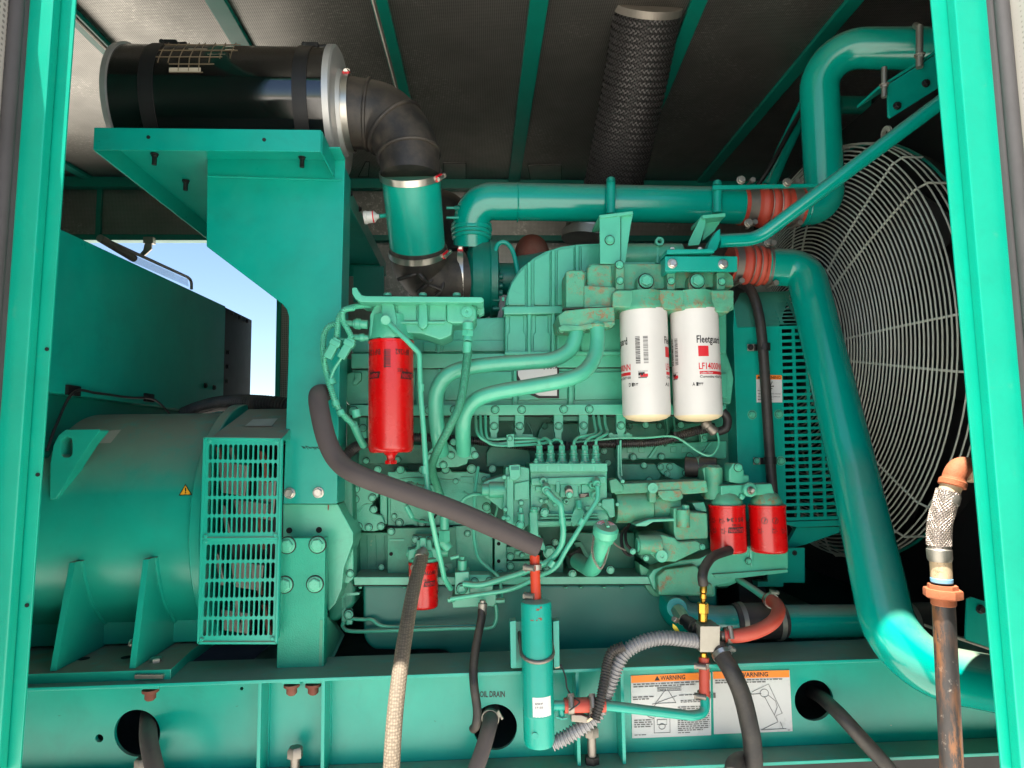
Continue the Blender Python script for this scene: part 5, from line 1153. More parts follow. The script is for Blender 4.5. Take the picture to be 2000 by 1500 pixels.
coupling('hose_coupling', 'upper red ribbed silicone coupling between two thick green pipes, partly behind the strut', P(1446, 402, YP), P(1562, 404, 1.97), .060, P(1505, 440, YP))
cu = thing('charge_air_pipe', 'thick green pipe rising in front of the fan guard and bending towards the radiator top', 'pipe', P(1600, 400, 1.95))
G().tube(PP([(1545, 404, 1.97), (1612, 404, 1.97), (1596, 93, 1.90), (1900, 96, 1.72)]), .058, 40, fil=[.075, .10]).to('pipe_body', 'green_pipe', cu)
coupling('hose_coupling', 'lower red ribbed silicone coupling beside the white filters', P(1424, 516, 1.90), P(1512, 522, 1.90), .054, P(1470, 553, 1.90))
cr = thing('charge_air_pipe', 'thick green pipe sweeping down across the fan guard to the sunlit lower bend', 'pipe', P(1880, 1380, 1.45))
G().tube(PP([(1498, 521, 1.90), (1572, 524, 1.88), (1664, 905, 1.64), (1750, 1298, 1.38), (1990, 1345, 1.34)]), .0555, 44, fil=[.12, .5, .12]).to('pipe_body', 'green_pipe', cr)
st = thing('strut_tube', 'slim green strut tube rising from the engine to the radiator top', 'strut', P(1410, 490, 1.72))
G().tube(PP([(1404, 471, 1.72), (1478, 467, 1.72), (1850, 190, 1.50)]), .0185, 24, fil=.09).to('tube_body', 'green_pipe', st)
G().prism([(1379, 492), (1386, 472), (1400, 451), (1407, 446), (1408, 466), (1400, 488), (1390, 494)], 1.71, .03).to('tube_shoe', 'green', st, .002)
G().poly3([P(1303, 487, 1.68), P(1392, 486, 1.68), P(1396, 493, 1.68), P(1302, 496, 1.68)], (0, .07, 0)).to('shoe_plate', 'green', st, .0015)
bolt(1313, 487, 1.70, 5, st, 'white', (0, 0, 1)); bolt(1367, 487, 1.70, 5, st, 'white', (0, 0, 1))
pr('hose_tie_bar', [(1392, 362), (1500, 360), (1612, 358), (1612, 364), (1500, 367), (1392, 370)], 1.88, .01, 'green', .001)
for x, y in ((1447, 352), (1537, 357), (1462, 436), (1500, 474)): bolt(x, y, 1.88, 9, en, 'zinc')
# smaller pipe and cable behind
sp_ = tag(G().tube(PP([(1500, 365, 2.35), (1528, 300, 2.35), (1600, 150, 2.3)]), .028, 20, fil=.1).to('vent_pipe', 'green_pipe', None, origin=P(1500, 365, 2.35)), 'thin green vent pipe slanting up behind the rising charge pipe', 'pipe')
tag(G().tube(spline(PP([(1478, 365, 2.3), (1505, 325, 2.28), (1540, 260, 2.28), (1575, 200, 2.28)]), 6), .009, 10).to('sensor_cable', 'black', None, origin=P(1478, 365, 2.3)), 'black cable tied along the thin green vent pipe', 'cable')
tag(G().tube(PP([(1638, 205, 2.3), (1692, 205, 2.3)]), .032, 24).to('pipe_stub', 'green_dark', None, origin=P(1638, 205, 2.3)), 'short dark green pipe stub on the radiator behind the rising pipe', 'pipe')
# bracket at the radiator top
rb = thing('radiator_bracket', 'green bolted angle bracket clamping the charge pipe at the radiator top', 'bracket', P(1780, 230, 1.62))
G().prism([(1734, 165), (1850, 92), (1850, 160), (1832, 172), (1740, 230), (1736, 226)], 1.60, .008).to('side_plate', 'green', rb, .0015)
G().poly3([P(1716, 168, 1.60), P(1850, 84, 1.60), P(1850, 90, 1.60), P(1716, 174, 1.60)], (0, .10, 0)).to('top_flange', 'green', rb, .001)
for x, y in ((1752, 207), (1808, 163)): bolt(x, y, 1.598, 8, rb, 'black')
for (x, y0, y1, r_) in ((1796, 52, 132, 7), (1727, 132, 190, 5.5)):
    G().tube(PP([(x, y0, 1.59), (x, y1, 1.59)]), r_ * K(1.59), 12).to('u_bolt', 'zinc', rb); bolt(x, y1 - 25, 1.59, r_ + 3, rb, 'zinc', (0, 0, -1))
G().tube(PP([(1796, 54, 1.59), (1788, 50, 1.72)]), 7 * K(1.59), 12).to('u_bolt', 'zinc', rb)
# ------------------------------------------------------------------ screw-on filters with their print
def filt(name, label, cat, x, ytop, ybot, rpx, Y, m, group=None, bottom=None, nut=False):
    c = P(x, ytop, Y); k = K(Y, x, (ytop + ybot) / 2); r = rpx * k; zb_ = P(x, ybot, Y).z; h = c.z - zb_
    t = thing(name, label, cat, (c.x, c.y, zb_), group)
    o = Vector((c.x, c.y, zb_))
    if bottom:
        G().lathe(o, (0, 0, 1), [(h * .055, r * .97), (h * .07, r), (h - .004, r), (h - .002, r * 1.015), (h, r * 1.0)], 56).to('canister', m, t, 0, 35)
        G().lathe(o, (0, 0, 1), [(0, r * .15), (h * .008, r * .5), (h * .025, r * .8), (h * .05, r * .965), (h * .056, r * .97)], 56).to('filter_base', bottom, t, 0, 50)
    else:
        G().lathe(o, (0, 0, 1), [(0, r * .2), (0, r * .86), (h * .012, r * .94), (h * .04, r * .99), (h * .07, r), (h - .007, r), (h - .006, r * 1.03), (h - .001, r * 1.03), (h, r)], 56).to('canister', m, t, 0, 50)
    return t, Cyl((c.x, c.y, zb_), r, k), h / k
def barcode(cy_, g, x0, z0, x1, z1, vertical=True, seed=1):
    rnd = random.Random(seed); z = z0
    if vertical:
        while z < z1: w = rnd.uniform(.5, 2.2); cy_.rect(g, x0, z, x1, min(z + w, z1)); z += w + rnd.uniform(.6, 1.6)
    else:
        x = x0
        while x < x1: w = rnd.uniform(.4, 1.4); cy_.rect(g, x, z0, min(x + w, x1), z1); x += w + rnd.uniform(.5, 1.2)
# tall red fuel filter
t, C_, H = filt('fuel_filter', 'tall red spin-on fuel filter with drain knob under the cast head', 'filter', 764, 667, 884, 43.5, 1.675, 'red')
c = C_.c
G().lathe(c, (0, 0, -1), [(-.004, .022), (.004, .016), (.008, .011), (.020, .010)], 24).to('drain_neck', 'red', t, 0, 50)
kn = G()
for k in range(10):
    a = 2 * math.pi * k / 10; kn.lathe(c + Vector((.0115 * math.cos(a), .0115 * math.sin(a), -.019)), (0, 0, -1), [(0, .003), (.009, .003)], 6)
kn.lathe(c + Vector((0, 0, -.019)), (0, 0, -1), [(0, .0115), (.009, .0115)], 20).to('drain_knob', 'red', t)
ink = G(); z = lambda py: 884 - py          # height above the filter's bottom, in pixels
C_.text(ink, 'BF1262', 8, z(698), 38, z(687), True); C_.text(ink, 'BF1262', -62, z(698), -21, z(687), True)
barcode(C_, ink, -13, z(722), -1, z(688), True, 2); C_.text(ink, 'FUEL FILTER', -14, z(724), -10, z(690))
C_.text(ink, 'FILTERS', 12, z(731), 36, z(724), True); C_.text(ink, 'FILTERS', -48, z(731), -36, z(726), True)
C_.rect(ink, 18, z(744), 50, z(730), sk=3); C_.rect(ink, -52, z(743), -24, z(730), sk=3)
ink.to('printed_lettering', 'ink', t)
rd = G(); C_.text(rd, 'BALDWIN', 22, z(742), 48, z(733), True, .0007); C_.text(rd, 'BALDWIN', -52, z(741), -27, z(733), True, .0007); rd.to('reversed_lettering', 'ink_red', t)
# two white oil filters
for i, (x, lab) in enumerate(((1256, 'white spin-on oil filter showing barcodes, nearer the twin curved pipes'), (1355, 'white spin-on oil filter showing a red square, beside the fan belt guard'))):
    t, C_, H = filt('oil_filter', lab, 'filter', x, 608, 824, 46.2, 1.735, 'white', 'white oil filters', 'cream')
    z = lambda py: 824 - py; ink, red, gry = G(), G(), G()
    s = 0 if i else -1
    off = 0 if i == 1 else 94                # the same print, turned on the second can
    def X(v): return v - off if i == 0 else v
    for b0 in ((3, 138) if i == 0 else (3,)):
        sh = b0 - off if i == 0 else b0
        C_.text(ink, 'Fleetguard', sh, z(681), sh + 56, z(662)); C_.rect(red, sh + 2, z(702), sh + 22, z(682))
        C_.text(red, 'LF14000NN', sh + 2, z(727), sh + 62, z(714)); C_.rect(red, sh + 3, z(736), sh + 62, z(730)); C_.text(ink, 'Cummins 4367100', sh + 3, z(743), sh + 62, z(738))
    w = G(); sh = 3 if i else 3 - off
    C_.text(w, 'Lube Filter', sh + 5, z(735), sh + 30, z(731), False, .0007); w.to('white_lettering', 'paper', t)
    bx_ = -17 if i == 0 else -60
    barcode(C_, ink, bx_, z(715), bx_ + 9, z(663), True, 4 + i); barcode(C_, gry, bx_ + 15, z(715), bx_ + 24, z(663), True, 9 + i)
    C_.rect(red, bx_ + 8, z(741), bx_ + 22, z(735)); C_.rect(ink, bx_ + 4, z(738), bx_ + 16, z(732)); C_.rect(gry, bx_ + 4, z(743), bx_ + 20, z(740)); C_.text(gry, 'MADE IN MEXICO', bx_ + 4, z(731), bx_ + 22, z(729))
    ax0 = -34 if i == 0 else -8
    C_.text(ink, 'D' if i == 0 else 'A', ax0, z(758), ax0 + 5, z(751)); C_.rect(ink, ax0 + 7, z(758), ax0 + 11, z(751)); C_.text(ink, '3 I', ax0 + 12, z(757), ax0 + 18, z(752)); C_.rect(gry, ax0 + 8 + 2, z(754), ax0 + 20, z(752))
    if i == 0: C_.text(ink, 'A3', 42, z(758), 56, z(751))
    ink.to('printed_lettering', 'ink', t); red.to('red_print', 'ink_red', t); gry.to('grey_print', 'ink_grey', t)
# small fuel water separator low on the engine
t, C_, H = filt('fuel_filter', 'short red filter half hidden by the braided hose, low on the engine', 'filter', 827, 1096, 1186, 28.5, 1.75, 'red')
z = lambda py: 1186 - py; ink, rd = G(), G()
C_.text(ink, 'BF7760', -4, z(1120), 24, z(1113), True); C_.text(ink, 'FILTERS', 0, z(1131), 12, z(1128), True); C_.rect(ink, 0, z(1142), 24, z(1132), sk=2); C_.text(rd, 'BALDWIN', 3, z(1140.5), 23, z(1134), True, .0007)
ink.to('printed_lettering', 'ink', t); rd.to('reversed_lettering', 'ink_red', t)
hd2 = thing('separator_manifold', 'green cast head carrying the short red filter', 'filter manifold', P(828, 1096, 1.75))
def hp(n, pts, Y, d, m=CG, b=.004): return G().prism(pts, Y, d).to(n, m, hd2, b)
hp('head_casting', [(798, 1074), (812, 1070), (814, 1054), (842, 1054), (844, 1070), (858, 1074), (860, 1092), (852, 1097), (804, 1097), (796, 1092)], 1.735, .07)
hp('head_plate', [(804, 1046), (856, 1046), (856, 1072), (804, 1072)], 1.78, .04)
hp('head_arm', [(820, 1050), (832, 1050), (834, 1080), (818, 1080)], 1.715, .04)
c = P(828, 1097, 1.755); G().lathe(c, (0, 0, 1), [(-.002, .038), (.010, .039), (.014, .033), (.03, .03)], 30).to('head_ring', CG, hd2, 0, 35)
bolts([(812, 1054), (843, 1054), (836, 1084)], 1.778, 7, hd2); cy('port_boss', (795, 1078, 1.765), (806, 1080, 1.765), 10, CG, hd2); cy('port_boss', (850, 1078, 1.765), (876, 1078, 1.765), 9, CG, hd2)
# feed pump block right of it
fb = thing('fuel_shutoff_valve', 'green fuel shutoff valve block with bolts at the lower left of the engine', 'valve', P(920, 1190, 1.72))
def vp(n, pts, Y, d, m=E, b=.003): return G().prism(pts, Y, d).to(n, m, fb, b)
vp('valve_block', [(888, 1118), (916, 1116), (918, 1160), (888, 1162)], 1.71, .07); vp('valve_plate', [(912, 1122), (956, 1122), (963, 1130), (963, 1160), (912, 1162)], 1.735, .05)
vp('valve_base', [(882, 1164), (970, 1160), (970, 1184), (884, 1188)], 1.72, .06)
cy('valve_stem', (903, 1118, 1.73), (903, 1094, 1.73), 9, E, fb, 16); cy('valve_stem', (903, 1094, 1.73), (903, 1086, 1.73), 5, E, fb, 8); pipe('valve_lever', [(880, 1090, 1.73), (896, 1086, 1.73)], 4, E, fb, fil=0)
bolts([(927, 1136), (956, 1135), (902, 1150, 1.705, 10), (962, 1178)], 1.733, 7, fb); cy('line_union', (874, 1172, 1.70), (888, 1171, 1.70), 5, E, fb, 6); cy('line_union', (968, 1174, 1.72), (986, 1173, 1.72), 5, E, fb, 6)
pipe('drain_line', [(968, 1180, 1.72), (970, 1196, 1.72), (968, 1215, 1.72), (955, 1226, 1.72), (900, 1227, 1.73), (780, 1231, 1.75), (690, 1233, 1.78), (670, 1224, 1.80), (672, 1214, 1.80)], 3.8, E, fb, sp=True, seg=10)
pipe('drain_line', [(676, 1208, 1.80), (712, 1210, 1.79), (726, 1210, 1.78), (756, 1224, 1.77), (860, 1223, 1.75), (945, 1221, 1.74)], 3.6, E, fb, sp=True, seg=10)
vp('line_bracket', [(667, 1216), (667, 1166), (674, 1158), (702, 1157), (702, 1162), (680, 1164), (675, 1170), (675, 1216)], 1.80, .02, E, .001); vp('line_tee', [(674, 1190), (686, 1190), (688, 1220), (676, 1222)], 1.795, .02); bolt(681, 1200, 1.79, 9, fb)
pipe('bleed_line', [(934, 912, 1.80), (928, 960, 1.78), (926, 1010, 1.78), (926, 1050, 1.78), (934, 1088, 1.77), (955, 1110, 1.76), (975, 1130, 1.76), (980, 1170, 1.76)], 3.2, E, fb, sp=True, seg=8)
pipe('bleed_line', [(895, 990, 1.79), (910, 972, 1.78), (930, 965, 1.77), (942, 966, 1.76)], 3.6, E, fb, sp=True, seg=8)
# two short red coolant filters on their head
wf = thing('coolant_filter_manifold', 'green twin coolant filter head with a central knob bolt', 'filter manifold', P(1455, 985, 1.74))
def wp(n, pts, Y, d, m='rust_green', b=.005): return G().prism(pts, Y, d).to(n, m, wf, b)
wp('head_beam', [(1407, 948), (1460, 946), (1508, 944), (1514, 966), (1470, 968), (1448, 970), (1408, 968)], 1.72, .05, CG)
for x in (1419, 1497):
    c = P(x, 986, 1.745); kk_ = K(1.745, x, 986); G().lathe(c, (0, 0, 1), [(-.004, 29 * kk_), (.008, 30 * kk_), (.014, 28 * kk_), (.028, 22 * kk_), (.034, 16 * kk_)], 36).to('filter_seat', 'rust_green', wf, 0, 40)
cy('head_column', (1393, 975, 1.76), (1393, 912, 1.76), 18, 'rust_green', wf); wp('head_ear', [(1372, 915), (1384, 908), (1408, 908), (1412, 940), (1408, 975), (1380, 972)], 1.755, .05)
wp('head_knuckle', [(1424, 918), (1432, 904), (1446, 905), (1454, 920), (1454, 928), (1464, 928), (1465, 942), (1448, 946), (1424, 942)], 1.73, .06, CG); bolt(1442, 913, 1.728, 8, wf)
G().lathe(P(1462, 956, 1.715), (0, -1, 0), [(0, 14 * K(1.7)), (.012, 14 * K(1.7)), (.015, 11 * K(1.7))], 28).to('knob_boss', CG, wf, 0, 35)
bolt(1466, 958, 1.70, 8, wf, 'dull_steel', (.35, -1, .1)); cy('knob_stem', (1466, 958, 1.70), (1471, 958, 1.68), 4, 'steel', wf)
wp('head_hook', [(1448, 962), (1458, 970), (1452, 978), (1444, 974)], 1.71, .03, CG)
for i, (x, lab) in enumerate(((1419, 'short red coolant filter with upside-down part number, left of its pair'), (1497.5, 'short red coolant filter with small printed symbols, right of its pair'))):
    t, C_, H = filt('coolant_filter', lab, 'filter', x, 985, 1078, 34.5, 1.745, 'red', 'short red coolant filters')
    ink, rd = G(), G(); z = lambda py: 1078 - py
    if i == 0:
        C_.text(ink, 'B5134', -1, z(1017), 34, z(1009), True); C_.text(ink, 'FILTERS', 8, z(1025), 26, z(1021), True); C_.rect(ink, 0, z(1038), 32, z(1027), sk=2); C_.text(rd, 'BALDWIN', 3, z(1036.5), 31, z(1029.5), True, .0007)
    bx_ = -33 if i == 0 else -13
    for (u, v) in ((0, 1009), (18, 1009), (2, 1028), (20, 1028)) if i == 0 else ((2, 1009), (22, 1009), (-6, 1028), (20, 1027), (40, 1028)):
        xx = bx_ + u
        if i == 1 and v == 1009:
            for a in range(12): C_.rect(ink, xx + 5 + 5.5 * math.cos(a * .524) - .6, z(v + 6) + 5.5 * math.sin(a * .524) - .6, xx + 5 + 5.5 * math.cos(a * .524) + 1.2, z(v + 6) + 5.5 * math.sin(a * .524) + 1.2)
            C_.rect(ink, xx + 4, z(v + 9), xx + 6, z(v + 2), sk=3)
        else:
            C_.rect(ink, xx, z(v + 8), xx + .8, z(v)); C_.rect(ink, xx + 7, z(v + 8), xx + 7.8, z(v)); C_.rect(ink, xx, z(v + 8.8), xx + 7.8, z(v + 8)); C_.rect(ink, xx + 1.5, z(v + 5), xx + 5, z(v + 3)); C_.rect(ink, xx + 9, z(v + 8), xx + 10.5, z(v + 6.5))
            C_.rect(ink, xx, z(v + 11), xx + 8, z(v + 10))
    ink.to('printed_lettering', 'ink', t); rd.to('reversed_lettering', 'ink_red', t)
# ------------------------------------------------------------------ belt guard
bg_ = thing('belt_guard', 'flat green belt guard with a slotted side in front of the fan', 'guard', P(1520, 1060, 1.9))
YG = 1.90
G().prism([(1438, 640), (1522, 637), (1532, 1012), (1528, 1018), (1450, 1018)], YG, .005).to('guard_plate', 'green', bg_, .0015)
G().prism([(1434, 600), (1440, 640), (1450, 1018), (1445, 1018), (1432, 640)], YG, .12).to('guard_edge', 'green', bg_, .001)
slot_plate(P(1522, 637, YG), P(1628, 634, YG), P(1640, 1014, YG), P(1532, 1017, YG), (0, .005, 0), 4, 28, .78, .60, False, mx=.06, my=.25).to('slotted_panel', 'green', bg_)
G().poly3([P(1432, 600, YG), P(1446, 572, 2.0), P(1545, 568, 2.0), P(1522, 637, YG), P(1438, 640, YG)], (0, .005, 0)).to('guard_top', 'green', bg_, .001)
slot_plate(P(1478, 576, 1.985), P(1590, 572, 1.985), P(1628, 632, YG - .001), P(1494, 634, YG - .001), (0, .005, .001), 4, 8, .80, .62, False, mx=.05, my=.1).to('slotted_panel', 'green', bg_)
G().prism([(1532, 1019), (1640, 1016), (1640, 1027), (1556, 1030), (1534, 1024)], YG - .002, .10).to('guard_sill', 'green', bg_, .001)
G().prism([(1540, 1060), (1556, 1030), (1640, 1029), (1640, 1040), (1572, 1064), (1540, 1072)], YG + .01, .02).to('guard_wing', 'green', bg_, .001)
G().rect(1500, 1070, 1572, 1138, YG - .02, .008).to('guard_foot', 'green', bg_, .001); bolt(1552, 1080, YG - .021, 5, bg_, 'black')
G().rect(1480, 1136, 1530, 1146, YG - .02, .06).to('guard_foot', 'green', bg_, .001)
for x, y in ((1469, 810), (1521, 809), (1525, 900)): bolt(x, y, YG - .001, 7, bg_, E); G().lathe(P(x, y, YG - .0005), (0, -1, 0), [(0, .014), (.001, .014)], 20).to('washer', E, bg_)
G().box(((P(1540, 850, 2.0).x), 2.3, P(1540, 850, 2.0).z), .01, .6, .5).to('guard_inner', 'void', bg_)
lb_ = [(1477, 732), (1527, 733), (1528, 786), (1478, 786)]
ws = thing('warning_label', 'small white label with orange header on the belt guard behind the black hose', 'label', P(1502, 786, YG)); qm = quad_map(lb_); Yl = YG - .0012
G().poly3(PP(lb_, Yl), (0, .001, 0)).to('label_sheet', 'paper', ws); sheet_poly(G(), qm, 0, 0, 1, .16, Yl - .0005).to('header_band', 'orange', ws)
t = G(); sheet_text(t, qm, 'WARNING', .2, .03, .95, .135, Yl - .001); t.add(PP([qm(.10, .03), qm(.16, .135), qm(.04, .135)], Yl - .001), [[0, 1, 2]])
for pts in ([(.45, .22), (.55, .40), (.62, .24)], [(.50, .44), (.62, .50)], [(.54, .42), (.68, .40)], [(.52, .46), (.58, .56)]): sheet_line(t, qm, pts, Yl - .001, .0014)
t.to('label_lettering', 'ink', ws)
t = G(); sheet_text(t, qm, 'Rotating parts.', .05, .55, .55, .60, Yl - .001); sheet_text(t, qm, 'Can cause severe injury.', .05, .66, .95, .71, Yl - .001); sheet_text(t, qm, 'Do not operate without', .05, .77, .92, .82, Yl - .001); sheet_text(t, qm, 'guards in place.', .05, .86, .62, .92, Yl - .001); t.to('fine_print', 'ink', ws)
bh2 = thing('coolant_hose', 'slim black rubber hose clipped down the belt guard', 'hose', P(1505, 950, 1.86))
G().tube(spline(PP([(1440, 550, 1.93), (1462, 562, 1.90), (1476, 590, 1.87), (1486, 640, 1.86), (1493, 720, 1.86), (1498, 800, 1.86), (1503, 880, 1.86), (1508, 950, 1.86), (1510, 980, 1.86)]), 7), 10 * K(1.86), 18).to('hose_body', 'hose_rubber', bh2)
for x, y in ((1490, 678), (1502, 900)):
    c = P(x + 2, y, 1.86); G().lathe(c + Vector((0, 0, -.009)), (.04, 0, 1), [(0, .0155), (0, .0175), (.02, .0175), (.02, .0155)], 20, caps=False).to('hose_clip', 'black', bh2)
    G().rect(x - 27, y - 6, x - 2, y + 7, YG - .012, .008).to('clip_tab', 'black', bh2, .001); G().rect(x - 30, y - 6, x - 17, y + 7, YG - .014, .003).to('clip_washer', 'zinc', bh2); bolt(x - 24, y, YG - .015, 6, bh2, 'black' if y < 700 else E)
# ------------------------------------------------------------------ fan guard of concentric wire and radiator
XF = P(1882, 690, 1.60).x
cY, cZ = 2.27, P(1612, 690, 2.27).z; RF = .70
rad = thing('radiator', 'dark radiator with shroud behind the round wire fan guard', 'radiator', (XF + .2, cY, zt))
G().box((XF + .14, cY, cZ), .02, 1.62, 1.66).to('radiator_shroud', 'black', rad)
n = 64; G().lathe((XF + .06, cY, cZ), (1, 0, 0), [(0, RF - .02), (.07, RF - .02)], n, caps=False).to('shroud_ring', 'black', rad)
fan = thing('cooling_fan', 'dark cooling fan blades behind the wire guard', 'fan', (XF + .05, cY, cZ))
for k in range(8):
    a = R(k * 45 + 12); u = Vector((0, math.cos(a), math.sin(a))); w = Vector((0, -math.sin(a), math.cos(a))); x = Vector((1, 0, 0)); o = Vector((XF + .06, cY, cZ))
    q = [o + u * .14 - w * .05 - x * .02, o + u * .62 - w * .12 - x * .03, o + u * .64 + w * .10 + x * .03, o + u * .14 + w * .05 + x * .02]
    G().poly3(q, (.006, 0, 0)).to('fan_blade', 'black', fan)
G().lathe((XF, cY, cZ), (1, 0, 0), [(0, .10), (.02, .15), (.09, .15)], 30).to('fan_hub', 'black', fan)
fgd = thing('fan_guard', 'round guard of concentric grey wire rings around the cooling fan', 'fan guard', (XF, cY, cZ - RF))
def face_x(r): return XF - .02 - .10 * (1 - (r / RF) ** 2.2)
rings = [(RF, XF + .06), (RF, XF + .04), (RF, XF + .02), (RF - .002, XF)]
nr = 42
for i in range(nr): r_ = RF - .012 - i * .0127; rings.append((r_, face_x(r_)))
for i, (r_, x) in enumerate(rings):
    G().tube(ring_pts((x, cY, cZ), (1, 0, 0), r_, 84), .0024 if i else .0045, 6, closed=True).to('wire_ring', 'wire_grey' if i else 'green_dark', fgd)
for k in range(8):
    for da in (-6, 6):
        a = R(k * 45 + 6 + da); u = Vector((0, math.cos(a), math.sin(a)))
        pts = [Vector((XF + .06, cY, cZ)) + u * (RF + .002), Vector((XF + .0, cY, cZ)) + u * (RF + .002)] + [Vector((face_x(r2) + .003, cY, cZ)) + u * r2 for r2 in (RF - .02, RF - .1, RF - .2, RF - .3, RF - .4, RF - .52)]
        G().tube(pts, .0034, 6).to('radial_wire', 'wire_grey', fgd)
for k in range(8):
    a = R(k * 45 + 28); u = Vector((0, math.cos(a), math.sin(a))); o = Vector((XF + .06, cY, cZ)) + u * (RF + .028)
    G().lathe(o, (1, 0, 0), [(-.004, .012), (-.004, .024), (.004, .024), (.004, .012)], 16, caps=False).to('mounting_eye', 'wire_grey', fgd)
    G().tube([o - u * .05, o - u * .012], .006, 8).to('mounting_eye_stem', 'wire_grey', fgd)
# ------------------------------------------------------------------ lower coolant pipe with rubber sleeve
lp = thing('coolant_pipe', 'thick green lower coolant pipe running right from under the engine', 'pipe', P(1500, 1240, 1.72))
G().tube(PP([(1318, 1130, 1.86), (1310, 1205, 1.78), (1400, 1216, 1.75), (1540, 1214, 1.75), (1800, 1212, 1.78), (1830, 1212, 1.78)]), .042, 32, fil=[.07, .1, .1, .1]).to('pipe_body', 'green_pipe', lp)
for a, b in ((1432, 1530), (1760, 1830)):
    s_ = cy('rubber_sleeve', (a, 1214, 1.75 if a < 1600 else 1.78), (b, 1212, 1.75 if a < 1600 else 1.78), 34.5, 'hose_rubber', lp, 40)
    for x in ((a + 16,) if a > 1600 else (a + 14, b - 12)): c = P(x, 1213, 1.75 if a < 1600 else 1.78); G().lathe(c - Vector((.006, 0, 0)), (1, 0, 0), [(0, .046), (0, .048), (.012, .048), (.012, .046)], 40, caps=False).to('band_clamp', 'zinc', s_)
cy('side_port', (1322, 1188, 1.70), (1322, 1186, 1.76), 20, 'green_pipe', lp)
# ------------------------------------------------------------------ valve block with its fittings
vb = thing('coolant_manifold_block', 'square zinc manifold block with brass and steel fittings below the coolant filters', 'manifold block', P(1388, 1275, 1.55))
YV = 1.56
G().prism([(1368, 1223), (1407, 1223), (1406, 1274), (1367, 1274)], YV, .062).to('block_body', 'zinc', vb, .0015)
def vc(n, a, b, r_, m, seg=20, prof=None): return cy(n, a, b, r_, m, vb, seg, prof)
vc('brass_fitting', (1373, 1214, YV + .03), (1373, 1196, YV + .03), 9, 'brass', 20); vc('brass_nut', (1373, 1198, YV + .03), (1373, 1177, YV + .03), 10.5, 'brass', 6)
vc('swivel_fitting', (1373, 1177, YV + .03), (1374, 1143, YV + .03), 6, 'brass', 16, [(0, 4), (.2, 5), (.25, 6.5), (.5, 6.5), (.52, 4.5), (.6, 7), (.95, 7), (1, 6)])
vc('side_nipple', (1406, 1242, YV + .03), (1424, 1240, YV + .03), 9, 'dull_steel')
vc('lower_nipple', (1374, 1274, YV + .03), (1375, 1290, YV + .03), 7, 'brass')
vc('ball_valve', (1365, 1232, YV + .03), (1336, 1210, YV + .08), 11, 'black', 24, [(0, 9), (.1, 9), (.12, 12), (.3, 12), (.32, 14), (.7, 14), (.72, 11), (.9, 11), (1, 12)])
vc('union_nut', (1337, 1212, YV + .08), (1322, 1190, YV + .12), 13, 'steel', 8)
G().poly3(PP([(1314, 1218, YV + .02), (1322, 1224, YV + .02), (1336, 1248, YV + .02), (1339, 1258, YV + .02), (1334, 1258, YV + .02), (1327, 1246, YV + .02), (1314, 1226, YV + .02)]), (0, .004, 0)).to('valve_handle', 'yellow_tab', vb, .001)
vc('handle_nut', (1322, 1212, YV + .03), (1316, 1208, YV + .02), 6, 'dull_steel', 6)
h1 = thing('heater_hose', 'black rubber hose arching from the brass fitting up behind the red filter', 'hose', P(1374, 1143, 1.6))
G().tube(spline(PP([(1374, 1143, YV + .03), (1372, 1125, YV + .03), (1378, 1105, YV + .05), (1394, 1086, YV + .09), (1425, 1075, YV + .14)]), 7), 9.5 * K(1.6), 18).to('hose_body', 'hose_rubber', h1)
h2 = thing('heater_hose', 'red silicone hose curving from the zinc block to the lower coolant pipe', 'hose', P(1440, 1260, 1.6))
q = spline(PP([(1416, 1241, YV + .03), (1445, 1241, YV + .02), (1480, 1232, YV + .02), (1508, 1216, YV + .03), (1520, 1196, YV + .06), (1516, 1180, YV + .10), (1500, 1170, YV + .14)]), 7)
G().tube(q, 13 * K(1.6), 20).to('hose_body', 'red_rubber', h2)
clamp(P(1422, 1241, YV + .03), (1, 0, 0), 13 * K(1.6), .013, h2, (0, -1, .35), 'dull_steel', 'red_plastic', sr=.007); clamp(P(1506, 1173, YV + .13), (P(1516, 1180, YV + .10) - P(1500, 1170, YV + .14)), 13.5 * K(1.6), .010, h2, (.3, -1, 1), 'steel', sr=.006)
pipe('feed_tube', [(1505, 1174, YV + .13), (1470, 1150, 1.75), (1440, 1130, 1.8)], 7, 'engine_green', h2, fil=0)
h3 = thing('heater_hose', 'short red hose with two clamps below the zinc block', 'hose', P(1376, 1365, 1.56))
G().tube(PP([(1375, 1284, YV + .03), (1376, 1368, YV + .02)]), 10 * K(1.57), 20).to('hose_body', 'red_rubber', h3)
for y in (1298, 1356): clamp(P(1375, y, YV + .028), (0, 0, 1), 10.5 * K(1.57), .012, h3, (-.6, -1, 0), 'dull_steel', 'red_plastic', sr=.008)
h4 = tag(G().tube(PP([(1376, 1358, YV + .02), (1378, 1392, YV + .01), (1352, 1398, YV + .0), (1185, 1378, 1.53), (1160, 1377, 1.53)]), 9 * K(1.56), 20, fil=[.02, .03, .05]).to('heater_tube', 'green', None, origin=P(1352, 1398, YV)), 'bent green tube running below the warning signs to the red clamped hose', 'tube')
h5 = thing('heater_hose', 'red hose with two screw clamps beside the green heater cylinder', 'hose', P(1140, 1395, 1.53))
G().tube(PP([(1102, 1378, 1.53), (1182, 1376, 1.53)]), 13.5 * K(1.53), 20).to('hose_body', 'red_rubber', h5)
for x in (1114, 1155): clamp(P(x, 1377, 1.53), (1, 0, 0), 14 * K(1.53), .013, h5, (0, -1, .55), 'dull_steel', 'red_plastic', sr=.008)
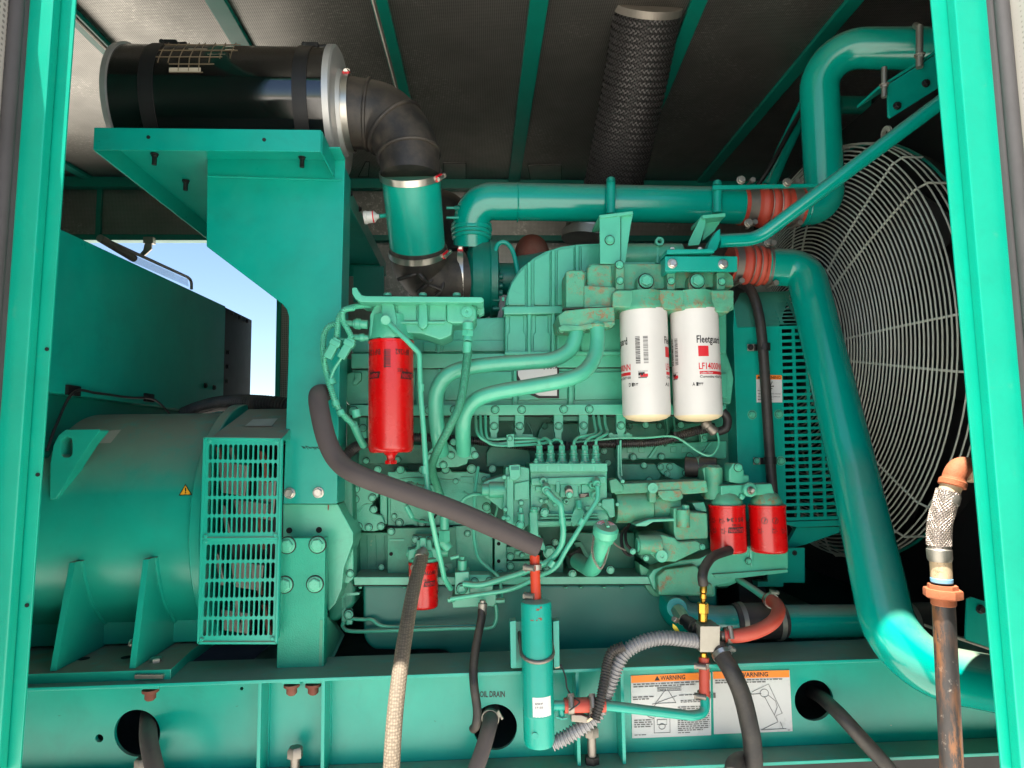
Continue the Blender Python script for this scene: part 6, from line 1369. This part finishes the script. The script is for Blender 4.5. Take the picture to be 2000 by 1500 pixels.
# ------------------------------------------------------------------ coolant heater cylinder
hc = thing('coolant_heater', 'green upright cylindrical coolant heater with a white sticker, strapped to the skid rail', 'heater', P(1051, 1458, 1.52))
ct, cb = P(1047, 1180, 1.53), P(1053, 1440, 1.53); kh = K(1.53, 1050, 1300); rh = 30 * kh
axh = (ct - cb).normalized(); Lh = (ct - cb).length
G().lathe(cb, axh, [(-.016, rh * .5), (-.014, rh * .9), (-.004, rh), (.048, rh), (.050, rh * 1.02), (.054, rh * 1.02), (.056, rh), (Lh, rh), (Lh + .006, rh * .93), (Lh + .010, rh * .5)], 48).to('heater_body', 'green', hc, 0, 40)
C_ = Cyl(cb, rh, kh, axh)
st_ = G(); C_.rect(st_, -11, 47, 27, 84, .0004); st_ = st_.to('sticker', 'paper', hc)
t = G(); C_.text(t, 'EZ5K4P', -6, 71, 9, 75, e=.0008); C_.text(t, '17103', -6, 64, 9, 68, e=.0008); t.to('sticker_lettering', 'ink_grey', st_)
t = G(); rnd = random.Random(5)
for k in range(7):
    x = rnd.uniform(-14, 8); z_ = rnd.uniform(226, 252); C_.rect(t, x, z_, x + rnd.uniform(2, 7), z_ + rnd.uniform(1.5, 4), .0004, rnd.uniform(-2, 2))
t.to('paint_chip', 'rust_brown', hc)
G().lathe(P(1074, 1430, 1.495) * 0 + C_.at(-8, 15), C_.d * 1, [(-.002, .007), (.002, .007)], 14).to('weld_plug', 'green', hc)
ubp = []
for k in range(13): a = R(-8 + 196 * k / 12); ubp.append(cb + axh * (160 * kh) + Vector((math.cos(a), 0, 0)) * rh * 1.05 - Vector((0, math.sin(a), 0)) * rh * 1.08 - Vector((0, 0, .012 * math.sin(a))))
ubp = [ubp[0] + Vector((.001, .05, .03))] + ubp + [ubp[-1] + Vector((-.001, .05, .03))]
G().tube(ubp, .0042, 10).to('u_bolt', 'dull_steel', hc)
bk = G().prism([(997, 1216), (1008, 1214), (1090, 1212), (1092, 1218), (1091, 1300), (1000, 1306)], 1.58, .006).to('heater_bracket', 'green', hc, .001)
for x0, x1 in ((996, 1008), (1080, 1092)): G().prism([(x0, 1214), (x1, 1212), (x1 + 1, 1302), (x0 + 2, 1305)], 1.552, .03).to('bracket_flange', 'green', hc, .001)
cy('outlet_elbow', (1080, 1378, 1.53), (1104, 1378, 1.53), 9, 'green', hc); cy('drain_cock', (1096, 1380, 1.53), (1097, 1404, 1.53), 6, 'green', hc, 12); pipe('drain_wire', [(1086, 1400, 1.52), (1098, 1404, 1.52), (1108, 1402, 1.52)], 2, 'green', hc, fil=0, seg=6)
h6 = thing('heater_hose', 'short orange hose with two clamps on top of the heater cylinder', 'hose', P(1046, 1172, 1.54))
G().tube(PP([(1044, 1085, 1.56), (1047, 1172, 1.54)]), 10 * kh, 20).to('hose_body', 'orange_red', h6)
for y in (1107, 1162): clamp(P(1045.5, y, 1.55), (0, 0, 1), 10.5 * kh, .012, h6, (-.75, -1, 0), 'zinc', 'red_plastic', sr=.009)
# thick foam sleeve from the bracket to the heater
fs = thing('insulated_hose', 'thick grey foam covered hose slanting across the engine to the heater', 'hose', P(1040, 1085, 1.55))
G().tube(spline(PP([(632, 768, 1.70), (622, 772, 1.63), (624, 800, 1.60), (638, 858, 1.58), (660, 900, 1.57), (700, 928, 1.55), (780, 958, 1.55), (870, 990, 1.55), (960, 1028, 1.55), (1052, 1070, 1.56)]), 8), 19 * K(1.56), 28).to('foam_sleeve', 'foam', fs)
G().tube(PP([(1046, 1062, 1.56), (1044, 1092, 1.56)]), 6 * K(1.56), 14).to('hose_end', 'engine_green', fs); G().tube(PP([(626, 770, 1.66), (640, 762, 1.75)]), .016, 12).to('hose_end', 'black', fs)
# ------------------------------------------------------------------ conduits, hoses and riser in front
tag(corrugated('grey_conduit', 'conduit_grey', [P(1362, 1252, 1.58), P(1330, 1248, 1.57), P(1290, 1246, 1.565), P(1250, 1256, 1.56), P(1220, 1275, 1.555), P(1205, 1300, 1.55), P(1190, 1340, 1.55), P(1178, 1368, 1.55), P(1166, 1395, 1.545), P(1140, 1418, 1.54), P(1105, 1440, 1.54), P(1078, 1452, 1.54)], .0150, None, .0085, .12, 16), 'thick grey corrugated conduit looping from the zinc block to the heater cylinder', 'conduit')
bc = tag(corrugated('black_conduit', 'conduit', [P(1218, 1262, 1.54), P(1196, 1272, 1.54), P(1186, 1295, 1.535), P(1180, 1330, 1.52), P(1172, 1370, 1.505), P(1162, 1404, 1.50)], .0105, None, .006, .10, 14), 'slim black corrugated conduit hanging in front of the grey conduit', 'conduit')
cn = thing('wire_connector', 'grey wire connector with loose leads below the red clamped hose', 'connector', P(1140, 1410, 1.52))
G().prism([(1116, 1396), (1136, 1397), (1150, 1402), (1150, 1413), (1116, 1410)], 1.52, .02).to('connector_body', 'dull_steel', cn, .002); pipe('lead', [(1148, 1408, 1.52), (1156, 1402, 1.51), (1160, 1400, 1.50)], 2.5, 'cream', cn, fil=0, seg=6)
pipe('lead', [(1095, 1298, 1.56), (1104, 1320, 1.55), (1108, 1345, 1.54), (1120, 1362, 1.52), (1132, 1372, 1.50), (1112, 1388, 1.50)], 1.6, 'conduit', cn, sp=True, seg=6)
cy('lead_plug', (1083, 1301, 1.56), (1093, 1299, 1.56), 5, 'label_dusty', cn)
rh_ = thing('drain_hose', 'black rubber hose hanging from the zinc block down past the warning signs', 'hose', P(1480, 1500, 1.53))
G().tube(spline(PP([(1400, 1262, 1.58), (1412, 1284, 1.56), (1428, 1310, 1.54), (1448, 1355, 1.53), (1462, 1410, 1.52), (1470, 1460, 1.52), (1473, 1560, 1.52)]), 8), 17 * K(1.54), 24).to('hose_body', 'hose_rubber', rh_)
clamp(P(1410, 1278, 1.565), P(1420, 1298, 1.55) - P(1408, 1276, 1.57), 17.5 * K(1.54), .010, rh_, (1, -.6, .6), 'steel', sr=.006)
tag(G().tube(spline(PP([(1432, 1512, 1.50), (1436, 1494, 1.52), (1450, 1486, 1.55), (1466, 1490, 1.57)]), 6), .020, 20).to('hose_stub', 'hose_rubber', None, origin=P(1450, 1500, 1.54)), 'short black hose end at the bottom edge beside the hanging hose', 'hose')
tag(G().tube(spline(PP([(1586, 1352, 1.78), (1604, 1362, 1.66), (1640, 1395, 1.56), (1690, 1450, 1.53), (1735, 1500, 1.53), (1790, 1570, 1.53)]), 8), .0165, 22).to('drain_hose', 'hose_rubber', None, origin=P(1590, 1352, 1.78)), 'black hose coming out of the small round hole in the rail', 'hose')
tag(G().tube(spline(PP([(292, 1385, 1.76), (289, 1415, 1.66), (292, 1455, 1.58), (306, 1520, 1.52), (318, 1580, 1.50)]), 8), .0185, 22).to('drain_hose', 'foam', None, origin=P(290, 1400, 1.76)), 'grey hose coming out of the round hole beneath the alternator', 'hose')
oh = thing('drain_hose', 'grey hose in the oil drain hole with a spring clip', 'hose', P(950, 1450, 1.60))
G().tube(spline(PP([(962, 1372, 1.78), (960, 1395, 1.66), (955, 1420, 1.60), (944, 1460, 1.57), (930, 1500, 1.55), (905, 1560, 1.53)]), 8), .0180, 22).to('hose_body', 'foam', oh)
clamp(P(958, 1402, 1.635), P(955, 1420, 1.60) - P(960, 1395, 1.66), .0185, .010, oh, (1, -.6, .5), 'zinc', sr=.004)
lh = thing('lube_hose', 'slim black hose hanging from the shutoff valve to the oil drain hole', 'hose', P(935, 1420, 1.56))
G().tube(spline(PP([(941, 1190, 1.66), (940, 1210, 1.65), (932, 1250, 1.62), (925, 1300, 1.58), (926, 1340, 1.56), (932, 1385, 1.555), (930, 1415, 1.555), (924, 1424, 1.565)]), 8), 8 * K(1.6), 18).to('hose_body', 'rubber', lh)
cy('hose_fitting', (943, 1172, 1.66), (942, 1200, 1.66), 9, 'zinc', lh, 16, [(0, 6), (.2, 6), (.22, 9), (.5, 9), (.52, 8), (1, 9)])
ch_ = thing('fuel_supply_hose', 'long braided hose, black above and pale sunlit cloth below, hanging from the low filter', 'hose', P(770, 1500, 1.42))
fp_ = spline(PP([(826, 1080, 1.70), (822, 1098, 1.68), (808, 1150, 1.60), (795, 1220, 1.50), (784, 1290, 1.42), (774, 1370, 1.36), (768, 1440, 1.33), (764, 1510, 1.31), (760, 1580, 1.30)]), 8)
G().tube(fp_[4:], .0158, 24).to('hose_body', 'cloth_hose', ch_)
cy('hose_fitting', (828, 1074, 1.71), (814, 1112, 1.665), 12, 'zinc', ch_, 18, [(0, 8), (.15, 8), (.17, 13), (.45, 13), (.47, 11), (1, 13)])
rp = thing('riser_pipe', 'rusty black threaded riser pipe with elbow and braided section beside the open door', 'pipe', P(1865, 1500, 1.2))
YR = 1.20; kr = K(YR, 1860, 1200)
def rc(n, a, b, r_, m, seg=28, prof=None): return cy(n, a, b, r_, m, rp, seg, prof)
rc('threaded_pipe', (1842, 1165, YR), (1864, 1600, YR), 20, 'worn_pipe', 32)
rc('union_nut', (1841, 1142, YR), (1842, 1168, YR), 34, 'rusty_iron', 8, [(0, 24), (.0, 26), (.3, 27), (.32, 33), (.4, 34), (.9, 34), (1, 30)]); rc('union_tail', (1842, 1166, YR), (1843, 1182, YR), 22, 'rusty_iron', 28)
rc('blue_tape_ring', (1839, 1128, YR), (1839.5, 1138, YR), 19.5, 'blue_tape')
rc('hose_ferrule', (1837, 1095, YR), (1839, 1129, YR), 18.8, 'tape'); rc('ferrule_collar', (1834, 1070, YR), (1836, 1096, YR), 22, 'zinc', 32, [(0, 20), (.1, 22), (.8, 22), (1, 20)])
q = spline(PP([(1835, 1080, YR), (1834, 1050, YR), (1836, 1020, YR), (1844, 990, YR), (1852, 960, YR)]), 8); G().tube(q, 20.5 * kr, 32).to('braided_section', 'braid', rp)
bw = G()                                         # real braid strands over the section
for fam in (1, -1):
    for s_ in range(26):
        pts = []
        for i in range(4, len(q)):
            t = (q[min(i + 1, len(q) - 1)] - q[i - 1]).normalized(); u = Vector((1, 0, 0)) - t * t.x; u.normalize(); w = t.cross(u); a = 2 * math.pi * s_ / 26 + fam * i * .13
            pts.append(q[i] + (u * math.cos(a) + w * math.sin(a)) * (20.5 * kr + .0006))
        bw.tube(pts, .0010, 5)
o = bw.to('braid_strands', 'braid', rp); o['kind'] = 'stuff'
rc('ferrule_collar', (1848, 983, YR), (1854, 962, YR), 22, 'zinc', 32, [(0, 20), (.1, 22), (.8, 22), (1, 20)]); rc('hose_ferrule', (1853, 964, YR), (1862, 938, YR), 18.8, 'tape'); rc('blue_tape_ring', (1860, 946, YR), (1862, 936, YR), 19.6, 'blue_tape')
q = spline(PP([(1861, 944, YR), (1866, 926, YR), (1876, 914, YR + .005), (1892, 914, YR + .02), (1910, 922, YR + .04)]), 6)
G().tube(q, [23 * kr, 23 * kr, 23 * kr] + [21 * kr] * (len(q) - 3), 28).to('elbow', 'rusty_iron', rp)
rc('elbow_bead', (1859, 950, YR), (1862, 938, YR), 24.5, 'rusty_iron'); rc('nipple', (1884, 926, YR + .0), (1930, 932, YR + .06), 15, 'tape', 20)
# radiator base bracket at the lower right
rf = thing('radiator_bracket', 'green foot bracket with stud and bolt at the base of the radiator', 'bracket', P(1900, 1290, 1.5))
G().prism([(1890, 1170), (1898, 1166), (1945, 1182), (1945, 1270), (1886, 1252)], 1.50, .006).to('foot_plate', 'green', rf, .001); bolt(1915, 1190, 1.498, 9, rf, 'black')
G().poly3(PP([(1862, 1240, 1.50), (1945, 1268, 1.50), (1945, 1274, 1.50), (1862, 1246, 1.50)]), (0, .10, 0)).to('foot_ledge', 'zinc', rf, .001)
cy('stud', (1892, 1250, 1.52), (1893, 1222, 1.52), 7, 'steel', rf); bolt(1892, 1248, 1.52, 9, rf, 'steel', (0, 0, 1))
# wiring loom on the left of the fuel filter
wl = thing('wiring_loom', 'pale green painted wiring loom with plugs beside the tall red filter', 'wiring', P(680, 840, 1.66))
for pts, r_ in (([(730, 596, 1.66), (700, 598, 1.64), (676, 604, 1.62), (662, 620, 1.62), (658, 650, 1.62), (655, 662, 1.62)], .0065), ([(690, 602, 1.63), (672, 606, 1.61), (670, 625, 1.61), (680, 645, 1.61), (688, 662, 1.61)], .0065), ([(655, 632, 1.65), (640, 640, 1.65), (632, 660, 1.65), (632, 700, 1.64), (640, 735, 1.63), (645, 755, 1.62), (655, 785, 1.62), (666, 805, 1.63), (690, 830, 1.66)], .007), ([(680, 665, 1.63), (660, 664, 1.63), (645, 675, 1.63), (634, 700, 1.63), (640, 740, 1.63)], .005)):
    corrugated('loom_tube', 'engine_green', [P(*p) for p in pts], r_, wl, .005, .12, 10)
for (a, b) in (((660, 662), (640, 700)), ((688, 662), (666, 700))):
    pa_, pb_ = P(*a, 1.615), P(*b, 1.615); d_ = (pb_ - pa_).normalized(); w_ = Vector((0, -1, 0)); s_ = d_.cross(w_); G().box((pa_ + pb_) / 2, .020, .016, (pb_ - pa_).length, Matrix((s_, w_, d_)).transposed()).box((pa_ + pb_) / 2 - d_ * .014, .026, .020, .014, Matrix((s_, w_, d_)).transposed()).to('plug', 'engine_green', wl, .002)
corrugated('loom_tube', 'engine_green', [P(666, 700, 1.62), P(652, 722, 1.62), P(644, 745, 1.62)], .004, wl, .006, .08, 8)
for x, y in ((650, 745), (658, 788), (668, 806)): G().lathe(P(x - 4, y - 4, 1.622), (.4, 0, -1), [(0, .010), (.012, .010)], 10).to('tape_wrap', 'engine_green', wl)
cy('ring_terminal', (694, 800, 1.66), (698, 815, 1.66), 9, 'engine_green', wl); corrugated('loom_tube', 'engine_green', [P(690, 828, 1.66), P(700, 850, 1.70), P(710, 870, 1.74)], .009, wl, .006, .1, 10)
# ------------------------------------------------------------------ smaller castings, gasket lines and fixings on the engine side
for pts, Y in (([(690, 1142), (1272, 1140), (1272, 1143), (690, 1145)], 1.785), ([(757, 1028), (960, 1026), (960, 1029), (757, 1031)], 1.86), ([(684, 812), (1418, 809), (1418, 812), (684, 815)], 1.84), ([(686, 718), (1405, 715), (1405, 718), (686, 721)], 1.853), ([(1100, 602), (1200, 598), (1200, 600), (1100, 604)], 1.689)):
    pr('gasket_line', pts, Y, .03, 'grime', 0)
def crib(pts, Y, rp=2.2, m=CG, name='cast_rib'): return G().tube(spline(PP(pts, Y), 5), rp * K(Y), 6).to(name, m, en)
crib([(770, 940), (800, 934), (850, 936), (905, 940), (950, 950)], 1.864, 1.8)
crib([(905, 960), (925, 975), (930, 1000), (915, 1020)], 1.864, 1.8); crib([(955, 935), (968, 950), (972, 985), (966, 1015)], 1.862, 2.4)
crib([(762, 975), (762, 1010), (770, 1022)], 1.864, 1.6); crib([(700, 1000), (712, 986), (728, 984)], 1.842, 1.6)
crib([(1000, 828), (1005, 842), (1002, 858)], 1.93, 2.4, 'block_green'); crib([(1032, 826), (1040, 846), (1044, 866)], 1.93, 2.4, 'block_green')
for x in (700, 716, 733, 750): crib([(x, 1046), (x + random.uniform(-2, 2), 1085), (x, 1122)], 1.885, 1.2, 'worn_green')
for x, y, w, h in ((899, 931, 26, 12), (760, 1052, 30, 5), (868, 1100, 16, 20), (1006, 1076, 30, 8), (1002, 1116, 34, 12), (1068, 1100, 20, 14)):
    bx('cast_pad', x, y, x + w, y + h, 1.862 if y < 1000 else 1.828, .02, CG, .002)
bolts([(770, 1008, 1.862, 5), (946, 936, 1.862, 5), (905, 1004, 1.862, 6), (890, 940, 1.862, 5), (1020, 1084, 1.826, 5), (1012, 1122, 1.826, 6), (1030, 1122, 1.826, 5), (1078, 1107, 1.826, 6), (1045, 1140, 1.826, 6), (870, 1112, 1.826, 5)], 1.862, 5, en)
pr('solenoid_bracket', [(838, 946), (856, 950), (858, 972), (848, 980), (838, 972)], 1.80, .05, CG, .003)
pipe('sensor_lead', [(842, 962, 1.80), (852, 975, 1.79), (856, 995, 1.80), (848, 1012, 1.83)], 2.2, 'black', None, sp=True, seg=8)
for k in range(3): G().lathe(P(800 + k * 12, 952 + k * 3, 1.80), (1, 0, -.22), [(0, .0175), (.003, .0175)], 20).to('solenoid_band', 'block_green', en)
# leads and loops behind the accessory drive
pipe('black_lead', [(1222, 1030, 1.79), (1214, 1045, 1.78), (1216, 1070, 1.77), (1228, 1084, 1.77), (1240, 1080, 1.77)], 3.2, 'black', None, sp=True, seg=8)
pipe('black_lead', [(1230, 1022, 1.80), (1222, 1040, 1.79), (1224, 1062, 1.78), (1236, 1076, 1.78)], 3.0, 'black', None, sp=True, seg=8)
pipe('black_lead', [(660, 905, 1.73), (676, 892, 1.75), (690, 884, 1.77), (702, 872, 1.80)], 6, 'conduit', None, sp=True, seg=10)
# front end: belt and pulley behind the coolant filters
cy('crank_pulley', (1420, 1150, 2.0), (1470, 1150, 2.0), 60, 'black', None, 40); cy('idler_pulley', (1478, 1095, 1.86), (1500, 1095, 1.86), 26, 'block_green', None, 30)
pipe('drive_belt', [(1470, 1120, 1.92), (1480, 1080, 1.90), (1486, 1040, 1.92)], 9, 'black', None, fil=0)
# fuel manifold detail to the right of the pump
for x in (1225, 1248, 1310, 1332, 1372): bx('manifold_pad', x, 872, x + 12, 884, 1.896, .02, E, .002)
crib([(1212, 860), (1212, 890), (1214, 930)], 1.80, 2.4, E); crib([(1300, 815), (1304, 840), (1298, 858), (1300, 872)], 1.90, 3.0, 'block_green'); crib([(1316, 815), (1318, 845), (1312, 868)], 1.90, 2.4, 'block_green')
bx('harness_tie', 1204, 856, 1208, 878, 1.828, .03, 'black', 0); bx('harness_tie', 1316, 843, 1321, 862, 1.81, .03, 'black', 0); bx('harness_tie', 1106, 862, 1110, 880, 1.853, .03, 'black', 0)
pr('wiring_tab', [(1368, 846), (1382, 846), (1382, 862), (1370, 864)], 1.88, .02, E, .002); bolt(1376, 854, 1.878, 4, en)
# cast lettering bars on the flywheel shell and the fan support
for (x, y, w) in ((666, 1000, 14), (668, 1008, 8), (667, 1022, 12)): bx('cast_mark', x, y, x + w, y + 3, 1.798, .006, 'worn_green', .0005)
for (x, y, w) in ((1424, 818, 20), (1424, 831, 14), (1424, 843, 18), (1424, 857, 20)):
    for k in range(3): bx('cast_mark', x + k * w / 3, y, x + k * w / 3 + w / 4, y + 4, 1.962, .006, 'worn_green', .0005)
# weld beads on the thick pipes and the bracket
for a, b, r_ in (((1010, 396, 1.97), (1016, 396, 1.97), .0575), ((1570, 404, 1.97), (1575, 404, 1.97), .059)):
    p, q = P(*a), P(*b); G().tube(ring_pts(p, q - p, r_, 48), .0022, 6, closed=True).to('weld_bead', 'green_pipe', cp if a[0] < 1100 else cu)
G().tube(PP([(405, 344, 1.697), (540, 348, 1.697), (668, 352, 1.697)]), .0025, 6).to('weld_bead', 'green', br)
for x, y in ((418, 350), (430, 338), (520, 338), (640, 342)):
    p = VZ(x, y, zs - .007); G().box(p, .022, .016, .003).to('weld_nut_plate', 'green', br, .001)
# drip and rub marks with their own shapes
for (pts, m_, par, Y, nm) in (([(640, 986), (643, 986), (642, 996), (640, 997)], 'rust_brown', en, 1.7235, 'rust_drip'), ([(625, 1210), (630, 1212), (628, 1320), (622, 1322)], 'worn_green', mp, 1.6535, 'worn_edge')):
    G().add(PP(pts, Y), [[0, 1, 2, 3]]).to(nm, m_, par)
rnd = random.Random(11)
for k in range(10):                                   # small nicks in the rail paint
    x = rnd.uniform(60, 1800); y = rnd.uniform(1352, 1450); a = rnd.uniform(-.5, .5); l = rnd.uniform(2, 7)
    if 925 < x < 1010 or 225 < x < 315 or 1225 < x < 1640 or 1000 < x < 1100: continue
    q = [(x, y), (x + l, y + a * l), (x + l, y + a * l + 1), (x + l * .4, y + a * l * .4 + rnd.uniform(1, 2))]
    G().add(PP(q, YW - .0008), [[0, 1, 2, 3]]).to('paint_nick', 'label_dusty' if k % 3 else 'green_dark', sk)
# rows of small print stay joined
for o in bpy.data.objects:
    if o.name.split('.')[0] in ('printed_lettering', 'red_print', 'grey_print', 'fine_print', 'reversed_lettering', 'white_lettering'): o['kind'] = 'stuff'
